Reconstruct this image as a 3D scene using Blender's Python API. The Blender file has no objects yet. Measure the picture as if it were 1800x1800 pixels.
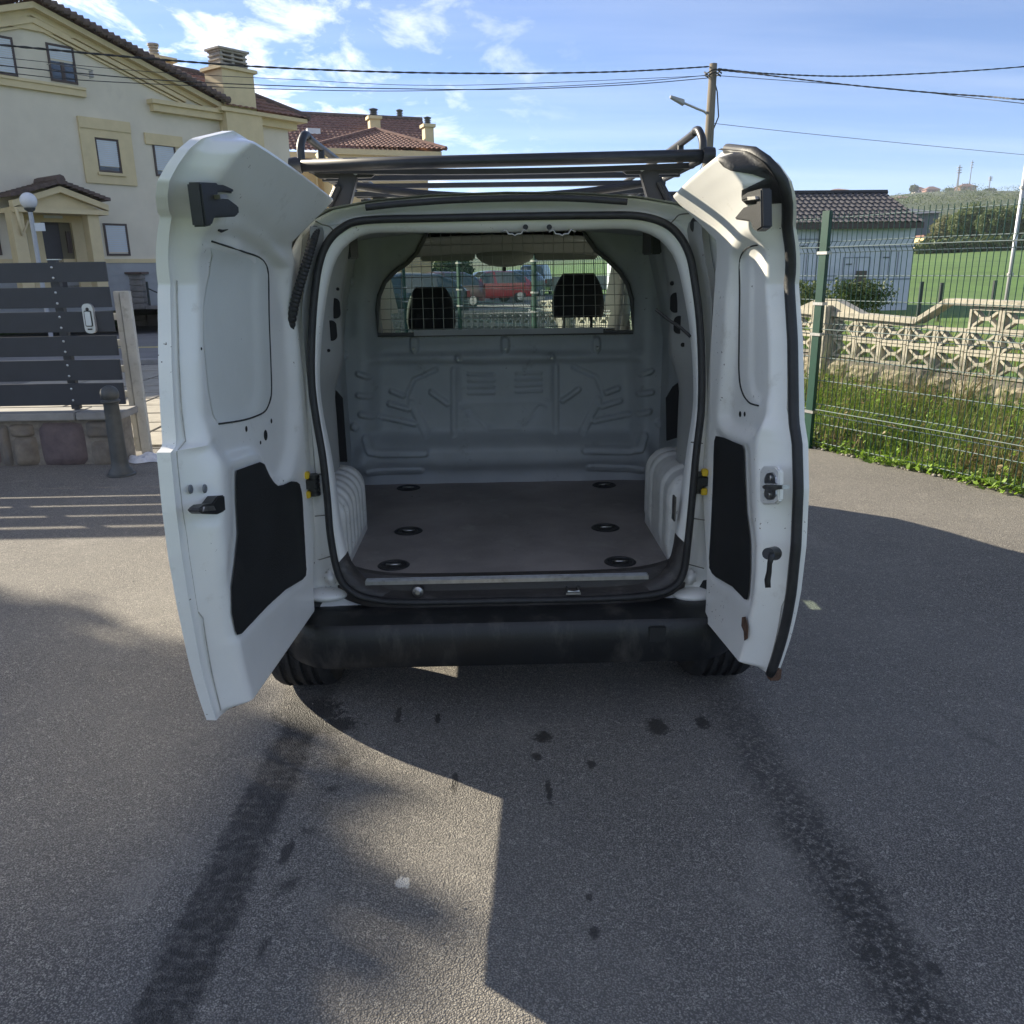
import bpy, bmesh, math, random
import numpy as np
from mathutils import Vector
random.seed(7); np.random.seed(7)
R = math.radians
# ---------------------------------------------------------------- camera
scn = bpy.context.scene
F = 1466.0; PITCH = math.atan(430/F); YAW = R(1.05); ROLL = R(.85); CH = 1.62
_f = np.array([math.sin(YAW)*math.cos(PITCH), math.cos(YAW)*math.cos(PITCH), -math.sin(PITCH)])
_r = np.array([math.cos(YAW), -math.sin(YAW), 0.]); _u = np.cross(_r, _f)
_r2 = _r*math.cos(ROLL)-_u*math.sin(ROLL); _u2 = _u*math.cos(ROLL)+_r*math.sin(ROLL)
CAM = np.array([0, 0, CH])
camd = bpy.data.cameras.new('camera'); cam = bpy.data.objects.new('camera', camd)
scn.collection.objects.link(cam); scn.camera = cam
camd.sensor_width = 36; camd.lens = 36*F/1800; camd.clip_end = 6000; camd.clip_start = .05
from mathutils import Matrix
M = Matrix(((_r2[0], _u2[0], -_f[0], 0), (_r2[1], _u2[1], -_f[1], 0), (_r2[2], _u2[2], -_f[2], CH), (0, 0, 0, 1)))
cam.matrix_world = M
# ---------------------------------------------------------------- world, sun, exposure
SX, SY = -1.90, 1.31                       # metres towards the sun per metre of height
SUN_AZ = math.atan2(SX, SY); SUN_EL = math.atan(1/math.hypot(SX, SY))
world = bpy.data.worlds.new('World'); scn.world = world; world.use_nodes = True
nt = world.node_tree; nt.nodes.clear()
wo = nt.nodes.new('ShaderNodeOutputWorld'); bg = nt.nodes.new('ShaderNodeBackground')
sky = nt.nodes.new('ShaderNodeTexSky'); sky.sky_type = 'NISHITA'; sky.sun_disc = False
sky.sun_elevation = SUN_EL; sky.sun_rotation = SUN_AZ
sky.altitude = 1200; sky.air_density = .8; sky.dust_density = .0; sky.ozone_density = 3.0
bg.inputs['Strength'].default_value = SKY_STRENGTH = .068
def N(tree, t, **kw):
    n = tree.nodes.new(t)
    for k, v in kw.items():
        if k.startswith('i_'): n.inputs[k[2:]].default_value = v
        elif k.startswith('n_'): n.inputs[int(k[2:])].default_value = v
        else: setattr(n, k, v)
    return n
L = lambda tree, a, b: tree.links.new(a, b)
tc = N(nt, 'ShaderNodeTexCoord')
# clouds live on a flat layer: direction / height
sep = N(nt, 'ShaderNodeSeparateXYZ'); L(nt, tc.outputs['Generated'], sep.inputs[0])
zc = N(nt, 'ShaderNodeMath', operation='MAXIMUM', n_1=.03); L(nt, sep.outputs['Z'], zc.inputs[0])
za = N(nt, 'ShaderNodeMath', operation='ADD', n_1=.10); L(nt, zc.outputs[0], za.inputs[0])
def dv(o):
    m = N(nt, 'ShaderNodeMath', operation='DIVIDE'); L(nt, sep.outputs[o], m.inputs[0]); L(nt, za.outputs[0], m.inputs[1]); return m
cx_, cy_ = dv('X'), dv('Y')
cmb = N(nt, 'ShaderNodeCombineXYZ'); L(nt, cx_.outputs[0], cmb.inputs[0]); L(nt, cy_.outputs[0], cmb.inputs[1])
mp = N(nt, 'ShaderNodeMapping'); mp.inputs['Rotation'].default_value = (0, 0, .5); mp.inputs['Scale'].default_value = (1, .62, 1); mp.inputs['Location'].default_value = (3.1, 1.7, 0)
L(nt, cmb.outputs[0], mp.inputs[0])
n1 = N(nt, 'ShaderNodeTexNoise', i_Scale=4.3, i_Detail=10, i_Roughness=.62, i_Distortion=.35); L(nt, mp.outputs[0], n1.inputs['Vector'])
n2 = N(nt, 'ShaderNodeTexNoise', i_Scale=.42, i_Detail=2); L(nt, mp.outputs[0], n2.inputs['Vector'])
r1 = N(nt, 'ShaderNodeMapRange', n_1=.49, n_2=.66); L(nt, n1.outputs[0], r1.inputs[0])
# patchy: more cloud towards the west (left) and behind, thin veil elsewhere
g1 = N(nt, 'ShaderNodeMapRange', n_1=.45, n_2=-1.1); L(nt, cx_.outputs[0], g1.inputs[0])
gb = N(nt, 'ShaderNodeMapRange', n_1=.9, n_2=-.6); L(nt, cy_.outputs[0], gb.inputs[0]); gx2 = N(nt, 'ShaderNodeMath', operation='MAXIMUM'); L(nt, g1.outputs[0], gx2.inputs[0]); L(nt, gb.outputs[0], gx2.inputs[1])  # unseen cloud added behind the camera to whiten the fill light
g2 = N(nt, 'ShaderNodeMath', operation='MULTIPLY'); L(nt, r1.outputs[0], g2.inputs[0]); L(nt, gx2.outputs[0], g2.inputs[1])
mpv = N(nt, 'ShaderNodeMapping'); mpv.inputs['Rotation'].default_value = (0, 0, -.35); mpv.inputs['Scale'].default_value = (.35, 1.5, 1)
L(nt, cmb.outputs[0], mpv.inputs[0])
n3 = N(nt, 'ShaderNodeTexNoise', i_Scale=1.1, i_Detail=5, i_Roughness=.55); L(nt, mpv.outputs[0], n3.inputs['Vector'])
r3 = N(nt, 'ShaderNodeMapRange', n_1=.45, n_2=.85, n_4=.16); L(nt, n3.outputs[0], r3.inputs[0])
mx = N(nt, 'ShaderNodeMath', operation='MAXIMUM'); L(nt, g2.outputs[0], mx.inputs[0]); L(nt, r3.outputs[0], mx.inputs[1])
mixc = N(nt, 'ShaderNodeMixRGB'); mixc.inputs[2].default_value = (10.5, 10.5, 10.6, 1)
tint = N(nt, 'ShaderNodeMixRGB', blend_type='MULTIPLY'); tint.inputs[0].default_value = 1; tint.inputs[2].default_value = (.88, .92, 1.06, 1); L(nt, sky.outputs[0], tint.inputs[1]); L(nt, mx.outputs[0], mixc.inputs[0]); L(nt, tint.outputs[0], mixc.inputs[1]); L(nt, mixc.outputs[0], bg.inputs['Color'])
L(nt, bg.outputs[0], wo.inputs[0])
sund = bpy.data.lights.new('sun', 'SUN'); sund.energy = 5.0; sund.angle = R(.5); sund.color = (1, .90, .72)
sun = bpy.data.objects.new('sun', sund); scn.collection.objects.link(sun)
sun.rotation_euler = Vector((SX, SY, 1)).to_track_quat('Z', 'Y').to_euler()
vs = scn.view_settings; vs.view_transform = 'Standard'; vs.look = 'None'; vs.exposure = 1.40; vs.gamma = 1; vs.use_curve_mapping = False
try: scn.cycles.max_bounces = 10; scn.cycles.diffuse_bounces = 5; scn.cycles.transparent_max_bounces = 24
except Exception: pass
# ---------------------------------------------------------------- helpers
def ray(px, py): return _f+_r2*(px-900)/F-_u2*(py-900)/F
def P(px, py, X=None, Y=None, Z=None):
    """the world point seen at a photograph pixel (1800 px), on one plane"""
    d = ray(px, py)
    t = (Z-CH)/d[2] if Z is not None else Y/d[1] if Y is not None else X/d[0]
    return CAM+t*d
COL = scn.collection
def tag(o, label=None, cat=None, group=None, kind=None):
    if label: o['label'] = label
    if cat: o['category'] = cat
    if group: o['group'] = group
    if kind: o['kind'] = kind
    return o
def thing(name, loc, label, cat, group=None):
    o = bpy.data.objects.new(name, None); COL.objects.link(o); o.location = loc; o.empty_display_size = .2
    return tag(o, label, cat, group)
def origin(o):
    v = Vector((0, 0, 0))
    while o: v += o.location; o = o.parent
    return v
class MB:
    def __init__(s): s.v = []; s.f = []; s.m = []
    def add(s, v, f, mi=0):
        b = len(s.v); s.v += [tuple(map(float, q)) for q in v]; s.f += [tuple(b+i for i in q) for q in f]; s.m += [mi]*len(f); return s
    def box(s, a, b, mi=0):
        x0, y0, z0 = a; x1, y1, z1 = b
        return s.add([(x0,y0,z0),(x1,y0,z0),(x1,y1,z0),(x0,y1,z0),(x0,y0,z1),(x1,y0,z1),(x1,y1,z1),(x0,y1,z1)],
                     [(0,3,2,1),(4,5,6,7),(0,1,5,4),(1,2,6,5),(2,3,7,6),(3,0,4,7)], mi)
    def hexa(s, p, mi=0): return s.add(p, [(0,3,2,1),(4,5,6,7),(0,1,5,4),(1,2,6,5),(2,3,7,6),(3,0,4,7)], mi)
    def tube(s, path, r, n=8, closed=False, cap=True, mi=0, flat=1.0, up=(0,0,1)):
        path = [Vector(p) for p in path]; m = len(path); rs = r if hasattr(r, '__len__') else [r]*m
        vs_ = []; prev = None
        for i, p in enumerate(path):
            a = path[(i-1) % m] if closed or i > 0 else p; b = path[(i+1) % m] if closed or i < m-1 else p
            t = (b-a).normalized()
            if prev is None:
                u = Vector(up)
                if abs(t.dot(u)) > .9: u = Vector((1, 0, 0))
                x = t.cross(u).normalized()
            else: x = (prev-t*prev.dot(t)).normalized()
            prev = x; y = t.cross(x)
            for k in range(n):
                an = 2*math.pi*k/n; vs_.append(p+(x*math.cos(an)+y*math.sin(an)*flat)*rs[i])
        fs = []
        for i in range(m if closed else m-1):
            j = (i+1) % m
            for k in range(n): fs.append((i*n+k, i*n+(k+1) % n, j*n+(k+1) % n, j*n+k))
        if cap and not closed: fs += [tuple(range(n))[::-1], tuple((m-1)*n+k for k in range(n))]
        return s.add(vs_, fs, mi)
    def lathe(s, prof, c, n=24, axis='z', mi=0):
        vs_ = []; fs = []
        for r, h in prof:
            for k in range(n):
                a = 2*math.pi*k/n; q = (r*math.cos(a), r*math.sin(a))
                vs_.append({'z': (c[0]+q[0], c[1]+q[1], c[2]+h), 'x': (c[0]+h, c[1]+q[0], c[2]+q[1]), 'y': (c[0]+q[0], c[1]+h, c[2]+q[1])}[axis])
        for i in range(len(prof)-1):
            for k in range(n): fs.append((i*n+k, i*n+(k+1) % n, (i+1)*n+(k+1) % n, (i+1)*n+k))
        return s.add(vs_, fs, mi)
    def sphere(s, c, r, n=16, m=10, sc=(1,1,1), mi=0):
        vs_ = []; fs = []
        for i in range(m+1):
            th = math.pi*i/m
            for k in range(n):
                a = 2*math.pi*k/n; vs_.append((c[0]+r*sc[0]*math.sin(th)*math.cos(a), c[1]+r*sc[1]*math.sin(th)*math.sin(a), c[2]+r*sc[2]*math.cos(th)))
        for i in range(m):
            for k in range(n): fs.append((i*n+k, (i+1)*n+k, (i+1)*n+(k+1) % n, i*n+(k+1) % n))
        return s.add(vs_, fs, mi)
    def grid(s, pts, mi=0, keep=None):
        a = np.asarray(pts); nr, nc = a.shape[:2]; fs = []
        for i in range(nr-1):
            for j in range(nc-1):
                if keep is None or keep[i][j]: fs.append((i*nc+j, i*nc+j+1, (i+1)*nc+j+1, (i+1)*nc+j))
        return s.add(a.reshape(-1, 3), fs, mi)
    def slab(s, poly, off, mi=0):
        """polygon (3D points) extruded by the vector off, fan-free (triangulated later)"""
        n = len(poly); o = np.asarray(off, float); a = [np.asarray(p, float) for p in poly]
        return s.add(a+[p+o for p in a], [tuple(range(n))[::-1], tuple(range(n, 2*n))]+[(i, (i+1) % n, n+(i+1) % n, n+i) for i in range(n)], mi)
    def build(s, name, mats, parent=None, smooth=False, bevel=0, fix=True, loc=None):
        me = bpy.data.meshes.new(name)
        o0 = origin(parent) if parent else Vector((0, 0, 0))
        l = Vector(loc) if loc is not None else Vector((0, 0, 0))
        base = l if parent is None else l
        off = np.array(o0+base)
        me.from_pydata([tuple(np.array(v)-off) for v in s.v], [], s.f)
        if not isinstance(mats, (list, tuple)): mats = [mats]
        for m in mats: me.materials.append(m)
        if len(mats) > 1: me.polygons.foreach_set('material_index', s.m)
        if fix:
            bm = bmesh.new(); bm.from_mesh(me); bmesh.ops.remove_doubles(bm, verts=bm.verts, dist=1e-5); bmesh.ops.delete(bm, geom=[v for v in bm.verts if not v.link_faces], context='VERTS')
            bmesh.ops.recalc_face_normals(bm, faces=bm.faces)
            if bevel: bmesh.ops.bevel(bm, geom=[e for e in bm.edges if len(e.link_faces) == 2 and e.calc_face_angle(0) > .6], offset=bevel, segments=2, affect='EDGES', clamp_overlap=True)
            bm.to_mesh(me); bm.free()
        if smooth:
            me.polygons.foreach_set('use_smooth', [True]*len(me.polygons))
            if smooth == 'auto':
                try: me.set_sharp_from_angle(angle=R(38))
                except Exception: pass
        me.update()
        o = bpy.data.objects.new(name, me); COL.objects.link(o); o.location = l
        if parent: o.parent = parent
        return o
def inst(src, name, loc, parent=None, rot=None, scale=None):
    o = bpy.data.objects.new(name, src if isinstance(src, bpy.types.Mesh) else src.data); COL.objects.link(o)
    if parent: o.parent = parent; o.location = Vector(loc)-origin(parent)
    else: o.location = loc
    if rot: o.rotation_euler = rot
    if scale: o.scale = scale
    return o
def smooth_path(pts, n=6, closed=False):
    pts = [np.asarray(p, float) for p in pts]; m = len(pts); out = []
    g = lambda i: pts[i % m] if closed else pts[min(max(i, 0), m-1)]
    for i in range(m if closed else m-1):
        p0, p1, p2, p3 = g(i-1), g(i), g(i+1), g(i+2)
        for k in range(n):
            t = k/n; out.append(.5*(2*p1+(p2-p0)*t+(2*p0-5*p1+4*p2-p3)*t*t+(3*p1-p0-3*p2+p3)*t**3))
    if not closed: out.append(pts[-1])
    return out
def inpoly(x, y, poly):
    x = np.asarray(x, float); y = np.asarray(y, float); c = np.zeros(x.shape, bool); n = len(poly); j = n-1
    for i in range(n):
        xi, yi = poly[i][:2]; xj, yj = poly[j][:2]
        if yi != yj: c ^= ((yi > y) != (yj > y)) & (x < (xj-xi)*(y-yi)/(yj-yi)+xi)
        j = i
    return c
def blur(a, k):
    for _ in range(3):
        for ax in (0, 1):
            p = np.pad(a, [(k, k) if i == ax else (0, 0) for i in range(2)], mode='edge'); cs = np.cumsum(p, axis=ax)
            cs = np.insert(cs, 0, 0, axis=ax)
            n = a.shape[ax]
            a = (np.take(cs, range(2*k+1, n+2*k+1), axis=ax)-np.take(cs, range(0, n), axis=ax))/(2*k+1)
    return a
def sstep(e0, e1, x): t = np.clip((x-e0)/(e1-e0), 0, 1); return t*t*(3-2*t)
# ---------------------------------------------------------------- materials
MAT = {}
def mat(name, col, rough=.6, metal=0, var=0, scale=6, bump=0, bscale=60, spec=.5, coat=0, dirt=None, dscale=3, dth=.6, chips=None, detail=6, emis=None, trans=0, stretch=None, col2=None):
    if name in MAT: return MAT[name]
    m = bpy.data.materials.new(name); m.use_nodes = True; t = m.node_tree; b = t.nodes['Principled BSDF']; MAT[name] = m
    c = (*col, 1); b.inputs['Base Color'].default_value = c; b.inputs['Roughness'].default_value = rough; b.inputs['Metallic'].default_value = metal
    b.inputs['Specular IOR Level'].default_value = spec; b.inputs['Coat Weight'].default_value = coat
    if trans: b.inputs['Transmission Weight'].default_value = trans
    geo = N(t, 'ShaderNodeNewGeometry'); vec = geo.outputs['Position']
    if stretch:
        mpn = N(t, 'ShaderNodeMapping'); mpn.inputs['Scale'].default_value = stretch; L(t, vec, mpn.inputs[0]); vec = mpn.outputs[0]
    last = None
    if var or col2:
        n = N(t, 'ShaderNodeTexNoise', i_Scale=scale, i_Detail=detail, i_Roughness=.6); L(t, vec, n.inputs['Vector'])
        mr = N(t, 'ShaderNodeMapRange', n_1=.3, n_2=.7); L(t, n.outputs[0], mr.inputs[0])
        mx = N(t, 'ShaderNodeMixRGB'); L(t, mr.outputs[0], mx.inputs[0])
        if col2: mx.inputs[1].default_value = c; mx.inputs[2].default_value = (*col2, 1)
        else:
            mx.inputs[1].default_value = tuple(x*(1-var) for x in col)+(1,); mx.inputs[2].default_value = tuple(min(1, x*(1+var)) for x in col)+(1,)
        last = mx.outputs[0]
    if dirt:
        n = N(t, 'ShaderNodeTexNoise', i_Scale=dscale, i_Detail=9, i_Roughness=.7); L(t, vec, n.inputs['Vector'])
        mr = N(t, 'ShaderNodeMapRange', n_1=dth, n_2=dth+.18, n_4=.75); L(t, n.outputs[0], mr.inputs[0])
        mx = N(t, 'ShaderNodeMixRGB'); L(t, mr.outputs[0], mx.inputs[0]); mx.inputs[2].default_value = (*dirt, 1)
        if last: L(t, last, mx.inputs[1])
        else: mx.inputs[1].default_value = c
        last = mx.outputs[0]
    if chips:
        dn = N(t, 'ShaderNodeTexNoise', i_Scale=90, i_Detail=3); L(t, vec, dn.inputs['Vector']); dm = N(t, 'ShaderNodeVectorMath', operation='MULTIPLY_ADD'); dm.inputs[1].default_value = (.028, .028, .028); L(t, dn.outputs['Color'], dm.inputs[0]); L(t, vec, dm.inputs[2])
        n = N(t, 'ShaderNodeTexVoronoi', i_Scale=chips[1]); L(t, dm.outputs[0], n.inputs['Vector'])
        n2 = N(t, 'ShaderNodeTexNoise', i_Scale=chips[2], i_Detail=3); L(t, vec, n2.inputs['Vector'])
        mr2 = N(t, 'ShaderNodeMapRange', n_1=.50, n_2=.72, n_4=chips[3]); L(t, n2.outputs[0], mr2.inputs[0])
        lt = N(t, 'ShaderNodeMath', operation='LESS_THAN'); L(t, n.outputs['Distance'], lt.inputs[0]); L(t, mr2.outputs[0], lt.inputs[1])
        mx = N(t, 'ShaderNodeMixRGB'); L(t, lt.outputs[0], mx.inputs[0]); mx.inputs[2].default_value = (*chips[0], 1)
        if last: L(t, last, mx.inputs[1])
        else: mx.inputs[1].default_value = c
        last = mx.outputs[0]
    if last: L(t, last, b.inputs['Base Color'])
    if bump:
        n = N(t, 'ShaderNodeTexNoise', i_Scale=bscale, i_Detail=5); L(t, vec, n.inputs['Vector'])
        bp = N(t, 'ShaderNodeBump', i_Strength=min(1, bump), i_Distance=.01*max(1, bump)); L(t, n.outputs[0], bp.inputs['Height']); L(t, bp.outputs[0], b.inputs['Normal'])
    if emis: b.inputs['Emission Color'].default_value = (*emis[0], 1); b.inputs['Emission Strength'].default_value = emis[1]
    return m
def glass(name, tint=(.85, .95, .9), alpha=.82):
    if name in MAT: return MAT[name]
    m = bpy.data.materials.new(name); m.use_nodes = True; t = m.node_tree; t.nodes.clear(); MAT[name] = m
    o = N(t, 'ShaderNodeOutputMaterial'); a = N(t, 'ShaderNodeBsdfTransparent'); a.inputs[0].default_value = (*tint, 1)
    g = N(t, 'ShaderNodeBsdfGlossy', i_Roughness=.02); g.inputs[0].default_value = (.9, .95, 1, 1)
    fr = N(t, 'ShaderNodeLayerWeight', i_Blend=.5); pw = N(t, 'ShaderNodeMath', operation='POWER', n_1=5.); L(t, fr.outputs['Facing'], pw.inputs[0]); ad = N(t, 'ShaderNodeMath', operation='MULTIPLY_ADD', n_1=.9, n_2=.04); L(t, pw.outputs[0], ad.inputs[0]); mx = N(t, 'ShaderNodeMixShader'); L(t, ad.outputs[0], mx.inputs[0]); L(t, a.outputs[0], mx.inputs[1]); L(t, g.outputs[0], mx.inputs[2]); L(t, mx.outputs[0], o.inputs[0])
    return m
paint = mat('van_white_paint', (.80, .79, .755), .28, var=.05, scale=2.5, coat=.5, dirt=(.42, .38, .31), dscale=5, dth=.62, chips=((.10, .07, .05), 55, 6, .16))
paint_in = mat('van_door_paint', (.80, .79, .75), .33, var=.05, scale=3, coat=.3, dirt=(.5, .47, .40), dscale=7, dth=.60, chips=((.13, .09, .065), 46, 6, .17))
grey_in = mat('primer_grey', (.385, .405, .415), .5, var=.08, scale=5, dirt=(.15, .148, .14), dscale=9, dth=.60, chips=((.08, .07, .06), 22, 3, .1))
arch_m = mat('wheel_arch_paint', (.64, .63, .59), .45, var=.12, scale=14, dirt=(.2, .18, .15), dscale=18, dth=.6, chips=((.08, .06, .05), 40, 9, .2))
rubber = mat('black_rubber', (.022, .022, .023), .55, var=.3, scale=30, bump=.15, bscale=150)
blackp = mat('black_plastic', (.016, .017, .018), .42, var=.25, scale=8, dirt=(.07, .065, .055), dscale=5, dth=.55, bump=.12, bscale=250)
card_m = mat('black_board', (.012, .013, .014), .6, var=.3, scale=6, dirt=(.045, .042, .04), dscale=8, dth=.6, bump=.2, bscale=300)
floor_m = mat('cargo_floor_board', (.235, .21, .20), .5, var=.3, scale=3, dirt=(.34, .32, .29), dscale=7, dth=.56, bump=.15, bscale=90, chips=((.03, .025, .025), 18, 4, .1))
sill_m = mat('sill_rubber', (.045, .040, .038), .5, var=.3, scale=12, dirt=(.12, .11, .10), dscale=24, dth=.55, bump=.3, bscale=60, stretch=(.4, 1, 1))
alu = mat('brushed_aluminium', (.55, .56, .58), .32, 1, var=.15, scale=40, dirt=(.18, .17, .16), dscale=22, dth=.58)
steel = mat('zinc_steel', (.45, .44, .42), .4, 1, var=.2, scale=50)
rack_m = mat('black_powder_coat', (.016, .017, .020), .42, var=.3, scale=20)
yellow = mat('yellow_plastic', (.62, .42, .02), .5, var=.15, scale=40)
rust = mat('rusty_steel', (.10, .055, .035), .8, var=.5, scale=60, bump=.4, bscale=120)
# ================================================================ ground
def mud(t, b, last): pass
asph = bpy.data.materials.new('asphalt'); asph.use_nodes = True; t = asph.node_tree; b = t.nodes['Principled BSDF']
geo = N(t, 'ShaderNodeNewGeometry'); pos = geo.outputs['Position']
def m_(op, a, c=None, n_1=None, clamp=False):
    n = N(t, 'ShaderNodeMath', operation=op, use_clamp=clamp)
    for i, v in enumerate((a, c)):
        if v is None: continue
        if isinstance(v, (int, float)): n.inputs[i].default_value = v
        else: L(t, v, n.inputs[i])
    return n.outputs[0]
def noise(sc, det=4, ro=.55, vec=None, dist=0):
    n = N(t, 'ShaderNodeTexNoise', i_Scale=sc, i_Detail=det, i_Roughness=ro, i_Distortion=dist); L(t, vec or pos, n.inputs['Vector']); return n.outputs[0]
def rng(v, a, c, d=0., e=1.):
    n = N(t, 'ShaderNodeMapRange', n_1=a, n_2=c, n_3=d, n_4=e); L(t, v, n.inputs[0]); return n.outputs[0]
def mixc_(f, a, c):
    n = N(t, 'ShaderNodeMixRGB')
    for i, v in enumerate((f, a, c)):
        if isinstance(v, (int, float)): n.inputs[i].default_value = v
        elif isinstance(v, tuple): n.inputs[i].default_value = (*v, 1)
        else: L(t, v, n.inputs[i])
    return n.outputs[0]
v1 = N(t, 'ShaderNodeTexVoronoi', i_Scale=210, i_Randomness=1); L(t, pos, v1.inputs['Vector'])
v2 = N(t, 'ShaderNodeTexVoronoi', i_Scale=95); L(t, pos, v2.inputs['Vector'])
sepc = N(t, 'ShaderNodeSeparateColor'); L(t, v1.outputs['Color'], sepc.inputs[0])
sepc2 = N(t, 'ShaderNodeSeparateColor'); L(t, v2.outputs['Color'], sepc2.inputs[0])
stone = mixc_(sepc.outputs[0], (.175, .163, .145), (.345, .318, .275))
stone = mixc_(rng(sepc2.outputs[0], .78, .95), stone, (.43, .40, .34))
gap = rng(v1.outputs['Distance'], .35, .62)
c0 = mixc_(gap, stone, (.095, .088, .08))
big = rng(noise(.9, 6), .3, .7); c0 = mixc_(m_('MULTIPLY', big, .35), c0, (.30, .28, .245))
c0 = mixc_(m_('MULTIPLY', rng(noise(5, 8, .7), .5, .75), .35), c0, (.13, .124, .118))
sx = N(t, 'ShaderNodeSeparateXYZ'); L(t, pos, sx.inputs[0]); X_, Y_, Z_ = sx.outputs
# damp tyre tracks left by the van's wheels as it backed in
def track(xc0, slope, w, y0, y1, thr, soft=.16, wob=.03):
    xc = m_('ADD', m_('MULTIPLY', m_('SUBTRACT', Y_, 3.0), slope), xc0)
    xx = m_('ADD', X_, m_('MULTIPLY', m_('SUBTRACT', noise(3, 3), .5), wob*2))
    d = m_('ADD', m_('ABSOLUTE', m_('SUBTRACT', xx, xc)), m_('MULTIPLY', m_('SUBTRACT', noise(48, 4, .75), .5), .09))
    across = rng(d, w, w*(1-soft)-.012); along = m_('MULTIPLY', rng(Y_, y1, y1-.35), rng(Y_, y0, y0+.3))
    return m_('MULTIPLY', m_('MULTIPLY', across, along), thr)
mapt = N(t, 'ShaderNodeMapping'); mapt.inputs['Scale'].default_value = (38, 16, 1); L(t, pos, mapt.inputs[0])
wv = N(t, 'ShaderNodeTexWave', i_Scale=7.5, i_Distortion=9, i_Detail=4); wv.bands_direction = 'Y'; L(t, pos, wv.inputs['Vector'])
drip = rng(noise(34, 5, .75), .46, .56)
drip2 = rng(noise(62, 6, .75), .46, .56)
tL = track(-.735, .03, .088, .3, 3.2, m_('MINIMUM', m_('ADD', m_('ADD', m_('MULTIPLY', drip, .45), m_('MULTIPLY', wv.outputs[0], .28)), m_('ADD', m_('MULTIPLY', noise(9, 6, .75), .62), .18)), 1.0))
tL2 = track(-.50, .09, .035, .3, 2.9, m_('MULTIPLY', rng(noise(9, 5, .7), .5, .62), .8))
tR = track(.86, -.05, .13, .2, 3.1, m_('MULTIPLY', rng(noise(62, 6, .75), .42, .53), rng(Y_, 3.2, 1.8, .5, 1.0)), .6, .08)
tR2 = track(1.55, -.32, .045, .2, 2.9, m_('MULTIPLY', rng(noise(14, 6, .7), .42, .6), .45), .5, .1)
wet = m_('MAXIMUM', m_('MAXIMUM', tL, tR), m_('MAXIMUM', tL2, tR2))
def blob(x, y, rx, ry, th=.5):
    xx = m_('DIVIDE', m_('SUBTRACT', X_, x), rx); yy = m_('DIVIDE', m_('SUBTRACT', Y_, y), ry)
    d = m_('SQRT', m_('ADD', m_('MULTIPLY', xx, xx), m_('MULTIPLY', yy, yy)))
    d = m_('ADD', d, m_('MULTIPLY', m_('SUBTRACT', nb, .5), 2.4)); return rng(d, 1., .75)
nb = noise(42, 5, .7)
for (px, py, rx, ry) in [(1155, 1280, .045, .05), (1235, 1272, .03, .04), (955, 1298, .04, .03), (943, 1332, .02, .02), (1040, 1346, .015, .02), (800, 1380, .014, .05), (1045, 1645, .015, .02), (700, 1262, .014, .05), (770, 1265, .012, .03), (1640, 1705, .02, .02), (585, 1277, .12, .05), (505, 1500, .02, .04), (470, 1420, .012, .03), (540, 1255, .15, .10), (1035, 1580, .01, .012), (965, 1395, .012, .05)]:
    q = P(px, py, Z=0); wet = m_('MAXIMUM', wet, m_('MULTIPLY', blob(q[0], q[1], rx*.95, ry*1.25), .9))
spl = m_('MULTIPLY', rng(noise(60, 3, .7), .66, .70), m_('MULTIPLY', rng(noise(2.1, 2), .45, .6), rng(Y_, 4.2, 3.2)))
wet = m_('MAXIMUM', wet, m_('MULTIPLY', spl, .8))
crk = N(t, 'ShaderNodeTexVoronoi', i_Scale=.9, feature='DISTANCE_TO_EDGE'); wv_ = N(t, 'ShaderNodeMapping'); L(t, pos, crk.inputs['Vector'])
c0 = mixc_(m_('MULTIPLY', rng(noise(1.7, 9, .75, dist=.6), .56, .70), .38), c0, (.36, .335, .29))
c0 = mixc_(m_('MULTIPLY', rng(noise(16, 6, .8), .60, .68), .45), c0, (.09, .085, .08))
wetc = mixc_(.06, (.032, .029, .026), c0)
col = mixc_(wet, c0, wetc)
wht = m_('MULTIPLY', blob(P(708, 1555, Z=0)[0], P(708, 1555, Z=0)[1], .022, .022), .8); col = mixc_(wht, col, (.5, .5, .48))
L(t, col, b.inputs['Base Color']); b.inputs['Specular IOR Level'].default_value = .35
L(t, m_('SUBTRACT', .86, m_('MULTIPLY', wet, .36)), b.inputs['Roughness'])
hgt = m_('ADD', m_('MULTIPLY', m_('SUBTRACT', 1, v1.outputs['Distance']), .7), m_('MULTIPLY', noise(110, 5, .7), .7))
bp = N(t, 'ShaderNodeBump', i_Strength=.85, i_Distance=.007); L(t, hgt, bp.inputs['Height']); L(t, bp.outputs[0], b.inputs['Normal'])
# asphalt yard: fence side edge follows the mesh fence
FD = np.array([.89, -1.80]); FD /= np.hypot(*FD); F0 = np.array([2.85, 7.42]); FN = np.array([-FD[1], FD[0]])  # FN points to the field side (+x)
if FN[0] < 0: FN = -FN
def fl(s, o): q = F0+FD*s+FN*o; return q
e0, e1 = fl(-26, .05), fl(9, .05)
ys = []
n_e = 60; edge = []
for i in range(n_e+1):
    s = -26+35*i/n_e; q = fl(s, .03+.035*math.sin(i*1.7)+.03*random.random()); edge.append((q[0], q[1]))
mb = MB(); vv = [(-16, y, 0.) for _, y in edge]+[(x, y, 0.) for x, y in edge]
nE = len(edge); mb.add(vv, [(i, nE+i, nE+i+1, i+1) for i in range(nE-1)])
ob = mb.build('asphalt_yard', asph); ob.location.z = .006; tag(ob, kind='structure')
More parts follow.
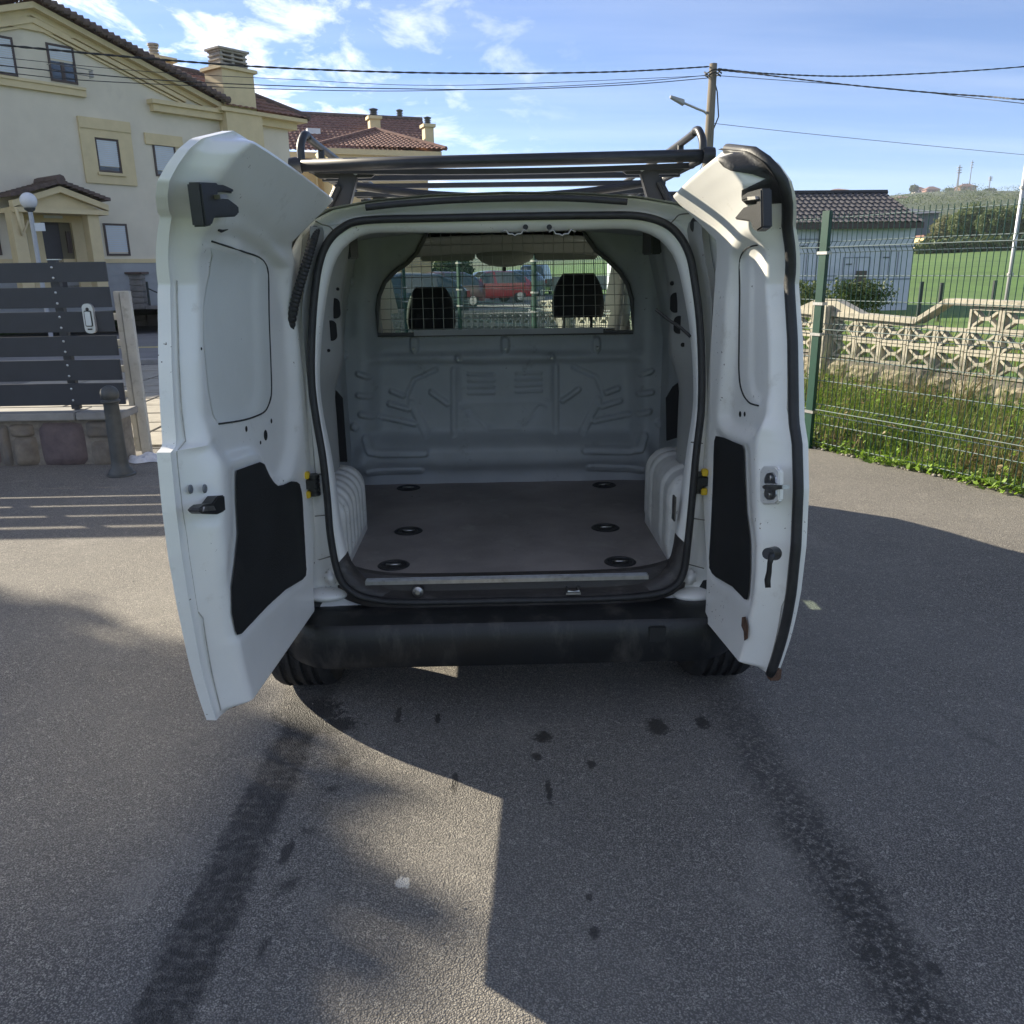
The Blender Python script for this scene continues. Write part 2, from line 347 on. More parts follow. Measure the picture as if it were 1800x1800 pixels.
# terrain
def height(x, y):
    r = np.hypot(x, y); az = np.degrees(np.arctan2(x, y))
    fld = np.clip((r-42)/110, 0, 3)*4.2
    w = sstep(-8, 22, az)
    hill = 12*sstep(160, 420, r)+27*sstep(380, 760, r)
    hill = hill*(.93+.05*np.sin(az*.5+.6))
    z = fld*w*sstep(0, 1, (r-42)/30)+hill*(.25+.75*w)
    z = z+.05*np.sin(x*.31)*np.cos(y*.23)*sstep(30, 60, r)*w
    return z
grass_m = mat('field_grass', (.075, .15, .022), .9, var=.25, scale=.35, dirt=(.11, .17, .03), dscale=.08, dth=.5, detail=8)
rr = np.concatenate([np.linspace(.5, 40, 12), np.linspace(44, 200, 40), np.geomspace(210, 1500, 50)])
aa = np.radians(np.linspace(0, 360, 181)); A, B = np.meshgrid(aa, rr); gx = np.sin(A)*B; gy = np.cos(A)*B; gz = height(gx, gy)-.03
gm = MB().grid(np.stack([gx, gy, gz], -1))
tg = grass_m.node_tree; bs = tg.nodes['Principled BSDF']; gsrc = bs.inputs['Base Color'].links[0].from_socket
gg = N(tg, 'ShaderNodeNewGeometry'); gl_ = N(tg, 'ShaderNodeVectorMath', operation='LENGTH'); L(tg, gg.outputs['Position'], gl_.inputs[0])
gr_ = N(tg, 'ShaderNodeMapRange', n_1=150., n_2=230.); L(tg, gl_.outputs['Value'], gr_.inputs[0])
gv = N(tg, 'ShaderNodeTexVoronoi', i_Scale=.011); L(tg, gg.outputs['Position'], gv.inputs['Vector'])
gs = N(tg, 'ShaderNodeSeparateColor'); L(tg, gv.outputs['Color'], gs.inputs[0]); gm2 = N(tg, 'ShaderNodeMixRGB'); gm2.inputs[1].default_value = (.035, .060, .020, 1); gm2.inputs[2].default_value = (.085, .095, .04, 1); L(tg, gs.outputs[0], gm2.inputs[0])
gn_ = N(tg, 'ShaderNodeTexNoise', i_Scale=.03, i_Detail=8, i_Roughness=.7); L(tg, gg.outputs['Position'], gn_.inputs['Vector']); gq = N(tg, 'ShaderNodeMapRange', n_1=.5, n_2=.6, n_4=.8); L(tg, gn_.outputs[0], gq.inputs[0]); gm3 = N(tg, 'ShaderNodeMixRGB'); gm3.inputs[2].default_value = (.02, .032, .014, 1); L(tg, gq.outputs[0], gm3.inputs[0]); L(tg, gm2.outputs[0], gm3.inputs[1])
gm4 = N(tg, 'ShaderNodeMixRGB'); L(tg, gr_.outputs[0], gm4.inputs[0]); L(tg, gsrc, gm4.inputs[1]); L(tg, gm3.outputs[0], gm4.inputs[2]); L(tg, gm4.outputs[0], bs.inputs['Base Color'])
gnd = gm.build('ground', grass_m, smooth=True); tag(gnd, kind='structure')
verge_soil = mat('verge_soil', (.12, .095, .06), .95, var=.3, scale=8, bump=.6, bscale=20, col2=(.06, .09, .02))
# ================================================================ van
VX = .05
van = thing('panel_van', (VX, 4.9, 0), 'white panel van with both rear doors open, empty cargo bay and a black roof rack', 'van')
# ---- outer body shell
prof = [(.84, .36), (.88, .44), (.905, .6), (.915, .8), (.905, 1.0), (.88, 1.18), (.845, 1.36), (.81, 1.5), (.775, 1.62), (.735, 1.71), (.68, 1.775), (.6, 1.815), (.45, 1.84), (.25, 1.855), (0, 1.86)]
prof_full = [(-x, z) for x, z in prof]+[(x, z) for x, z in prof[::-1][1:]]
def zcap(Y): return np.interp(Y, [2.9, 5.15, 5.35, 6.2, 6.35, 6.9, 7.0, 7.05], [1.86, 1.85, 1.70, 1.14, 1.08, .93, .75, .5])
def wsc(Y): return np.interp(Y, [2.9, 3.2, 5.6, 6.6, 6.9, 7.05], [.985, 1, 1, .96, .9, .8])
Ys = [2.93, 2.99, 3.1, 3.3, 3.6, 4.0, 4.4, 4.75, 4.85, 5.15, 5.35, 5.6, 5.9, 6.2, 6.35, 6.6, 6.8, 6.9, 6.98, 7.05]
yf = lambda Y: Y if Y < 4.9 else 4.9+(Y-4.9)*.74
G = np.array([[(VX+x*wsc(Y), yf(Y), min(z, zcap(Y)+(.0 if Y < 5.1 else .012*(1-(x/.8)**2)))) for x, z in prof_full] for Y in Ys])
nP = len(prof_full); body = MB(); keep = []; wsk = []; sgk = []
for i in range(len(Ys)-1):
    kr = []; wr = []; sr = []
    for j in range(nP-1):
        ym = (Ys[i]+Ys[i+1])/2; zm0 = (prof_full[j][1]+prof_full[j+1][1])/2; xm = abs(prof_full[j][0]+prof_full[j+1][0])/2
        ws = 5.35 < ym < 6.2 and zm0 > 1.72
        if ym < 5.9 and ws and xm > .70: ws = False
        sg = 4.85 < ym < 5.9 and 1.18 < zm0 < 1.66 and zm0 < zcap(ym)
        # wheel arches cut out of the sides
        arch = (abs(ym-3.2) < .42 or abs(ym-6.2) < .36) and zm0 < .66
        wr.append(ws); sr.append(sg and not ws); kr.append(not ws and not sg and not arch)
    keep.append(kr); wsk.append(wr); sgk.append(sr)
body.grid(G, keep=keep)
nose = [tuple(q) for q in G[-1]]; body.add(nose, [tuple(range(len(nose)))])
body.build('body', paint, van, smooth='auto')
gl = glass('windscreen_glass', (.80, .90, .86))
MB().grid(G, keep=wsk).build('windscreen', gl, van, smooth=True)
for sd in (-1, 1):
    gm_ = MB(); gm_.grid(G, keep=[[v and (sd*(j-nP/2) > 0) for j, v in enumerate(r_)] for r_ in sgk]); gm_.build('side_window', glass('side_glass', (.62, .82, .74)), van, smooth=True)
# under body
MB().box((VX-.80, 3.05, .30), (VX+.80, 6.3, .36)).box((VX-.45, 3.05, .24), (VX+.25, 4.3, .30)).build('underbody', blackp, van, bevel=.01)
# ---- rear frame round the opening
seal_px = [(640,388),(760,384),(900,381),(1050,379),(1120,380),(1165,392),(1192,414),(1210,447),(1219,490),(1228,560),(1232,640),(1231,720),(1222,800),(1215,880),(1208,950),(1200,1005),(1180,1032),(1140,1044),(1050,1050),(900,1053),(720,1056),(650,1050),(615,1035),(595,1005),(582,940),(576,870),(568,800),(556,730),(549,670),(549,600),(553,530),(561,470),(575,430),(600,403)]
def rearY(z): return 2.87+.11*np.clip((z-.5)/1.3, 0, 1)**1.5
def onrear(px, py, dy=0):
    Y = 2.9
    for _ in range(4): q = P(px, py, Y=Y+dy); Y = float(rearY(q[2]))
    return q
seal = smooth_path([onrear(*p) for p in seal_px], 5, closed=True)
cz = 1.15
def by_angle(loop, n=140):
    a = np.array([math.atan2(q[2]-cz, (q[0]-VX)) for q in loop]); X = np.array([q[0] for q in loop]); Z = np.array([q[2] for q in loop])
    o = np.argsort(a); a, X, Z = a[o], X[o], Z[o]
    g = np.linspace(-math.pi, math.pi, n, endpoint=False)
    return np.interp(g, a, X, period=2*math.pi), np.interp(g, a, Z, period=2*math.pi)
sX, sZ = by_angle(seal)
outer = [(VX+x*.985, 0, z) for x, z in prof_full if z > .45]
outer = [(VX-.86, 0, .40), (VX-.7, 0, .385), (VX-.5, 0, .40), (VX, 0, .41), (VX+.5, 0, .40), (VX+.7, 0, .385), (VX+.86, 0, .40)]+outer[::-1]
ol = []
for i in range(len(outer)):
    a, b_ = np.array(outer[i]), np.array(outer[(i+1) % len(outer)])
    for k in range(8): ol.append(a+(b_-a)*k/8)
oX, oZ = by_angle(ol)
def loop(mx_, dy, sX=sX, sZ=sZ): 
    x = sX*(1-mx_)+oX*mx_; z = sZ*(1-mx_)+oZ*mx_; return np.stack([x, rearY(z)+dy, z], -1)
def inset(d, dy):
    d = d*(.2+.8*np.clip(np.abs(sZ-cz)/.66, 0, 1)**1.5)
    x = VX+(sX-VX)*(1-d/np.hypot(sX-VX, sZ-cz)); z = cz+(sZ-cz)*(1-d/np.hypot(sX-VX, sZ-cz)); return np.stack([x, rearY(z)+dy, z], -1)
loops = [inset(.05, .07), inset(.048, .05), inset(.045, .035), inset(.012, .0), inset(0, .004), loop(.12, .012), loop(.2, .05), loop(.45, .055), loop(.62, .04), loop(.8, .015), loop(.93, .0), loop(.985, .02), loop(1, .06)]
a = np.array(loops); a = np.concatenate([a, a[:, :1]], 1)
lowk = [[(i < 4 and a[4, j, 2] < .60 and abs(a[4, j, 0]-VX) < .66) for j in range(a.shape[1]-1)] for i in range(len(loops)-1)]
MB().grid(a, keep=lowk).build('sill_lip', sill_m, van, smooth=True)
fr = MB().grid(a, keep=[[not v for v in r_] for r_ in lowk]); fr.build('rear_frame', paint, van, smooth=True)
MB().tube([q+np.array([0, -.012, 0]) for q in seal], .0165, 10, closed=True, flat=.8).build('door_seal', rubber, van, smooth=True)
# black lower sill, aluminium strip, striker, hook
sl = P(598, 1018, Z=.525); sr_ = P(1192, 1005, Z=.525)
SY0 = 2.885
mb = MB()
rows = []
for (yy, zz) in [(2.93, .528), (2.905, .525), (2.893, .505), (2.888, .475), (2.868, .463), (2.852, .452), (2.848, .43), (2.856, .41)]:
    rows.append([(x, yy+.05*abs((x-VX)/.62)**6, zz+.03*abs((x-VX)/.62)**6) for x in np.linspace(-.60, .70, 40)])
MB().grid(np.array(rows)).build('sill_trim', sill_m, van, smooth='auto')
for (x0, x1, zz) in [(-.53, .62, .497), (-.53, .62, .484)]:
    pass
q0, q1 = P(643, 1019, Z=.534), P(1140, 1011, Z=.534)
mb = MB(); ym = (q0[1]+q1[1])/2
mb.box((q0[0], ym-.008, .524), (q1[0], ym+.018, .5335)); mb.box((q0[0], ym-.011, .519), (q1[0], ym-.008, .5335)); mb.box((q0[0]+.004, ym-.006, .5345), (q1[0]-.004, ym-.003, .5365)); mb.box((q0[0]+.004, ym+.012, .5345), (q1[0]-.004, ym+.015, .5365))
mb.build('threshold_strip', alu, van)
q = onrear(735, 1038); MB().lathe([(.0, -.004), (.008, -.004), (.012, 0), (.02, .004), (.022, .012)], (q[0], q[1]-.02, q[2]), 14, 'y').build('bolt', steel, van, smooth='auto')
q = onrear(1007, 1037); mb = MB(); mb.tube([(q[0]-.02, q[1]+.02, q[2]+.006), (q[0]-.02, q[1]-.03, q[2]+.006), (q[0]+.02, q[1]-.03, q[2]+.006), (q[0]+.02, q[1]+.02, q[2]+.006)], .004, 8); mb.box((q[0]-.027, q[1]-.022, q[2]-.01), (q[0]+.027, q[1]-.014, q[2]-.002))
mb.build('striker', alu, van)
# roof header: black weather strip, latch plates, holes
pth = [P(px, py, Y=2.965) for px, py in [(645, 366), (700, 360), (800, 353), (900, 350), (1000, 350), (1100, 356)]]
pth = smooth_path([p+np.array([0, -.03, 0]) for p in pth], 6); MB().tube(pth, .009, 6, flat=1.3).build('roof_strip', rubber, van, smooth=True)
for px in (905, 988):
    q = onrear(px, 408); mb = MB(); pts = [(-.045, 0), (-.03, .008), (-.022, -.006), (-.008, -.006), (0, -.012), (.008, -.006), (.022, -.006), (.03, .008), (.045, 0)]
    mb.tube([(q[0]+a_, q[1]+.0, q[2]+c_) for a_, c_ in pts], .0035, 6); mb.build('latch_plate', steel, van, smooth=True)
for px in (924, 966):
    q = onrear(px, 399); MB().lathe([(0, -.001), (.009, -.001), (.009, .004)], (q[0], q[1]+.012, q[2]), 12, 'y').build('drain_hole', rubber, van)
# corrugated wiring hose on the left, plug on the right
hp = smooth_path([onrear(552, 404)+[0, .02, 0], onrear(553, 425)+[0, -.035, 0], onrear(545, 460)+[0, -.05, 0], onrear(533, 500)+[0, -.05, 0], onrear(521, 540)+[0, -.04, 0], onrear(508, 590)+[0, .0, 0]], 18)
rs = [.0155+.0016*math.sin(i*2.1) for i in range(len(hp))]
MB().tube(hp, rs, 12).build('wiring_hose', rubber, van, smooth=False)
q = onrear(1222, 395); MB().sphere((q[0], q[1]+.01, q[2]), .016, 12, 8, (1, .5, 1.5)).build('grommet', rubber, van, smooth=True)
# door check straps with yellow blocks
for px, py, s in ((545, 850, 1), (1234, 845, -1)):
    q = onrear(px, py)+np.array([0, .01, 0]); mb = MB()
    for i in range(9): mb.lathe([(0, -.012), (.022-.004*(i % 2), -.012), (.022-.004*(i % 2), .0), (0, .0)], (q[0]+s*.012, q[1]-.006, q[2]-.032+.008*i), 10, 'z')
    mb.box((q[0]-.02, q[1]-.03, q[2]-.016), (q[0]+.02, q[1]+.02, q[2]+.016))
    r_ = mb.build('check_strap', blackp, van, smooth='auto')
    for dz in (-.036, .034): MB().box((q[0]-.012-.006*s, q[1]-.036, q[2]+dz-.012), (q[0]+.009-.006*s, q[1]-.01, q[2]+dz+.012)).build('stop_block', yellow, r_, bevel=.003)
# lower corner cups of the frame
for px, s in ((583, -1), (1212, 1)):
    q = onrear(px, 1052)+np.array([0, .0, 0]); mb = MB()
    mb.sphere((q[0]+s*.025, q[1]+.04, q[2]+.002), .06, 24, 12, (1.35, .9, .42)); mb.build('frame_foot', paint, van, smooth=True)
    q = onrear(px+2*s, 1018); MB().box((q[0]-.024, q[1]+.0, q[2]-.028), (q[0]+.024, q[1]+.05, q[2]+.028)).build('pressed_pad', paint, van, bevel=.012, smooth=True)
# frame seams
for pts in ([(556, 835), (570, 833)], [(1236, 780), (1215, 778)], [(553, 908), (575, 906)], [(1212, 911), (1240, 915)], [(560, 985), (584, 978)], [(1208, 992), (1238, 1000)], [(532, 372), (560, 392), (578, 398), (585, 405)], [(1220, 375), (1196, 377), (1186, 386), (1180, 392)]):
    MB().tube(smooth_path([onrear(*p)+np.array([0, .006, 0]) for p in pts], 5), .0022, 5).build('seam', mat('seam_sealer', (.16, .15, .13), .8), van)
for s in (-1, 1):
    MB().tube([(VX+s*(.882-.10*sstep(1.0, 1.6, z)), 3.0, z) for z in np.linspace(.88, 1.36, 8)], .042, 8).build('tail_light', mat('tail_light_dark_red', (.20, .012, .012), .25), van, smooth=True)
# ---- bumper
bt = []
for x in np.concatenate([np.linspace(-.90, -.80, 8), np.linspace(-.78, .78, 30), np.linspace(.80, .90, 8)]):
    k = max(0, (abs(x)-.66)/.24); dy = .22*k**2.2; low = .02*k**2
    sec = [(2.93, .415), (2.84, .425), (2.80, .418), (2.745, .405), (2.735, .392), (2.728, .33), (2.735, .27), (2.75, .235+low), (2.80, .222+low), (2.93, .23+low)]
    bt.append([(VX+x, y+dy, z) for y, z in sec])
MB().grid(np.array(bt)).build('rear_bumper', mat('bumper_plastic', (.011, .012, .013), .42, var=.3, scale=5, dirt=(.075, .068, .06), dscale=8, dth=.52, bump=.1, bscale=200, stretch=(1, 1, .35)), van, smooth='auto')
q = P(1155, 1115, Y=2.73); MB().box((q[0]-.032, 2.7265, q[2]-.032), (q[0]+.032, 2.74, q[2]+.032)).build('tow_eye_cover', blackp, van, bevel=.004)
# ---- wheels
tyre_m = mat('tyre_rubber', (.020, .020, .021), .75, var=.3, scale=25, bump=.3, bscale=90)
def wheel(cx, cy, s, par=van, r=.315, w=.105, name='wheel'):
    pr = [(.19, -w), (.20, -w*1.02), (.26, -w*1.05), (.295, -w*.97), (.309, -w*.80)]
    for g in (-.5, -.17, .17, .5): pr += [(.315, w*(g-.1)), (.303, w*(g-.08)), (.303, w*(g+.08)), (.315, w*(g+.1))]
    pr += [(.309, w*.80), (.295, w*.97), (.26, w*1.05), (.20, w*1.02), (.19, w)]
    ty = MB().lathe([(a_*r/.315, h) for a_, h in pr], (cx, cy, r), 48, 'x')
    for k in range(44):
        a_ = 2*math.pi*k/44
        for xs in (-.88, -.34, 0, .34, .88):
            p0 = (cx+xs*w-.006, cy+(r-.001)*math.cos(a_), r+(r-.001)*math.sin(a_))
    wh = ty.build('wheel', tyre_m, par, smooth='auto')
    MB().lathe([(.19, -s*-.02), (.175, s*.03), (.15, s*.045), (.06, s*.055), (.05, s*.075), (0, s*.075)], (cx, cy, r), 32, 'x').build('rim', steel, wh, smooth='auto')
    return wh
for s in (-1, 1):
    wheel(VX+s*.815, 3.15, s, r=.298, w=.118); wheel(VX+s*.80, yf(6.2), s, r=.298)
MB().tube([(VX-.75, 3.15, .3), (VX+.75, 3.15, .3)], .035, 10).build('axle', blackp, van, smooth=True)
# ---- cargo interior
FZ = .525
IY = 4.30   # partition
mb = MB(); nx_ = 2
mb.box((VX-.86, 2.93, .49), (VX+.86, IY+.05, FZ)); mb.build('cargo_floor', floor_m, van)
# tie-down cups in the floor
for px, py in ((718, 858), (1062, 853), (718, 934), (1064, 928), (692, 994), (1090, 988)):
    q = P(px, py, Z=FZ); mb = MB()
    mb.lathe([(.062, .0005), (.058, .004), (.050, .004), (.047, -.001)], (q[0], q[1], FZ+.0005), 28); mb.lathe([(.047, .0012), (0, .0012)], (q[0], q[1], FZ), 28)
    o = mb.build('tie_down_cup', rubber, van, smooth='auto')
    MB().tube([(q[0]-.028, q[1], FZ+.004), (q[0]-.012, q[1]-.012, FZ+.008), (q[0]+.012, q[1]-.012, FZ+.008), (q[0]+.028, q[1], FZ+.004)], .004, 6).build('ring', steel, o, smooth=True)
# wheel arches: inverted L section with pressed ribs
def arch(s, xi, zt, y0, y1, ribs, rw=.03):
    sec = []; xo = VX+s*.86; rad = .09
    for k in range(9): sec.append((xi, FZ+(zt-rad-FZ)*k/8, 0, 1))
    for k in range(1, 10):
        a_ = math.pi/2*k/9; sec.append((xi+s*(rad-rad*math.cos(a_)), zt-rad+rad*math.sin(a_), math.sin(a_), math.cos(a_)))
    for k in range(1, 8): sec.append((xi+s*rad+(xo-xi-s*rad)*k/7, zt, 1, 0))
    nyy = 110; rows = []
    for i in range(nyy+1):
        y = y0+(y1-y0)*i/nyy; row = []
        end = (sstep(0, .04, y-y0)*sstep(0, .04, y1-y)-1)*.06
        for j, (x, z, nz, nxx) in enumerate(sec):
            d = end
            for yr in ribs:
                k = max(0, 1-((y-yr)/rw)**2); fade = sstep(.02, .05, z-FZ) if j < 9 else 1
                d += .010*k*fade
            row.append((x-s*nxx*d, y, z+nz*d))
        rows.append(row)
    rows = [[(p[0]+s*.0, y0-.0, p[2]) for p in rows[0]]]+rows
    mb = MB().grid(np.array(rows))
    # front and back closing faces
    for r_, yy in ((rows[-1], y1), (rows[1], y0)):
        mb.add([(x, yy, z) for x, _, z in r_]+[(xo, yy, FZ)], [tuple(range(len(r_)+1))])
    return mb.build('wheel_arch', arch_m, van, smooth='auto')
arch(-1, P(650, 925, Z=FZ)[0]-.005, .815, 2.99, 3.56, [3.07+.078*i for i in range(6)], .024)
ar = arch(1, P(1130, 915, Z=FZ)[0]+.005, .86, 2.99, 3.58, [3.06, 3.19, 3.42, 3.5], .035)
q = P(1189, 893, X=.655); MB().box((q[0]-.012, q[1]-.02, q[2]-.045), (q[0]-.006, q[1]+.02, q[2]+.045)).build('label_plate', mat('dark_label', (.08, .075, .07), .4, var=.3, scale=60), van)
# inner side walls
def side(s):
    xs = VX+s*.80; mb = MB(); rows = []
    for z in np.linspace(.5, 1.80, 40):
        off = -.10*sstep(1.2, 1.8, z)**1.3
        rows.append([(xs+s*off*1.0-s*.018*(abs(math.sin(y*9))**8)*(z > .9), y, z) for y in np.linspace(2.97, IY, 60)])
    o = mb.grid(np.array(rows)).build('side_lining', grey_in, van, smooth=True)
    # D pillar inner post with holes
    def X_at(z): return VX+s*(.70-.055*sstep(.9, 1.75, z)-.0)
    rows = []
    for z in np.linspace(.86, 1.76, 30):
        row = []; xo_ = .70-.05*sstep(1.45, 1.76, z)-.035*math.sin(max(0, (z-.86)/.5)*3)*(z < 1.36)*0; fl_ = sstep(1.14, 1.32, z)
        for (dx, y) in ((.0, 2.92), (-.012, 2.97), (-.02, 3.0), (-.045, 3.12), (-.065, 3.24), (-.07, 3.29), (-.05, 3.31), (.06, 3.32)): row.append((VX+s*(xo_+dx*(.3+.7*fl_)), y, z))
        rows.append(row)
    p = MB().grid(np.array(rows)).build('inner_pillar', mat('primer_light', (.34, .34, .325), .5, var=.08, scale=5, chips=((.1, .08, .07), 30, 5, .12)), van, smooth=True)
    return p
pil = {s: side(s) for s in (-1, 1)}
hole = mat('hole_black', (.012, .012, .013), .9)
def pill(px, py, hw, hh, par, depth, nm='hole', m=None, ang=0):
    q = depth(px, py); pts = []
    for k in range(24):
        a_ = 2*math.pi*k/24; c_, s_ = math.cos(a_), math.sin(a_)
        ex = hw*c_; ez = hw*s_+(hh-hw)*(1 if s_ > 0 else -1) if hh > hw else hh*s_
        pts.append((q[0]+ex*math.cos(ang), q[1]-.004, q[2]+ez+ex*math.sin(ang)))
    return MB().slab(pts, (0, .003, 0)).build(nm, m or hole, par)
def on_pil(px, py):
    Y = 3.05
    for _ in range(8):
        q = P(px, py, Y=Y); z = q[2]; xo_ = .70-.05*float(sstep(1.45, 1.76, z)); d_ = abs(q[0]-VX)
        tgt = 3.0+max(-.08, (xo_-.02-d_))/.045*.24; Y = .6*Y+.4*min(3.25, max(2.94, tgt))
    return P(px, py, Y=Y-.018)
for s, c in ((-1, [(594, 508, .006, .006), (589, 542, .020, .037), (583, 581, .020, .037), (578, 616, .006, .006)]), (1, [(1181, 498, .008, .008), (1187, 532, .02, .037), (1193, 571, .02, .033), (1200, 606, .008, .008)])):
    for px, py, hw, hh in c: pill(px, py, hw, hh, pil[s], on_pil)
for pts, s in (([(1153, 544), (1175, 562), (1195, 575), (1214, 592)], 1),):
    MB().tube(smooth_path([P(*p, Y=3.05-.02*i) for i, p in enumerate(pts)], 6), .006, 6).build('cable', rubber, van, smooth=True)
# roof lining and cross bows
rows = []
for y in np.linspace(3.02, 5.25, 24): rows.append([(x, y, 1.80-.045*((x-VX)/.7)**2-.0-.02*sstep(4.6, 5.2, y)*2) for x in np.linspace(VX-.74, VX+.74, 20)])
MB().grid(np.array(rows)).build('roof_lining', grey_in, van, smooth=True)
for x in (P(628, 440, Y=3.6)[0], P(1130, 440, Y=3.6)[0]):
    MB().box((x-.02, 3.3, 1.66), (x+.02, 3.5, 1.79)).build('roof_bracket', blackp, van, bevel=.005)
# black slabs painting the darkness of the quarter openings beside the partition
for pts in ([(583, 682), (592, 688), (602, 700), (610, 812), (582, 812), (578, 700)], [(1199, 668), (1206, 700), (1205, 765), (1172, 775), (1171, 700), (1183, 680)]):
    MB().slab([P(px, py, Y=3.37) for px, py in pts], (0, .01, 0)).build('opening_dark_slab', hole, van)
# ---- partition: pressed steel relief with a window
x0, x1, z0, z1 = VX-.80, VX+.80, .50, 1.80; st = .0065
gx_ = np.arange(x0, x1+st, st); gz_ = np.arange(z0, z1+st, st); XX, ZZ = np.meshgrid(gx_, gz_)
pp = lambda px, py: (lambda q: (q[0], q[2]))(P(px, py, Y=IY))
D = np.zeros_like(XX)   # positive = towards the viewer
def capsule(pts, r, h, soft=.0032):
    global D
    pts = [pp(*p) for p in pts]; d = np.full(XX.shape, 9.)
    for (ax, az), (bx, bz) in zip(pts[:-1], pts[1:]):
        dx, dz = bx-ax, bz-az; tt = np.clip(((XX-ax)*dx+(ZZ-az)*dz)/(dx*dx+dz*dz+1e-9), 0, 1)
        d = np.minimum(d, np.hypot(XX-ax-tt*dx, ZZ-az-tt*dz))
    D = D+h*(1-sstep(r-soft, r+soft, d))
def area(pts, h, k=2):
    global D
    D = D+h*blur(inpoly(XX, ZZ, [pp(*p) for p in pts]).astype(float), k)
mir = lambda pts: [(1775-x, y-5) for x, y in pts]
area([(655, 600), (1120, 594), (1120, 770), (655, 775)], -.028, 3)
area([(650, 625), (1125, 620), (1125, 634), (650, 640)], .012, 1)
area([(640, 775), (1135, 770), (1150, 815), (620, 822)], .030, 3)
area([(600, 400), (660, 400), (655, 840), (600, 840)], .025, 4); area([(1118, 400), (1180, 400), (1180, 840), (1118, 840)], .025, 4)
for k in range(4): capsule([(822, 661+11*k), (868, 661+11*k)], .0045, .009); capsule([(908, 659+11*k), (953, 658+11*k)], .0045, .009)
area([(808, 640), (972, 638), (972, 708), (808, 710)], -.007, 1)
for f in (lambda p: p, mir):
    for pts, r, h in (([(687, 690), (708, 698)], .013, .011), ([(683, 712), (716, 722)], .013, .011), ([(668, 735), (728, 748)], .013, .012), ([(757, 692), (785, 712)], .013, .010), ([(633, 655), (650, 662)], .012, .012), ([(633, 692), (652, 696)], .013, .012), ([(637, 726), (655, 732)], .013, .012),
                      ([(646, 768), (655, 788), (672, 793), (748, 792)], .019, .011), ([(650, 828), (740, 826)], .016, .010), ([(712, 700), (725, 670), (765, 652)], .010, -.006), ([(797, 652), (797, 765)], .014, .007), ([(722, 712), (748, 765)], .02, .006), ([(814, 724), (826, 722), (852, 755)], .003, -.005)):
        capsule(f(pts), r, h)
area([(815, 712), (960, 710), (960, 725), (925, 745), (900, 757), (870, 757), (840, 745), (815, 728)], -.006, 1)
capsule([(862, 758), (915, 757)], .004, -.004)
for px in (727, 888, 1050): capsule([(px, 600), (px, 615)], .02, .014)
for px, py in ((806, 631), (969, 628), (607, 621), (1170, 613), (626, 746), (1155, 740), (620, 492), (1152, 485)): capsule([(px, py), (px+.5, py+2)], .018, .012)
for (px, py, rr_) in ((607, 560, .05), (1165, 553, .05)): area([(px-15, py-30), (px+18, py-30), (px+18, py+30), (px-15, py+30)], -.01, 2)
D += .0012*np.sin(XX*23+np.sin(ZZ*17))*np.cos(ZZ*19)
wpoly = [pp(*p) for p in [(664, 589), (663, 545), (666, 520), (676, 496), (694, 477), (716, 462), (732, 445), (744, 422), (752, 404), (1022, 402), (1034, 420), (1048, 440), (1068, 456), (1090, 478), (1104, 500), (1111, 525), (1113, 584)]]
wm = inpoly(XX, ZZ, wpoly); rim = blur(inpoly(XX, ZZ, wpoly).astype(float), 6); D += -.05*rim*(~wm)
# snap the boundary vertices of the window onto the outline for a clean edge
wp = np.array(wpoly)
def nearest(x, z):
    best = None
    for i in range(len(wp)):
        a_, b_ = wp[i], wp[(i+1) % len(wp)]; d_ = b_-a_; tt = np.clip(((x-a_[0])*d_[0]+(z-a_[1])*d_[1])/(d_@d_), 0, 1); c_ = a_+d_*tt
        dd = math.hypot(c_[0]-x, c_[1]-z)
        if best is None or dd < best[0]: best = (dd, c_[0], c_[1])
    return best
keepv = ~wm; near_ = blur(wm.astype(float), 1)
D = D*1.9
pts3 = np.stack([XX, IY-D, ZZ], -1)
for i, j in zip(*np.where(keepv & (near_ > .02))):
    for di, dj in ((0, 1), (1, 0), (0, -1), (-1, 0), (1, 1), (-1, -1), (1, -1), (-1, 1)):
        ii, jj = i+di, j+dj
        if 0 <= ii < XX.shape[0] and 0 <= jj < XX.shape[1] and wm[ii, jj]:
            b_ = nearest(XX[i, j], ZZ[i, j]); pts3[i, j, 0], pts3[i, j, 2] = b_[1], b_[2]; break
kp = keepv[:-1, :-1] & keepv[1:, :-1] & keepv[:-1, 1:] & keepv[1:, 1:]
part = MB().grid(pts3, keep=kp).build('partition', grey_in, van, smooth=True, fix=False)
MB().box((P(728, 586, Y=IY)[0], IY-.012, P(728, 586, Y=IY)[2]-.012), (P(1060, 577, Y=IY)[0], IY-.006, P(728, 586, Y=IY)[2]+.016)).build('grille_rail', mat('rail_grey', (.36, .36, .37), .5, var=.1), part)
MB().tube([tuple((x, IY+.012, z)) for x, z in wpoly], .012, 6, closed=True).build('window_edging', mat('edging_dark', (.10, .10, .10), .6), part, smooth=True)
wire_m = mat('grille_wire_steel', (.28, .28, .27), .45, .6)
sp = .0505; xw = wp[:, 0].min()+.03; k = 0
while xw < wp[:, 0].max()-.01:
    zz = [z for z in np.arange(wp[:, 1].min(), 1.80, .004) if inpoly(np.array([xw]), np.array([z]), wpoly)[0]]
    if zz:
        bow = lambda z: .012*math.sin((z-zz[0])*5+xw*3)*(abs(xw-VX) > .45)
        MB().tube([(xw+bow(z), IY+.02, z) for z in np.linspace(zz[0]-.02, zz[-1]+.02, 8)], .0017, 5).build('grille_wire', wire_m, part)
    xw += sp
zw = wp[:, 1].min()+.03
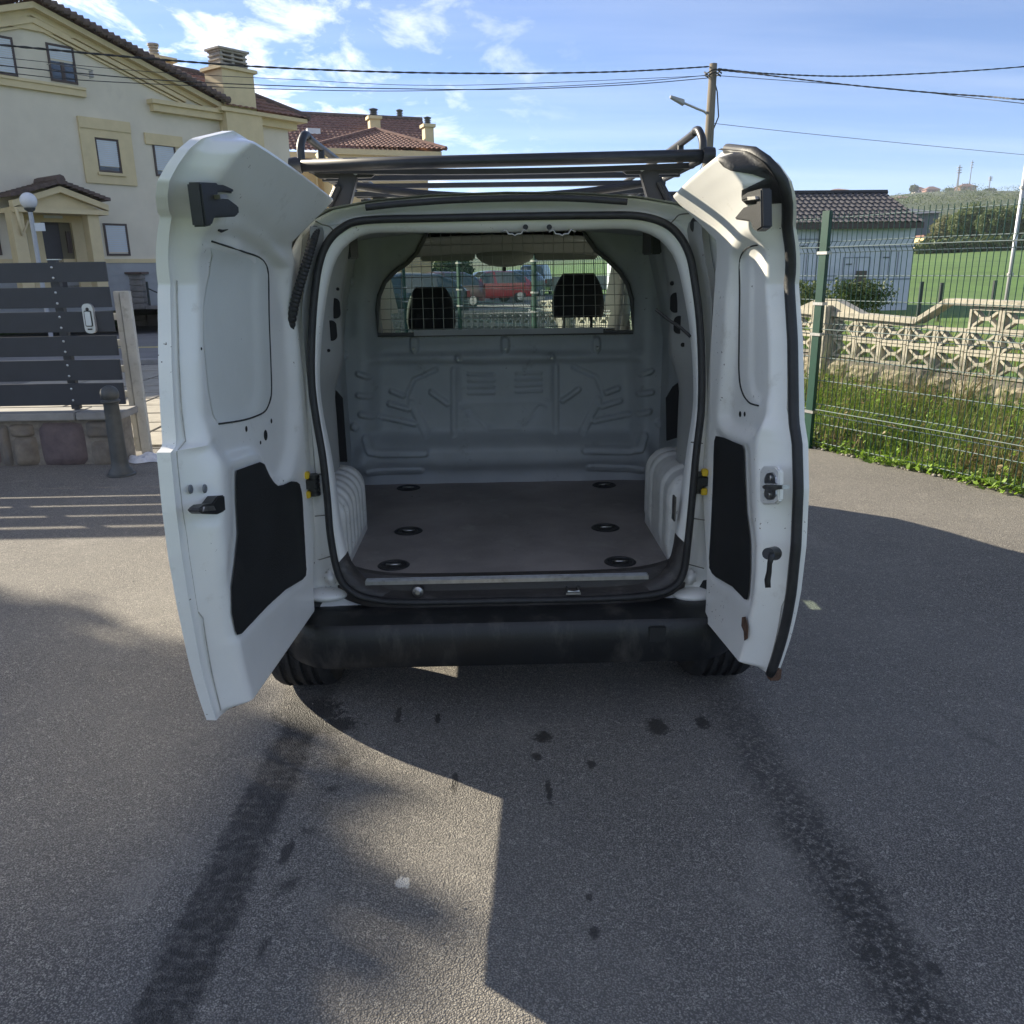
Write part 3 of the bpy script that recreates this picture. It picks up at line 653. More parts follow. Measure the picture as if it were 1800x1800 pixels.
while zw < 1.78:
    xx_ = [x for x in np.arange(wp[:, 0].min(), wp[:, 0].max(), .004) if inpoly(np.array([x]), np.array([zw]), wpoly)[0]]
    if xx_: MB().tube([(xx_[0]-.02, IY+.0235, zw), ((xx_[0]+xx_[-1])/2, IY+.0235, zw+.002), (xx_[-1]+.02, IY+.0235, zw+.004)], .0017, 5).build('grille_wire', wire_m, part)
    zw += sp
# bolts on the partition lugs
for px, py in ((888, 613), (727, 613), (1050, 610), (607, 621), (1170, 613), (626, 746), (1155, 740), (806, 632), (969, 629)):
    x, z = pp(px, py); MB().lathe([(0, -.006), (.005, -.006), (.0065, 0), (.0065, .02)], (x, IY-.028, z), 8, 'y').build('bolt', steel, part)
# ---- cab: seats, dashboard, headliner, visors, mirror
seat_m = mat('seat_fabric_black', (.014, .015, .02), .85, var=.2, scale=40, bump=.2, bscale=300)
def headrest(xa, ya, xb, yb, Y):
    a_, b_ = P(xa, ya, Y=Y), P(xb, yb, Y=Y); cx = (a_[0]+b_[0])/2; w = (b_[0]-a_[0])/2; zt, zb = a_[2], b_[2]; rows = []
    for i in range(17):
        tq = i/16; z = zb+(zt-zb)*tq; ww = w*(1-.42*tq**3.2)*(.93+.07*min(1, tq*6)); dd = .055*math.sin(math.pi*min(1, max(0, .08+.86*tq)))**.5
        rows.append([(cx+ww*math.copysign(abs(math.cos(q))**.6, math.cos(q)), Y+dd*math.copysign(abs(math.sin(q))**.7, math.sin(q)), z) for q in np.linspace(0, 2*math.pi, 29)])
    mb = MB().grid(np.array(rows)); mb.add(rows[0][:-1], [tuple(range(28))]); mb.add(rows[-1][:-1], [tuple(range(28))])
    h = mb.build('headrest', seat_m, van, smooth='auto')
    for dx in (-.55, .5): MB().tube([(cx+w*dx, Y, zb-.12), (cx+w*dx, Y, zb+.03)], .008, 8).build('headrest_post', blackp, h, smooth=True)
    return cx, zb
for c in ((712, 505, 802, 578, 4.78), (970, 481, 1062, 557, 4.78)):
    cx, zb = headrest(*c)
    s_ = 1 if cx > VX else -1; mb = MB()
    rows = [[(cx+.24*math.cos(q)*(1-.15*tq**4), 4.85-.1*tq+.09*math.sin(q)+(.0), .55+(zb-.06-.55)*tq) for q in np.linspace(0, 2*math.pi, 21)] for tq in np.linspace(0, 1, 9)]
    mb.grid(np.array(rows)); mb.add(rows[-1][:-1], [tuple(range(20))]); mb.box((cx-.25, 4.85, .42), (cx+.25, 5.3, .58)); mb.build('seat', seat_m, van, smooth='auto')
MB().box((VX-.78, 5.3, .5), (VX+.78, 5.72, 1.02)).build('dashboard', blackp, van, bevel=.04)
rows = []
for y in np.linspace(4.34, 5.2, 10): rows.append([(x, y, 1.775-.075*sstep(4.9, 5.2, y)-.03*((x-VX)/.7)**2) for x in np.linspace(VX-.72, VX+.72, 12)])
hl_m = mat('headliner_grey', (.23, .23, .22), .9)
MB().grid(np.array(rows)).build('headliner', hl_m, van, smooth=True)
for a_, b_ in (((738, 434), (835, 458)), ((940, 430), (1050, 456))):
    p_, q_ = P(*a_, Y=5.2), P(*b_, Y=5.2); MB().box((p_[0], 5.19, q_[2]), (q_[0], 5.215, p_[2])).build('sun_visor', hl_m, van, bevel=.01)
p_, q_ = P(836, 436, Y=5.15), P(940, 470, Y=5.15); MB().sphere(((p_[0]+q_[0])/2, 5.2, (p_[2]+q_[2])/2+.02), .5*(q_[0]-p_[0]), 20, 10, (1, .35, .42)).build('mirror_console', hl_m, van, smooth=True)
p_ = P(886, 473, Y=5.15); MB().box((p_[0]-.012, 5.12, p_[2]-.012), (p_[0]+.012, 5.15, p_[2]+.012)).build('mirror_mount', rubber, van, bevel=.003)
for s in (-1, 1):
    MB().tube([(VX+s*.78, yf(5.33), 1.67), (VX+s*.82, yf(5.9), 1.30), (VX+s*.83, yf(6.2), 1.08)], .032, 8).build('windscreen_pillar', hl_m, van, smooth=True)
    MB().box((VX+s*.98-.09, 5.55, 1.12), (VX+s*.98+.09, 5.65, 1.34)).box((VX+s*.86-.05, 5.58, 1.14), (VX+s*.86+.05, 5.62, 1.2)).build('side_mirror', blackp, van, bevel=.02)
# ---- roof rack
mb = MB(); ry = 2.98; ya = P(520, 291, Y=ry); yb = P(1245, 273, Y=ry); zr = (ya[2]+yb[2])/2
rk = MB().tube([ya, yb], .020, 14).build('roof_rack', rack_m, van, smooth=True)
for q in (ya, yb): MB().lathe([(0, -.02), (.024, -.02), (.027, 0), (.024, .02), (0, .02)], tuple(q), 14, 'x').build('end_cap', rack_m, rk, smooth='auto')
rx0, rx1 = ya[0]+.02, yb[0]-.02
for s, x in ((1, rx0), (-1, rx1)):
    pth = [(x, ry, zr), (x, ry, zr+.045), (x+s*.004, ry+.02, zr+.075), (x+s*.008, ry+.07, zr+.095), (x+s*.01, ry+.25, zr+.085), (x+s*.01, ry+1.5, zr+.075), (x+s*.01, ry+2.0, zr+.07), (x+s*.01, ry+2.05, zr)]
    MB().tube(smooth_path(pth, 5), .013, 10).build('side_rail', rack_m, rk, smooth=True)
    MB().tube([(x+s*.01, ry, zr-.01), (x+s*.01, ry+2.05, zr-.01)], .012, 8).build('lower_rail', rack_m, rk, smooth=True)
    for yy in (.3, 1.05): MB().tube([(x+s*.01, ry+yy, zr), (x+s*.01, ry+yy, zr+.085)], .012, 8).build('rail_post', rack_m, rk)
for i, yy in enumerate((.12, .35, .62, .95, 1.3, 1.65, 2.05)):
    sag = -.012 if i % 2 else -.0
    pts = [(x, ry+yy, zr-.012-.004*i+sag*0+(.0 if i % 3 else -.010*(1-((x-VX)/.62)**2))) for x in np.linspace(rx0, rx1, 9)]
    mb = MB()
    for a_, b_ in zip(pts[:-1], pts[1:]): mb.hexa([(a_[0], a_[1]-.016, a_[2]-.009), (b_[0], b_[1]-.016, b_[2]-.009), (b_[0], b_[1]+.016, b_[2]-.009), (a_[0], a_[1]+.016, a_[2]-.009), (a_[0], a_[1]-.016, a_[2]+.009), (b_[0], b_[1]-.016, b_[2]+.009), (b_[0], b_[1]+.016, b_[2]+.009), (a_[0], a_[1]+.016, a_[2]+.009)])
    mb.build('cross_bar', rack_m, rk)
for yy, pz in ((.14, 0), (1.0, 0), (1.9, 0)):
    for s in (-1, 1):
        xf = VX-.02+s*.565; mb = MB()
        mb.hexa([(xf-.035, ry+yy-.02, 1.815), (xf+.035, ry+yy-.02, 1.815), (xf+.035, ry+yy+.03, 1.815), (xf-.035, ry+yy+.03, 1.815), (xf-s*.05-.03, ry+yy-.02, zr-.012), (xf-s*.05+.03, ry+yy-.02, zr-.012), (xf-s*.05+.03, ry+yy+.02, zr-.012), (xf-s*.05-.03, ry+yy+.02, zr-.012)])
        mb.hexa([(xf-s*.03-.09, ry+yy-.012, zr-.035), (xf-s*.03+.09, ry+yy-.012, zr-.035), (xf-s*.03+.09, ry+yy+.012, zr-.035), (xf-s*.03-.09, ry+yy+.012, zr-.035), (xf-s*.03-.13, ry+yy-.012, zr-.008), (xf-s*.03+.13, ry+yy-.012, zr-.008), (xf-s*.03+.13, ry+yy+.012, zr-.008), (xf-s*.03-.13, ry+yy+.012, zr-.008)])
        mb.tube([(xf+s*.03, ry+yy-.035, 1.83), (xf-s*.01, ry+yy-.03, 1.9)], .013, 8)
        f_ = mb.build('rack_foot', rack_m, rk, bevel=.003)
        MB().lathe([(0, -.012), (.008, -.012), (.008, 0)], (xf-s*.07, ry+yy-.02, zr-.02), 10, 'y').build('bolt', alu, rk)
pts = [(x, ry+.30, 1.925-.055*(1-((x-VX)/.6)**2)) for x in np.linspace(VX-.58, VX+.58, 15)]
MB().tube(pts, .014, 8, flat=1.0).build('cross_bar', rack_m, rk, smooth=True)
# ================================================================ rear doors
class Door:
    def __init__(s, side, h, ang):
        s.s = side; s.h = np.array(h, float); a_ = R(ang)
        s.d = np.array([side*math.sin(a_), -math.cos(a_)]); s.n = np.array([-side*math.cos(a_), -math.sin(a_)])
    def pt(s, u, z, w): q = s.h+s.d*u+s.n*w; return (q[0], q[1], z)
    def uz(s, px, py, w=0):
        r = ray(px, py); o = s.h+s.n*w; tt = ((o-CAM[:2])@s.n)/(r[:2]@s.n); q = CAM+tt*r
        return ((q[:2]-s.h)@s.d, q[2])
    def skin(s, z): return .20*np.clip((np.asarray(z)-1.56)/.40, 0, 1.05)**1.9+.03*np.clip((.62-np.asarray(z))/.3, 0, 1)**2
    def setup(s, tip, strip, hinge, zb, zt, T=.10, lip=.024):
        s.T = T; s.lip = lip; s.zb, s.zt = zb, zt
        s.tipz = np.array([z for u, z in tip][::-1]); s.tipu = np.array([u for u, z in tip][::-1])
        sp_ = sorted(((z, u) for u, z in strip)); s.sz = np.array([a_ for a_, _ in sp_]); s.su = np.array([b_ for _, b_ in sp_])
        hp_ = sorted(((z, u) for u, z in hinge)); s.hz = np.array([a_ for a_, _ in hp_]); s.hu = np.array([b_ for _, b_ in hp_])
        nz, nu = 300, 96
        zz = np.linspace(zb, zt, nz); U = np.zeros((nz, nu)); Z = np.repeat(zz[:, None], nu, 1)
        for i, z in enumerate(zz):
            ut = np.interp(z, s.tipz, s.tipu); uh = np.interp(z, s.hz, s.hu); U[i] = np.linspace(uh, ut, nu)
        s.U, s.Z = U, Z; s.H = np.zeros_like(U)
    def area(s, poly, h, k=3, w=None):
        w = s.T if w is None else w
        m = inpoly(s.U, s.Z, [s.uz(px, py, w+float(s.skin(s.uz(px, py, w)[1]))) for px, py in poly]).astype(float)
        s.H += h*blur(m, k)
    def finish(s):
        ut = np.interp(s.Z, s.tipz, s.tipu); ub = np.minimum(np.interp(s.Z, s.sz, s.su), ut-s.lip-.035); uh = np.interp(s.Z, s.hz, s.hu)
        base = s.T+s.H
        f = np.clip((s.U-ub)/(ut-s.lip-ub), 0, 1)
        drop = .16*sstep(0, .16, f)+.84*f**1.15
        Wt = base*(1-drop)+.014*drop
        Wt = np.where(s.U > ut-s.lip, .014, Wt)
        Wt = blur(Wt, 1)
        # hinge side rounding
        Wt = Wt*(.7+.3*sstep(0, .04, s.U-uh)**.6)
        # bottom and top returns
        rb = sstep(0, .028, s.Z-s.zb)*.85+.15; Wt = .014+(Wt-.014)*rb*sstep(0, .03, s.zt-s.Z)
        s.W = Wt+s.skin(s.Z)
        fz = 1-np.clip((s.U-uh)/(ut-uh), 0, 1); ZD = s.Z-.085*fz**1.3*sstep(1.6, s.zt, s.Z)
        a_ = np.stack([s.h[0]+s.d[0]*s.U+s.n[0]*s.W, s.h[1]+s.d[1]*s.U+s.n[1]*s.W, ZD], -1)
        # outer skin 1 mm from the lip, closes the shell
        Ws = s.skin(s.Z)-.012-.02*np.sin(np.pi*np.clip((s.Z-.3)/1.6, 0, 1))*.5
        b_ = np.stack([s.h[0]+s.d[0]*s.U+s.n[0]*Ws, s.h[1]+s.d[1]*s.U+s.n[1]*Ws, ZD], -1)
        mb = MB().grid(a_); mb.grid(b_[::8, ::8] if False else b_)
        for k0 in (0, -1):
            mb.grid(np.stack([a_[:, k0], b_[:, k0]], 1)); mb.grid(np.stack([a_[k0], b_[k0]], 1))
        return mb
    def w_at(s, u, z):
        i = np.clip(int(round((z-s.zb)/(s.zt-s.zb)*299)), 0, 299); j = int(np.argmin(abs(s.U[i]-u))); return s.W[i, j]
    def on(s, px, py, dw=.0):
        w = s.T
        for _ in range(6): u, z = s.uz(px, py, w); w = .5*w+.5*(s.w_at(u, z)+dw)
        u, z = s.uz(px, py, w); return s.pt(u, z, w)
    def patch(s, poly, dw, st=.004):
        pz = []
        for px, py in poly:
            w = s.T
            for _ in range(6): u, z = s.uz(px, py, w); w = .5*w+.5*s.w_at(u, z)
            pz.append(s.uz(px, py, w))
        wp = np.array(pz); gu = np.arange(wp[:, 0].min()-2*st, wp[:, 0].max()+2*st, st); gz = np.arange(wp[:, 1].min()-2*st, wp[:, 1].max()+2*st, st)
        UU, ZZ = np.meshgrid(gu, gz); m = inpoly(UU, ZZ, pz); nb_ = np.zeros_like(m)
        for di in (-1, 0, 1):
            for dj in (-1, 0, 1): nb_ |= np.roll(np.roll(m, di, 0), dj, 1)
        edge_ = nb_ & ~m
        A0 = wp; B0 = np.roll(wp, -1, 0); Dd = B0-A0
        for i, j in zip(*np.where(edge_)):
            q = np.array([UU[i, j], ZZ[i, j]]); tq = np.clip(((q-A0)*Dd).sum(1)/(Dd**2).sum(1), 0, 1); C_ = A0+Dd*tq[:, None]; k = np.argmin(((C_-q)**2).sum(1)); UU[i, j], ZZ[i, j] = C_[k]
        k_ = nb_[:-1, :-1] & nb_[1:, :-1] & nb_[:-1, 1:] & nb_[1:, 1:] & (m[:-1, :-1] | m[1:, :-1] | m[:-1, 1:] | m[1:, 1:])
        ii = np.clip(((ZZ-s.zb)/(s.zt-s.zb)*299).round().astype(int), 0, 299)
        uh = s.U[ii, 0]; ut = s.U[ii, -1]; jj = np.clip(((UU-uh)/(ut-uh)*95).round().astype(int), 0, 95)
        Wb = blur(s.W[ii, jj], 3)+dw
        g = np.stack([s.h[0]+s.d[0]*UU+s.n[0]*Wb, s.h[1]+s.d[1]*UU+s.n[1]*Wb, ZZ], -1)
        mb = MB().grid(g, keep=k_); return mb
    def plate(s, poly, th, dw=0., flat=True, back=.0):
        pts = [np.array(s.on(px, py, dw)) for px, py in poly]
        if flat:
            ws = [((p[:2]-s.h)@s.n)-float(s.skin(p[2]))*0 for p in pts]; w = float(np.mean(ws))
            pts = [np.array(s.pt(*s.uz(px, py, w+th), w+th)) for px, py in poly]
        return MB().slab(pts, tuple(-s.n*(th+back))+(0,))
# ---- left door
dl = Door(-1, (-.775, 2.85), 4)
tip_px = [(400,230),(345,243),(322,262),(302,290),(287,318),(284,345),(287,372),(292,380),(290,500),(291,580),(292,640),(296,720),(300,776),(299,786),(290,795),(300,900),(310,980),(323,1060),(340,1150),(355,1212),(372,1266)]
def tipcurve(D_, pxs):
    out = []
    for px, py in pxs:
        w = 0.
        for _ in range(8): u, z = D_.uz(px, py, w); w = float(D_.skin(z))
        out.append((u, z))
    return out
tip = tipcurve(dl, tip_px); tip = [tip[0]]+[t_ for i, t_ in enumerate(tip[1:], 1) if t_[1] < tip[0][1]]
tt_ = [tip[0]]
for q in tip[1:]:
    if q[1] < tt_[-1][1]-.002: tt_.append(q)
tip = tt_
zt = tip[0][1]; zb = tip[-1][1]
strip = [dl.uz(px, py, .10+float(dl.skin(dl.uz(px, py, .10)[1]))) for px, py in [(363,287),(351,317),(360,398),(363,450),(349,520),(347,581),(352,678),(361,729),(373,763),(387,791),(389,907),(383,1000),(389,1124),(398,1168),(388,1205)]]
hg = [dl.uz(px, py, .075+float(dl.skin(dl.uz(px, py, .08)[1]))) for px, py in [(549,1085),(548,900),(543,740),(531,580),(519,470),(508,410)]]
ue = dl.uz(548, 352, .05+float(dl.skin(1.88)))[0]
hg += [(hg[-1][0]*.6+ue*.4, hg[-1][1]+.04), (ue, 1.88), (ue-.01, 1.95)]
print('hinge L', [(round(float(a_), 3), round(float(b_), 3)) for a_, b_ in hg], zb, zt)
dl.setup(tip, strip, [(max(-.14, a_), b_) for a_, b_ in hg], zb, zt)
dl.area([(352,500),(347,581),(352,678),(361,729),(373,763),(387,791),(408,806),(458,792),(470,800),(480,830),(493,850),(508,838),(520,790),(526,700),(520,560),(505,470),(480,430),(440,405),(365,400)], -.032, 2)
dl.area([(360,440),(460,455),(470,480),(474,690),(462,725),(385,742),(352,678),(347,581)], -.008, 1)
dl.area([(408,820),(458,804),(470,815),(478,842),(490,858),(510,848),(528,855),(540,1005),(530,1026),(500,1045),(412,1130),(398,1040),(410,940)], -.010, 1)
dl.area([(365,300),(520,420),(500,440),(440,400),(365,380)], -.02, 4)
dl.area([(400,410),(445,430),(438,445),(392,428)], .012, 2)
zbl, utl = zb, float(np.interp(zb+.02, dl.tipz, dl.tipu))
door_l = dl.finish().build('rear_door', paint_in, van, smooth='auto', fix=True); tag(door_l, 'wide left rear door swung open, inner side in shade')
dl.patch([(412,827),(454,812),(463,816),(473,838),(480,848),(487,854),(497,852),(510,846),(519,847),(524,851),(527,862),(529,875),(536,1000),(535,1012),(529,1019),(498,1037),(467,1065),(421,1114),(415,1116),(411,1110),(404,1078),(404,1031),(410,985),(415,938),(412,880)], .006).build('door_card', card_m, door_l)
dl.patch([(366,430),(400,436),(455,453),(466,463),(472,490),(476,640),(476,692),(470,714),(462,725),(430,736),(386,744),(376,735),(366,690),(357,600),(357,540),(368,480),(372,450)], .0015).build('window_blank', mat('blanked_window_paint', (.66, .67, .635), .5, var=.04, scale=5, dirt=(.45, .47, .44), dscale=9, dth=.62), door_l)
# seam round the blanked window
sm = mat('seam_black', (.02, .02, .02), .7)
MB().tube(smooth_path([dl.on(px, py, .002) for px, py in [(372,424),(400,433),(430,443),(455,452),(468,466),(472,490),(473,560),(476,640),(477,690),(472,712),(462,726),(430,738),(385,745)]], 5), .0025, 6).build('window_seam', sm, door_l)
# black upper latch unit
mb = MB()
def blockd(D_, poly, t0, t1, w0):
    a_ = [D_.pt(*D_.uz(px, py, w0+t1), w0+t1) for px, py in poly]; v = D_.n*(-(t1-t0)); return MB().slab(a_, (v[0], v[1], 0))
w0 = dl.w_at(*dl.uz(375, 350, .13))
lt = blockd(dl, [(352,320),(392,322),(411,330),(411,340),(396,337),(384,338),(383,348),(404,350),(420,362),(421,376),(415,381),(378,383),(374,396),(362,399),(357,360)], -.006, .026, w0).build('upper_latch', blackp, door_l, bevel=.004)
blockd(dl, [(386,342),(398,341),(402,347),(388,350)], .0, .04, w0).build('latch_tongue', steel, lt)
def bolt(D_, px, py, r, m, name='bolt', par=None, h=.006):
    q = np.array(D_.on(px, py)); n = D_.n; t_ = D_.d; mb = MB(); vs_ = []; prof_ = [(r*1.0, 0), (r*.95, h*.6), (r*.5, h), (r*.35, h*.4), (0, h*.4)]
    for a_, hh in prof_:
        for k in range(14):
            an = 2*math.pi*k/14; c_, s_ = math.cos(an)*a_, math.sin(an)*a_
            vs_.append((q[0]+t_[0]*c_+n[0]*hh, q[1]+t_[1]*c_+n[1]*hh, q[2]+s_))
    fs = [(i*14+k, i*14+(k+1) % 14, (i+1)*14+(k+1) % 14, (i+1)*14+k) for i in range(4) for k in range(14)]
    return mb.add(vs_, fs).build(name, m, par, smooth='auto')
for px, py in ((334, 860), (359, 859), (348, 940)): bolt(dl, px, py, .012, mat('grey_plug', (.16, .17, .18), .5), 'screw', door_l)
for px, py, r_ in ((433, 754, .009), (477, 740, .008), (467, 765, .017), (458, 778, .006), (354, 613, .004), (424, 596, .003), (498, 846, .004)): bolt(dl, px, py, r_, hole, 'hole', door_l, .001)
lc = blockd(dl, [(352,893),(360,887),(374,885),(384,872),(395,870),(397,898),(384,904),(357,903),(351,899)], -.02, .012, dl.w_at(*dl.uz(375, 890, .08))).build('latch', blackp, door_l, bevel=.003)
blockd(dl, [(360,891),(376,889),(380,897),(358,899)], .0, .016, dl.w_at(*dl.uz(375, 890, .08))).build('latch_plate', steel, lc)
MB().tube([dl.pt(u_, zbl+.016, dl.w_at(u_, zbl+.016)+.001) for u_ in np.linspace(.03, utl-.05, 14)], .0035, 6).build('bottom_seal', rust, door_l, smooth=True)
blockd(dl, [(385,345+55),(402,396),(401,404),(390,409),(384,406)], .0, .002, dl.w_at(*dl.uz(393, 402, .1))).build('hole', hole, door_l)
# ---- right door
dr = Door(1, (.855, 2.85), 5)
tipr_px = [(1285,262),(1330,266),(1362,288),(1383,318),(1391,350),(1390,400),(1394,500),(1400,600),(1402,740),(1408,780),(1410,860),(1406,960),(1398,1040),(1382,1120),(1360,1187)]
tip = tipcurve(dr, tipr_px); tt_ = [tip[0]]
for q in tip[1:]:
    if q[1] < tt_[-1][1]-.002: tt_.append(q)
tip = tt_; zt, zb = tip[0][1], tip[-1][1]
strip = [dr.uz(px, py, .10+float(dr.skin(dr.uz(px, py, .10)[1]))) for px, py in [(1330,300),(1340,332),(1341,412),(1344,457),(1358,498),(1366,559),(1365,615),(1352,684),(1344,723),(1336,737),(1331,770),(1330,812),(1331,887),(1331,942),(1330,1012),(1327,1075),(1324,1114)]]
hg = [dr.uz(px, py, .075+float(dr.skin(dr.uz(px, py, .08)[1]))) for px, py in [(1242,1088),(1240,850),(1248,700),(1258,560),(1263,480),(1264,410)]]
ue = dr.uz(1216, 350, .05+float(dr.skin(1.88)))[0]
hg += [(hg[-1][0]*.6+ue*.4, hg[-1][1]+.04), (ue, 1.88), (ue-.01, 1.95)]
print('hinge R', [(round(float(a_), 3), round(float(b_), 3)) for a_, b_ in hg], zb, zt)
dr.setup(tip, strip, [(max(-.12, a_), b_) for a_, b_ in hg], zb, zt, lip=.02)
dr.area([(1341,412),(1305,422),(1286,450),(1280,520),(1276,600),(1268,700),(1264,735),(1275,752),(1300,764),(1318,764),(1332,742),(1352,684),(1365,615),(1366,559),(1358,498),(1344,457)], -.032, 2)
dr.area([(1338,430),(1310,438),(1300,462),(1300,657),(1306,690),(1318,707),(1350,690),(1364,610),(1364,560),(1352,490)], -.008, 1)
dr.area([(1258,760),(1292,772),(1314,786),(1318,898),(1326,956),(1325,1002),(1318,1062),(1290,1038),(1258,1022),(1245,1003),(1248,940)], -.010, 1)
door_r = dr.finish().build('rear_door', paint_in, van, smooth='auto'); tag(door_r, 'narrow right rear door swung open, sunlit inside, with black rubber edge seal')
dr.patch([(1261,766),(1275,769),(1291,776),(1308,783),(1311,790),(1312,831),(1315,898),(1319,925),(1322,956),(1322,998),(1320,1030),(1317,1054),(1312,1053),(1291,1031),(1261,1014),(1254,1008),(1250,998),(1249,981),(1254,887),(1258,776)], .006).build('door_card', card_m, door_r)
MB().tube(smooth_path([dr.on(px, py, .002) for px, py in [(1331,431),(1318,434),(1307,442),(1300,462),(1300,518),(1299,600),(1299,657),(1304,688),(1316,707),(1333,713)]], 5), .0025, 6).build('window_seam', sm, door_r)
w0 = dr.w_at(*dr.uz(1322, 355, .13))
lt = blockd(dr, [(1338,331),(1312,338),(1302,345),(1303,353),(1318,350),(1330,352),(1329,358),(1305,365),(1290,383),(1292,386),(1318,390),(1322,403),(1329,407),(1339,400)], -.006, .024, w0).build('upper_latch', blackp, door_r, bevel=.004)
blockd(dr, [(1313,346),(1327,345),(1328,350),(1314,352)], 0, .035, w0).build('latch_tongue', steel, lt)
for D_, zb_, dn in ((dl, zbl, door_l), (dr, zb, door_r)):
    hem = mat('hem_sealer', (.40, .38, .34), .7, var=.3, scale=30)
    MB().tube([D_.pt(float(np.interp(z, D_.tipz, D_.tipu))-D_.lip+.002, z, D_.w_at(float(np.interp(z, D_.tipz, D_.tipu))-D_.lip, z)+.001) for z in np.linspace(zb_+.02, 1.6, 60)], .0016, 5).build('hem_seam', hem, dn, smooth=True)
# lip seal along the closing edge, torn black tape at the top corner
lp = [dr.pt(np.interp(z, dr.tipz, dr.tipu)-.004, z, float(dr.skin(z))+.010) for z in np.linspace(zb, zt, 60)]
MB().tube(lp, .0155, 10).build('edge_seal', rubber, door_r, smooth=True)
lp = [dr.pt(np.interp(z, dr.tipz, dr.tipu)-.034, z, float(dr.skin(z))+.016) for z in np.linspace(zb+.02, zt-.12, 50)]
MB().tube(lp, .0085, 8).build('edge_seal', rubber, door_r, smooth=True)
mb = MB(); q0 = [(1284,262),(1300,257),(1335,264),(1352,280),(1366,300),(1360,322),(1348,318),(1338,328),(1332,305),(1322,300),(1312,288),(1298,272)]
pts = []
rows = []
for k, z in enumerate(np.linspace(zt-.16, zt+.002, 14)):
    ut = float(np.interp(z, dr.tipz, dr.tipu)); wd = .055+.03*math.sin(k*.9)+.012*random.random()
    rows.append([dr.pt(ut+.004-wd*j/5, z, max(float(dr.skin(z))+.026, dr.w_at(ut-wd*j/5, z)+.006)+.004*random.random()) for j in range(6)])
MB().grid(np.array(rows)).build('torn_seal_flap', rubber, door_r, smooth=True)
q = dr.pt(dr.tipu[0]-.005, zb+.008, .02); MB().box((q[0]-.02, q[1]-.016, q[2]-.025), (q[0]+.02, q[1]+.016, q[2]+.02)).build('edge_end_cap', rust, door_r, bevel=.006)
# lock catch, handle, screws
w1 = dr.w_at(*dr.uz(1355, 860, .06))
lk = blockd(dr, [(1340,820),(1362,820),(1369,828),(1368,880),(1362,887),(1340,887),(1334,880),(1335,828)], -.01, .006, w1).build('catch_recess', paint_in, door_r, bevel=.004)
blockd(dr, [(1347,832),(1357,830),(1363,838),(1364,850),(1343,850),(1343,840)], 0, .010, w1).build('catch_plate', alu, lk, bevel=.002)
blockd(dr, [(1343,861),(1364,861),(1364,870),(1358,878),(1348,879),(1342,872)], 0, .010, w1).build('catch_plate', alu, lk, bevel=.002)
blockd(dr, [(1339,854),(1345,852),(1375,853),(1375,860),(1345,861),(1340,859)], .008, .03, w1).build('catch_bar', steel, lk, bevel=.002)
for px, py in ((1354, 840), (1352, 869)): 
    q = np.array(dr.pt(*dr.uz(px, py, w1+.012), w1+.012)); MB().sphere(tuple(q), .008, 10, 6, (.5, 1, 1)).build('screw', steel, lk, smooth=True)
wh_ = dr.w_at(*dr.uz(1356, 970, .05))
hd = MB().tube([dr.pt(*dr.uz(1356, 973, wh_), wh_-.01), dr.pt(*dr.uz(1356, 973, wh_+.03), wh_+.04)], [.021, .017], 18).build('door_handle', blackp, door_r, smooth='auto')
MB().tube([dr.pt(*dr.uz(px, py, wh_+.04), wh_+.04) for px, py in [(1357, 975), (1353, 990), (1352, 1005), (1349, 1020), (1350, 1033)]], [.012, .0095, .010, .012, .011], 12, flat=.7).build('lever', blackp, hd, smooth=True)
for px, py in ((1367, 944), (1343, 1001)): bolt(dr, px, py, .010, mat('grey_plug', (.16, .17, .18), .5), 'screw', door_r)
for px, py, r_ in ((1301, 728, .010), (1309, 728, .008), (1232, 1028, .016)): bolt(dr, px, py, r_, hole, 'hole', door_r, .001)
blockd(dr, [(1304,1085),(1309,1084),(1312,1094),(1314,1104),(1313,1122),(1308,1126),(1307,1110),(1303,1100)], 0, .003, dr.w_at(*dr.uz(1308, 1105, .07))).build('rusted_slot', rust, door_r)
MB().tube([dr.pt(u_, zb+.016, dr.w_at(u_, zb+.016)+.001) for u_ in np.linspace(.03, float(np.interp(zb+.02, dr.tipz, dr.tipu))-.05, 12)], .0035, 6).build('bottom_seal', mat('grey_seal', (.2, .19, .18), .7), door_r, smooth=True)
# ================================================================ left: slatted fence on a stone wall, bollard, gate
slat_m = mat('anthracite_slat', (.030, .033, .042), .45, var=.12, scale=6, bump=.05, bscale=200)
WY = 7.35
fence = thing('slat_fence', (-4.5, WY, 0), 'anthracite fence of six wide horizontal slats on top of the low stone wall', 'fence')
xr = [P(192, 480, Y=WY)[0], P(215, 690, Y=WY)[0]]; XR = (xr[0]+xr[1])/2; XL = -9.4
edges_y = [(461, 496), (505, 541), (548, 584), (591, 626), (633, 669), (674, 712)]
for a_, b_ in edges_y:
    zt_, zb_ = P(120, a_, Y=WY)[2], P(120, b_, Y=WY)[2]
    for xa, xb in ((-5.90+1.2, XR), (XL, -4.706)): MB().box((xa, WY-.012, zb_), (xb, WY+.012, zt_)).build('slat', slat_m, fence, bevel=.003)
zt0, zb0 = P(120, 461, Y=WY)[2], P(120, 712, Y=WY)[2]
pxs = P(112, 600, Y=WY)[0]
for x in (pxs, pxs-1.95, pxs-3.9, pxs-5.2):
    MB().box((x-.035, WY+.014, zb0-.04), (x+.035, WY+.07, zt0+.02)).build('fence_post', slat_m, fence, bevel=.003)
q = P(121, 461, Y=WY+.05); MB().box((pxs-.04, WY+.01, zt0+.02), (pxs+.055, WY+.075, zt0+.027)).build('post_cap', alu, fence)
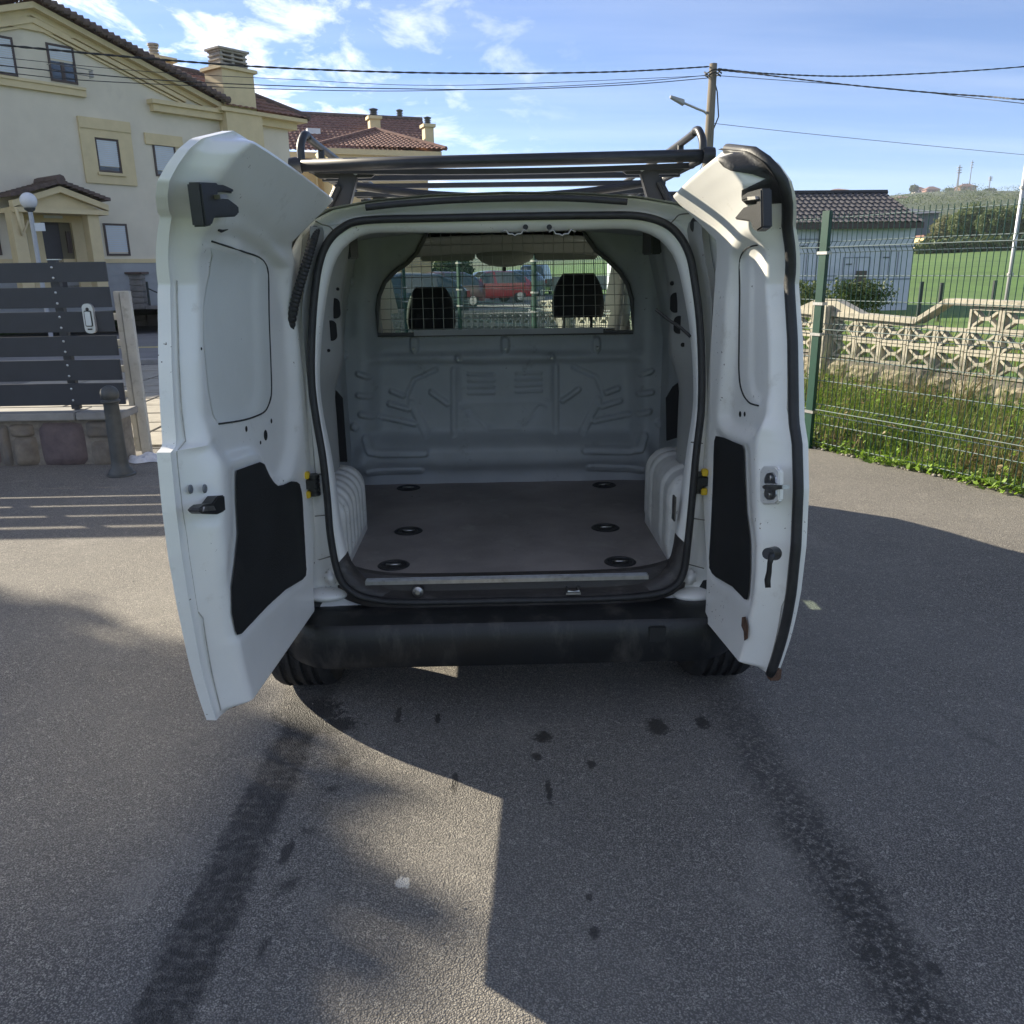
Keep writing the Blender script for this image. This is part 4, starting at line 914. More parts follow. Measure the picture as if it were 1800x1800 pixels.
for a_, b_ in edges_y:
    for fz in (.25, .78):
        z = P(120, a_+(b_-a_)*fz, Y=WY)[2]; MB().sphere((pxs+.005, WY-.014, z), .011, 10, 6, (1, .5, 1)).build('bolt', alu, fence, smooth=True)
# intercom
a_, b_ = P(142, 534, Y=WY-.05), P(169, 586, Y=WY-.05); cx, w, z0_, z1_ = (a_[0]+b_[0])/2, (b_[0]-a_[0])/2, b_[2], a_[2]
def roundbox(cx, cz, hw, hh, r, y0, y1, name, m, par, n=8):
    pts = []
    for sx_, sz_, a0 in ((1, 1, 0), (-1, 1, 90), (-1, -1, 180), (1, -1, 270)):
        for k in range(n+1): an = R(a0+90*k/n); pts.append((cx+sx_*(hw-r)+r*math.cos(an), y0, cz+sz_*(hh-r)+r*math.sin(an)))
    return MB().slab(pts, (0, y1-y0, 0)).build(name, m, par, bevel=.002)
ic = thing('intercom', (cx, WY-.02, (z0_+z1_)/2), 'silver rounded door intercom with a screen mounted on the dark fence slats', 'intercom')
silver = mat('silver_plastic', (.55, .56, .58), .35, .6, var=.05)
roundbox(cx, (z0_+z1_)/2, w, (z1_-z0_)/2, w*.85, WY-.05, WY-.012, 'housing', silver, ic)
roundbox(cx, (z0_+z1_)/2-.0, w*.68, (z1_-z0_)*.27, .012, WY-.056, WY-.05, 'screen_frame', blackp, ic)
roundbox(cx, (z0_+z1_)/2-.0, w*.55, (z1_-z0_)*.24, .008, WY-.059, WY-.0555, 'screen', mat('screen_pale', (.55, .6, .62), .2), ic)
MB().sphere((cx, WY-.05, z1_-.045), .014, 12, 8, (1, .6, 1)).build('camera_eye', rubber, ic, smooth=True)
roundbox(cx, z0_+.035, w*.45, .006, .004, WY-.054, WY-.05, 'speaker_slot', rubber, ic)
# stone wall
wall = thing('stone_wall', (-5, WY, 0), 'low wall of rough purple and tan stones under the dark slat fence', 'wall')
cop_m = mat('grey_coping', (.27, .265, .25), .8, var=.15, scale=5, dirt=(.15, .14, .12), dscale=6, bump=.2, bscale=40)
zc0 = P(100, 738, Y=WY-.12)[2]; zc1 = zb0-.045
for xa, xb in ((pxs+.075, P(214, 730, Y=WY-.15)[0]), (pxs-1.0, pxs+.068), (pxs-2.1, pxs-1.008), (pxs-3.2, pxs-2.108), (pxs-4.6, pxs-3.208)):
    MB().box((xa, WY-.16, zc0), (xb, WY+.2, zc1)).build('coping_stone', cop_m, wall, bevel=.008)
mort = mat('mortar', (.22, .20, .17), .95, var=.3, scale=12, bump=.8, bscale=40)
MB().box((XL, WY-.075, -.1), (P(214, 780, Y=WY-.1)[0], WY+.15, zc0)).build('mortar', mort, wall)
sm_ = [mat('stone_a', (.16, .125, .125), .85, var=.3, scale=9, bump=1, bscale=22, col2=(.09, .07, .075)), mat('stone_b', (.24, .21, .165), .85, bump=1, bscale=22, scale=8, col2=(.13, .11, .09)), mat('stone_c', (.20, .145, .13), .85, bump=1, bscale=20, scale=10, col2=(.12, .095, .09)), mat('stone_d', (.13, .125, .12), .85, bump=1, bscale=25, scale=7, col2=(.21, .18, .14))]
def rock(x0, x1, z0, z1, y, m, seed, par, depth=.10, name='stone'):
    rnd = random.Random(seed); n = 9; rows = []; ph = [rnd.uniform(0, 6) for _ in range(4)]
    for i in range(n):
        v = i/(n-1); row = []
        for j in range(n):
            u = j/(n-1); e = (max(0, 1-(2*u-1)**6)*max(0, 1-(2*v-1)**6))**.5
            cu = u+.06*math.sin(3*v+ph[0])*(1-abs(2*u-1)); cv = v+.06*math.sin(3*u+ph[1])*(1-abs(2*v-1))
            r_ = .10 ; cc = 1-r_*(2*v-1)**4*.8; dd = 1-r_*(2*u-1)**4*.8
            row.append(((x0+x1)/2+(x1-x0)*(cu-.5)*cc, y-depth*e*(.62+.2*math.sin(5*u+ph[2])*math.sin(4*v+ph[3])+.25*rnd.random()*e*.4), (z0+z1)/2+(z1-z0)*(cv-.5)*dd))
        rows.append(row)
    return MB().grid(np.array(rows)).build(name, m, par, smooth=True)
wz = lambda py: P(100, py, Y=WY-.1)[2]
wx = lambda px: P(px, 780, Y=WY-.1)[0]
sts = [(0, 16, 745, 822, 3), (18, 62, 745, 768, 1), (20, 64, 766, 820, 1), (68, 150, 742, 822, 0), (152, 202, 742, 772, 3), (156, 215, 776, 824, 1), (72, 74, 742, 744, 2)]
for i, (a_, b_, c_, d_, k) in enumerate(sts[:6]): rock(wx(a_), wx(b_), wz(d_), wz(c_), WY-.07, sm_[k], i, wall, .07)
x = wx(-2); i = 20
while x > XL+.3:
    w = random.uniform(.22, .45); sp_z = random.uniform(.14, .26); k = random.randrange(4)
    rock(x-w+.02, x-.01, .0, sp_z, WY-.07, sm_[k], i, wall, .07); rock(x-w+.01, x-.015, sp_z+.02, zc0-.01, WY-.07, sm_[(k+1) % 4], i+1, wall, .07); x -= w; i += 2
# bollard
q = P(214, 836, Z=0); bol = thing('bollard', (q[0], q[1], 0), 'dark grey cast iron bollard with a ball top in front of the stone wall', 'bollard')
zt_ = P(200, 677, Y=q[1])[2]; sc = zt_/1.0
iron = mat('cast_iron_paint', (.055, .06, .06), .5, var=.2, scale=14, dirt=(.12, .11, .09), dscale=20, dth=.62)
MB().lathe([(0, 0), (.115, 0), (.115, .012), (.098, .02), (.09, .05), (.072, .07), (.066, .12), (.062, .62*sc), (.058, .78*sc), (.062, .80*sc), (.074, .815*sc), (.074, .83*sc), (.055, .85*sc), (.04, .87*sc)], (q[0], q[1], .006), 24).build('post', iron, bol, smooth='auto')
rb = .072; MB().sphere((q[0], q[1], zt_-rb), rb, 22, 14).build('ball_top', iron, bol, smooth=True)
for k in range(4): an = k*math.pi/2+.6; MB().lathe([(0, .016), (.009, .014), (.010, .006)], (q[0]+.098*math.cos(an), q[1]+.098*math.sin(an), .006), 8).build('bolt', steel, bol)
# white gate end frame
gy = 7.62; ga, gb = P(212, 511, Y=gy), P(243, 770, Y=gy+.1)
gate = thing('gate_frame', (P(225, 640, Y=gy)[0], gy, 0), 'weathered white metal gate frame standing edge-on beside the stone wall', 'gate')
galv = mat('white_gate_paint', (.46, .46, .43), .6, var=.15, scale=4, dirt=(.22, .21, .18), dscale=10, dth=.52)
x0_ = P(199, 520, Y=gy)[0]; x1_ = P(218, 520, Y=gy)[0]; ztg = P(205, 512, Y=gy)[2]
MB().box((x0_, gy, .04), (x0_+.05, gy+.05, ztg)).build('frame_post', galv, gate, bevel=.004)
MB().box((x0_+.062, gy-.02, .02), (x0_+.145, gy+.035, ztg-.0)).build('frame_post', galv, gate, bevel=.004)
MB().box((x0_+.005, gy+.051, ztg-.07), (x0_+.10, gy+.11, ztg-.005)).build('top_rail', galv, gate, bevel=.004)
MB().box((x0_-2.6, gy+.06, .10), (x0_-.005, gy+.10, .16)).build('bottom_rail', galv, gate, bevel=.004)
for k in range(5): MB().box((x0_-2.6, gy+.06, .30+.23*k), (x0_-.005, gy+.09, .36+.23*k)).build('gate_slat', galv, gate)
# litter: white plastic bag by the bollard
q = P(262, 806, Z=.02); rows = []
for i in range(16):
    row = []
    for j in range(20):
        u, v = j/19-.5, i/15-.5; e = max(0, 1-(u*u+v*v)*4)**.5
        row.append((q[0]+.34*u+.03*math.sin(7*v), q[1]+.26*v+.03*math.sin(9*u), .012+.075*e*(.6+.4*math.sin(13*u+3)*math.sin(11*v))))
    rows.append(row)
bag = MB().grid(np.array(rows)).build('plastic_bag', mat('thin_plastic', (.62, .63, .66), .3, var=.1, scale=30, bump=.6, bscale=50), smooth=True); tag(bag, 'crumpled white plastic bag on the ground behind the bollard', 'litter')
# drive of sandy slabs beyond the gate, kerb, road with yellow line
drive_m = mat('sand_slab', (.33, .30, .24), .85, var=.15, scale=5, dirt=(.2, .17, .13), dscale=4, dth=.55, bump=.3, bscale=60)
dx0, dx1 = -7.2, -2.7
pm = MB().box((dx0, 7.9, -.02), (dx1+.0, 15.6, .012)).build('pavement', mat('joint_dark', (.09, .085, .08), .9)); tag(pm, kind='structure')
ysl = [7.95]+[P(260, yy, Z=.03)[1] for yy in (758, 742, 726, 712, 700, 690, 678, 665, 652, 641)]
for i, (ya_, yb_) in enumerate(zip(ysl[:-1], ysl[1:])):
    n = 5; off = .5*(i % 2)
    for k in range(n):
        xa = dx0+.02+(dx1-dx0)*(k)/n; xb = dx0-.02+(dx1-dx0)*(k+1)/n
        MB().box((xa, ya_+.015, .0), (xb, yb_-.03, .028+.004*random.random())).build('slab', drive_m, pm, bevel=.004)
road_m = mat('old_road', (.19, .185, .18), .9, var=.15, scale=1.2, bump=.4, bscale=60, dirt=(.13, .125, .12), dscale=2)
rd = MB().box((-40, 15.9, -.05), (-2.2, 24.6, .012)).build('road', road_m); tag(rd, kind='structure')
kb = MB().box((-40, 15.6, -.05), (-2.2, 15.9, .09)).build('kerb', cop_m, bevel=.02); tag(kb, kind='structure')
yl = P(262, 610, Z=.016); ln = MB().box((-40, yl[1]-.12, .012), (-2.2, yl[1]+.12, .0165)).build('road_marking', mat('faded_yellow_line', (.50, .42, .18), .7, var=.25, scale=8)); tag(ln, kind='structure')
pl = P(262, 623, Z=.016)
# ================================================================ cream apartment house
Z0H = .75
hp0 = P(200, 393, Y=27.0)[:2]; hk = np.array([1., 1.25]); hk /= np.hypot(*hk); ho = np.array([hk[1], -hk[0]])   # ho: out towards the street
def Hs(px, py, o=0.):
    n = ho; base = hp0+ho*o; r = ray(px, py); tt = ((base-CAM[:2])@n)/(r[:2]@n); q = CAM+tt*r
    return float((q[:2]-hp0)@hk), float(q[2])
def Hp(s, o, z): q = hp0+hk*s+ho*o; return (q[0], q[1], z)
cream = mat('cream_render', (.69, .62, .49), .9, var=.05, scale=1.5, bump=.1, bscale=60, dirt=(.56, .50, .40), dscale=.6, dth=.6)
trim = mat('yellow_trim', (.66, .54, .32), .85, var=.06, scale=3)
frame_m = mat('brown_frame', (.06, .038, .032), .5)
shut = mat('white_shutter', (.62, .66, .70), .5, var=.03)
darkg = mat('dark_pane', (.03, .04, .05), .08, spec=.8)
s_r, _ = Hs(506, 230); s_pl0, _ = Hs(400, 240); _, z_eave = Hs(386, 197)
s_l = -9.5
house = thing('apartment_house', Hp(-1, 0, Z0H), 'large cream house with a wide gable, yellow window surrounds and white shutters', 'house')
def hbox(s0, s1, o0, o1, z0, z1, name, m, par, bevel=0):
    return MB().hexa([Hp(s0, o0, z0), Hp(s1, o0, z0), Hp(s1, o1, z0), Hp(s0, o1, z0), Hp(s0, o0, z1), Hp(s1, o0, z1), Hp(s1, o1, z1), Hp(s0, o1, z1)]).build(name, m, par, bevel=bevel)
apex = Hs(45, -14); gr = Hs(400, 180)
gl_s = 2*apex[0]-gr[0]
# wall as facade polygon with depth, and window openings laid in as recessed units
mbw = MB(); poly = [(s_l, Z0H), (s_r, Z0H), (s_r, z_eave), (gr[0]-.3, z_eave+.05), (apex[0], apex[1]-.48), (gl_s+.3, z_eave+.05), (s_l, z_eave)]
mbw.slab([Hp(s, 0, z) for s, z in poly], tuple(-ho*9)+(0,)); mbw.build('wall', cream, house)
_, zbase = Hs(220, 455)
hbox(s_l-.01, s_r+.02, -.5, .05, zbase-.12, zbase, 'string_course', trim, house)
plinth = mat('grey_plinth', (.33, .34, .345), .85, var=.1, scale=2, bump=.3, bscale=12)
hbox(s_l-.02, s_r+.02, -.5, .03, Z0H-.6, zbase-.12, 'plinth', plinth, house)
for k in range(4): hbox(s_l-.02, s_r+.02, .03, .04, Z0H+.02+.26*k, Z0H+.24+.26*k, 'plinth_course', plinth, house, .004)
def hwindow(pxs, sur=None, shutter=1.0, nm='window', pane2=False):
    (xa, ya), (xb, yb), (xc, yc), (xd, yd) = pxs   # tl tr br bl
    s0 = (Hs(xa, ya)[0]+Hs(xd, yd)[0])/2; s1 = (Hs(xb, yb)[0]+Hs(xc, yc)[0])/2; z1 = (Hs(xa, ya)[1]+Hs(xb, yb)[1])/2; z0 = (Hs(xd, yd)[1]+Hs(xc, yc)[1])/2
    f = MB()
    for a_, b_, c_, d_ in ((s0, s1, z1-.06, z1), (s0, s1, z0, z0+.06), (s0, s0+.06, z0+.06, z1-.06), (s1-.06, s1, z0+.06, z1-.06)): f.hexa([Hp(a_, .004, c_), Hp(b_, .004, c_), Hp(b_, .035, c_), Hp(a_, .035, c_), Hp(a_, .004, d_), Hp(b_, .004, d_), Hp(b_, .035, d_), Hp(a_, .035, d_)])
    fr_ = f.build('window', frame_m, house)
    zs = z1-.06-(z1-z0-.12)*shutter
    n = int((z1-.06-zs)/.055); 
    for k in range(n): hbox(s0+.06, s1-.06, .006, .020, z1-.06-.055*(k+1)+.011, z1-.06-.055*k, 'shutter_slat', shut, fr_)
    if zs > z0+.08:
        hbox(s0+.06, s1-.06, .003, .010, z0+.06, zs, 'pane', darkg, fr_)
        if pane2: hbox((s0+s1)/2-.05, (s0+s1)/2+.05, .010, .03, z0+.06, zs, 'mullion', frame_m, fr_)
    if sur:
        (o1, o2, o3, o4) = sur; q = MB()
        for a_, b_, c_, d_ in ((s0-o1, s1+o2, z1+.0, z1+o3), (s0-o1, s1+o2, z0-o4, z0-.0), (s0-o1, s0-.0, z0, z1), (s1+.0, s1+o2, z0, z1)): q.hexa([Hp(a_, .003, c_), Hp(b_, .003, c_), Hp(b_, .06, c_), Hp(a_, .06, c_), Hp(a_, .003, d_), Hp(b_, .003, d_), Hp(b_, .06, d_), Hp(a_, .06, d_)])
        q.build('window_surround', trim, house)
        hbox(s0-.05, s1+.08, .062, .12, z0-.08, z0-.0, 'sill', trim, house)
        hbox(s0-o1, s1+o2, .062, .09, z1+o3-.3, z1+o3, 'lintel', trim, house) if o3 > .4 else None
    return s0, s1, z0, z1
hwindow([(165,241),(207,246),(214,305),(172,303)], (.42, .42, .52, .32), .87)
hwindow([(268,251),(308,257),(312,312),(273,310)], None, .87)
a_ = hwindow([(80,76),(128,82),(136,148),(89,143)], None, .45, pane2=True)
hwindow([(-25,58),(21,66),(31,135),(-15,128)], None, 1.0)
hwindow([(180,392),(223,394),(228,450),(188,449)], None, 1.0)
hwindow([(282,394),(318,395),(322,450),(287,450)], None, 1.0)
hwindow([(-45,380),(-6,383),(2,449),(-36,448)], None, 1.0)
s0, z1 = Hs(252, 233); s1, _ = Hs(318, 240); hbox(s0, s1, .003, .07, z1-.32, z1, 'lintel', trim, house)
# attic sill band + head band
sA, zA = Hs(-60, 132); sB, zB = Hs(147, 157); hbox(sA, sB, .003, .12, zB-.22, zB, 'string_course', trim, house); hbox(sA, sB, .003, .16, zB-.05, zB+.02, 'string_course', trim, house)
sA, zA = Hs(-60, 45); sB, zB = Hs(146, 72); hbox(sA, sB, .003, .09, zB-.0, zB+.32, 'string_course', trim, house)
# raking cornice of the gable
def rake(p0, p1, th, o0, o1, name, m):
    (sa, za), (sb, zb_) = p0, p1
    return MB().hexa([Hp(sa, o0, za-th), Hp(sb, o0, zb_-th), Hp(sb, o1, zb_-th), Hp(sa, o1, za-th), Hp(sa, o0, za), Hp(sb, o0, zb_), Hp(sb, o1, zb_), Hp(sa, o1, za)]).build(name, m, house)
pa = (apex[0], apex[1]-.22); pr = (gr[0]-.3, z_eave+.22)
sl_ = (pr[1]-pa[1])/(pr[0]-pa[0])
for (dz, th, o) in ((-.05, .30, .10), (-.05, .15, .32), (-.42, .11, .14), (-.56, .06, .08)):
    e = (Hs(322, 170)[0] if dz < -.3 else pr[0])
    rake((pa[0], pa[1]+dz), (e, pa[1]+dz+sl_*(e-pa[0])), th, .004, o, 'raking_cornice', trim); rake((2*pa[0]-e, pa[1]+dz+sl_*(e-pa[0])), (pa[0], pa[1]+dz), th, .004, o-.002, 'raking_cornice', trim)
# horizontal eaves mouldings
s0, _ = Hs(262, 180); hbox(s0, Hs(392, 200)[0], .004, .22, z_eave-.28, z_eave-.02, 'eaves_moulding', trim, house); hbox(s0-.08, Hs(392, 200)[0], .004, .32, z_eave-.08, z_eave+.04, 'eaves_moulding', trim, house)
hbox(Hs(444, 215)[0], s_r+.25, -.3, .22, z_eave-.25, z_eave-.02, 'eaves_moulding', trim, house); hbox(gr[0]-.6, s_r+.5, -.3, .5, z_eave-.02, z_eave+.10, 'gutter_board', trim, house)
# roof tiles as real relief
def roof(A, B, C, D_, name, m, par, tw=.24, tl=.38, amp=.035, sub=6):
    """A,B eaves (left,right), C,D ridge (right,left)"""
    A, B, C, D_ = [np.array(q, float) for q in (A, B, C, D_)]; e = (B-A)/np.linalg.norm(B-A); nrm = np.cross(e, ((D_+C)/2-(A+B)/2)); nrm /= np.linalg.norm(nrm); nrm *= np.sign(nrm[2])
    up = np.cross(nrm, e); 
    if up[2] < 0: up = -up
    loc = lambda q: ((q-A)@e, (q-A)@up)
    (_, _), (bx, _), (cx, cy), (dx, dy) = loc(A), loc(B), loc(C), loc(D_); Hh = (cy+dy)/2; rows = []
    nr = max(2, int(Hh/tl)); ts = []
    for k in range(nr):
        ts += [(k/nr, .0), ((k+.97)/nr, .022)] if k else [(0, 0), (.97/nr, .022)]
    ts = [(k/nr+f/nr, h) for k in range(nr) for f, h in ((0, .035), (.5, .018), (.985, .0))]+[(1, 0)]
    smin, smax = min(0, dx), max(bx, cx); sg = np.arange(smin, smax+tw/sub, tw/sub)
    for tq, h in ts:
        l, r_ = dx*tq, bx+(cx-bx)*tq; sc_ = np.clip(sg, l, r_); hh = amp*np.abs(np.sin(np.pi*sc_/tw))**.8+h
        rows.append(A+sc_[:, None]*e+Hh*tq*up+hh[:, None]*nrm)
    o = MB().grid(np.array(rows)).build(name, m, par, smooth='auto', fix=False); tag(o, kind='stuff'); return o
tile_r = mat('clay_tile', (.23, .115, .08), .85, var=.3, scale=5, dirt=(.10, .07, .06), dscale=9, dth=.5)
tile_g = mat('weathered_tile', (.12, .085, .075), .85, var=.3, scale=6)
rd_ = 9.6
# main gable roof (two slopes running back), with verge tiles
rz = lambda s: pa[1]+.06+sl_*abs(s-pa[0])
roof(Hp(gr[0]-.2, .45, rz(gr[0]-.2)), Hp(gr[0]-.2, -rd_, rz(gr[0]-.2)), Hp(pa[0], -rd_, rz(pa[0])), Hp(pa[0], .45, rz(pa[0])), 'roof_tiles', tile_r, house)
roof(Hp(2*pa[0]-gr[0]-.25, .45, rz(gr[0]+.25)), Hp(2*pa[0]-gr[0]-.25, -rd_, rz(gr[0]+.25)), Hp(pa[0], -rd_, rz(pa[0])), Hp(pa[0], .45, rz(pa[0])), 'roof_tiles', tile_r, house)
nv = 34
vt = MB().lathe([(.075, 0), (.085, .34)], (0, 0, 0), 8, 'x')
for k in range(nv):
    sA = pa[0]+(gr[0]-.3-pa[0])*k/nv; sB = pa[0]+(gr[0]-.3-pa[0])*(k+1.15)/nv
    MB().tube([Hp(sA, .5, rz(sA)-.02), Hp(sB, .5, rz(sB)+.05)], [.085, .105], 7).build('verge_tile', tile_g, house)
# right wing hipped roof
zt2 = z_eave+1.55; sw0 = Hs(318, 150)[0]
roof(Hp(gr[0]-.4, .55, z_eave+.10), Hp(s_r+.6, .55, z_eave+.10), Hp(s_r-1.9, -2.3, zt2), Hp(sw0-.3, -2.3, zt2), 'roof_tiles', tile_r, house)
roof(Hp(s_r+.6, .55, z_eave+.10), Hp(s_r+.6, -9, z_eave+.10), Hp(s_r-1.9, -6.5, zt2), Hp(s_r-1.9, -2.3, zt2), 'roof_tiles', tile_r, house)
MB().tube([Hp(s_r+.6, .55, z_eave+.14), Hp(s_r-1.9, -2.3, zt2+.05), Hp(sw0-.3, -2.3, zt2+.05)], .11, 7).build('ridge_tiles', tile_g, house)
# chimney breast, chimney one and two
a_, _ = Hs(388, 240); b_, _ = Hs(450, 240)
hbox(a_, b_, .004, .42, Z0H, z_eave-.02, 'chimney_breast', trim, house)
c0_, zc_ = Hs(386, 120, .3); c1_, _ = Hs(441, 120, .3); _, zt_ = Hs(412, 90, .3)
ch = hbox(c0_, c1_, -.55, .4, z_eave-.02, zc_, 'chimney', trim, house)
hbox(c0_-.1, c1_+.1, -.65, .5, zc_, zc_+.10, 'chimney_cap', trim, ch)
pot = mat('concrete_pot', (.34, .31, .27), .85, var=.2, scale=10)
def pots(sa, sb, o, z0, z1, par, n=1):
    for k in range(n):
        s0_ = sa+(sb-sa)*k/n+.03; s1_ = sa+(sb-sa)*(k+1)/n-.03; c_ = Hp((s0_+s1_)/2, o, 0); r_ = (s1_-s0_)/2; h = z1-z0
        mb = MB(); mb.lathe([(r_*.72, 0), (r_*.72, h)], (c_[0], c_[1], z0), 12)
        for q in range(4): mb.lathe([(r_*.7, .02+h*q/4), (r_, .02+h*q/4), (r_, h*(q+.62)/4), (r_*.7, h*(q+.62)/4)], (c_[0], c_[1], z0), 14)
        mb.lathe([(0, h), (r_*1.15, h), (r_*1.1, h+.06), (0, h+.08)], (c_[0], c_[1], z0), 14); mb.build('chimney_pot', pot, par, smooth='auto')
for k in range(4):
    hbox(c0_+.08, c1_-.08, -.42, .26, zc_+.10+(zt_-zc_-.1)*k/4+.07, zc_+.10+(zt_-zc_-.1)*(k+1)/4, 'louvre_slab', pot, ch, .01)
    for sa_ in (c0_+.12, (c0_+c1_)/2-.05, c1_-.22): hbox(sa_, sa_+.10, -.38, .22, zc_+.10+(zt_-zc_-.1)*k/4, zc_+.10+(zt_-zc_-.1)*k/4+.07, 'louvre_post', pot, ch)
hbox(c0_+.02, c1_-.02, -.48, .32, zt_, zt_+.07, 'chimney_lid', pot, ch, .01)
c0_, zc_ = Hs(266, 103, -3.); c1_, _ = Hs(303, 103, -3.); _, zt_ = Hs(284, 77, -3.)
ch = hbox(c0_, c1_, -3.9, -3., z_eave, zc_, 'chimney', trim, house); hbox(c0_-.12, c1_+.12, -4.0, -2.9, zc_, zc_+.14, 'chimney_cap', trim, ch); pots(c0_+.2, c1_-.2, -3.45, zc_+.14, zt_, ch)
# downpipe
q = [Hp(Hs(392, 190)[0]-.05, .35, z_eave-.1), Hp(Hs(386, 205)[0], .12, z_eave-.45), Hp(Hs(383, 215)[0], .10, z_eave-.9), Hp(Hs(383, 215)[0], .10, Z0H)]
MB().tube(q, .045, 8).build('downpipe', trim, house, smooth=True)
# attic window grille
g0, zg = Hs(82, 130); g1, _ = Hs(156, 148); mb = MB()
for dz in (.05, .22): mb.tube([Hp(a_ if False else g0, .1, zg+dz), Hp(g0, .35, zg+dz), Hp(g1, .35, zg+dz), Hp(g1, .1, zg+dz)], .012, 5)
for k in range(7): mb.tube([Hp(g1, .1+.04*k, zg+.05), Hp(g1, .12+.03*k, zg+.22)], .008, 4)
mb.build('drying_rack', steel, house)
# porch
po = 1.1
pl0, ze = Hs(28, 364, po); pr0, _ = Hs(181, 369, po); pm_, za = Hs(100, 330, po); _, zcb = Hs(100, 373, po)
porch = thing('entrance_porch', Hp((pl0+pr0)/2, 1.1, Z0H), 'yellow pedimented entrance porch with square pillars and small tiled roof', 'porch')
def pbox(s0, s1, o0, o1, z0, z1, nm, m, par=porch): return MB().hexa([Hp(s0, o0, z0), Hp(s1, o0, z0), Hp(s1, o1, z0), Hp(s0, o1, z0), Hp(s0, o0, z1), Hp(s1, o0, z1), Hp(s1, o1, z1), Hp(s0, o1, z1)]).build(nm, m, par)
pbox(pl0, pr0, .1, po, zcb, ze-.0, 'entablature', trim); pbox(pl0-.1, pr0+.1, .1, po+.1, ze-.12, ze, 'entablature', trim)
MB().slab([Hp(pl0, po-.06, ze), Hp(pr0, po-.06, ze), Hp((pl0+pr0)/2, po-.06, za-.1)], tuple(-ho*.9)+(0,)).build('pediment', trim, porch)
for sg in (-1, 1):
    m0 = (pl0+pr0)/2; e_ = pr0+.12 if sg > 0 else pl0-.12
    MB().hexa([Hp(m0, po-.1, za-.12), Hp(e_, po-.1, ze+.0), Hp(e_, po+.12, ze+.0), Hp(m0, po+.12, za-.12), Hp(m0, po-.1, za+.04), Hp(e_, po-.1, ze+.16), Hp(e_, po+.12, ze+.16), Hp(m0, po+.12, za+.04)]).build('raking_moulding', trim, porch)
    n = 9
    for k in range(n):
        sa, sb = m0+(e_-m0)*k/n, m0+(e_-m0)*(k+1.25)/n; z_a, z_b = za+.10+(ze+.2-za-.06)*k/n, za+.10+(ze+.2-za-.06)*(k+1.2)/n
        MB().hexa([Hp(sa, .0, z_a), Hp(sb, .0, z_b+.03), Hp(sb, po+.22, z_b+.03), Hp(sa, po+.22, z_a), Hp(sa, .0, z_a+.09), Hp(sb, .0, z_b+.12), Hp(sb, po+.22, z_b+.12), Hp(sa, po+.22, z_a+.09)]).build('roof_tile', tile_g, porch)
MB().tube([Hp(m0, 0, za+.2), Hp(m0, po+.24, za+.2)], .13, 8).build('ridge_tile', tile_g, porch)
for px in (34, 167):
    s_, _ = Hs(px, 400, po); pbox(s_-.16, s_+.16, po-.36, po-.02, Z0H, zcb, 'pillar', trim)
d0, zd = Hs(67, 390); d1, _ = Hs(121, 390)
pbox(d0-.42, d0, .004, .14, Z0H, zd+.45, 'door_surround', trim); pbox(d1, d1+.6, .004, .14, Z0H, zd+.45, 'door_surround', trim); pbox(d0, d1, .004, .14, zd, zd+.45, 'door_surround', trim)
pbox(d0, d1, .0035, .02, Z0H, zd, 'doorway', mat('doorway_dark', (.035, .03, .03), .7)); pbox(d0+.02, d0+(d1-d0)*.6, .021, .05, Z0H, zd-.08, 'front_door', mat('dark_door', (.035, .033, .042), .45, var=.2, scale=3))
pbox(d0+(d1-d0)*.62, d1, .021, .03, Z0H, zd, 'side_wall', mat('olive_wall', (.16, .14, .09), .9)); sA, zA = Hs(94, 388, .14); pbox(sA-.26, sA+.26, .142, .17, zd+.1, zd+.42, 'number_plate', shut); pbox(sA-.18, sA+.18, .171, .173, zd+.22, zd+.26, 'plate_text', darkg)
sA, zA = Hs(52, 420, .3); sB, zB = Hs(43, 440, .3); pbox(sB-.02, sB+.32, .004, .12, zB-.1, zB+.45, 'meter_box', mat('grey_box', (.42, .42, .40), .6)); sC, zC = Hs(120, 426, .14); pbox(sC-.05, sC+.05, .142, .2, zC-.3, zC+.3, 'door_phone', frame_m)
MB().tube([Hp(pl0-.05, po+.1, ze-.05), Hp(pl0+.02, po+.05, ze-.7), Hp(pl0+.3, po-.1, zcb-.25)], .04, 8).build('downpipe', trim, porch, smooth=True)
# globe lamp
ly = 20.5; q = P(50, 353, Y=ly); qb = P(66, 470, Y=ly); q2 = P(64, 352, Y=ly); rg = q2[0]-q[0]
lamp = thing('globe_lamp', (q[0], ly, 0), 'white globe street lamp on a slim pale pole in front of the cream house', 'street lamp')
lg = MB().sphere(tuple(q), rg, 20, 14).build('globe', mat('opal_globe', (.72, .72, .74), .3), lamp, smooth=True)
MB().lathe([(.05, 0), (.05, 3.0), (.035, q[2]-rg)], (q[0], ly, 0), 12).build('pole', mat('pale_pole', (.42, .43, .44), .5), lamp, smooth='auto'); MB().lathe([(.04, -.0), (.11, .06), (.12, .1)], (q[0], ly, q[2]-rg-.07), 14).build('collar', iron, lamp, smooth='auto')
z_ = P(60, 400, Y=ly)[2]; MB().box((q[0]+.05, ly-.02, z_-.08), (q[0]+.28, ly, z_+.10)).build('sign_plate', shut, lamp)
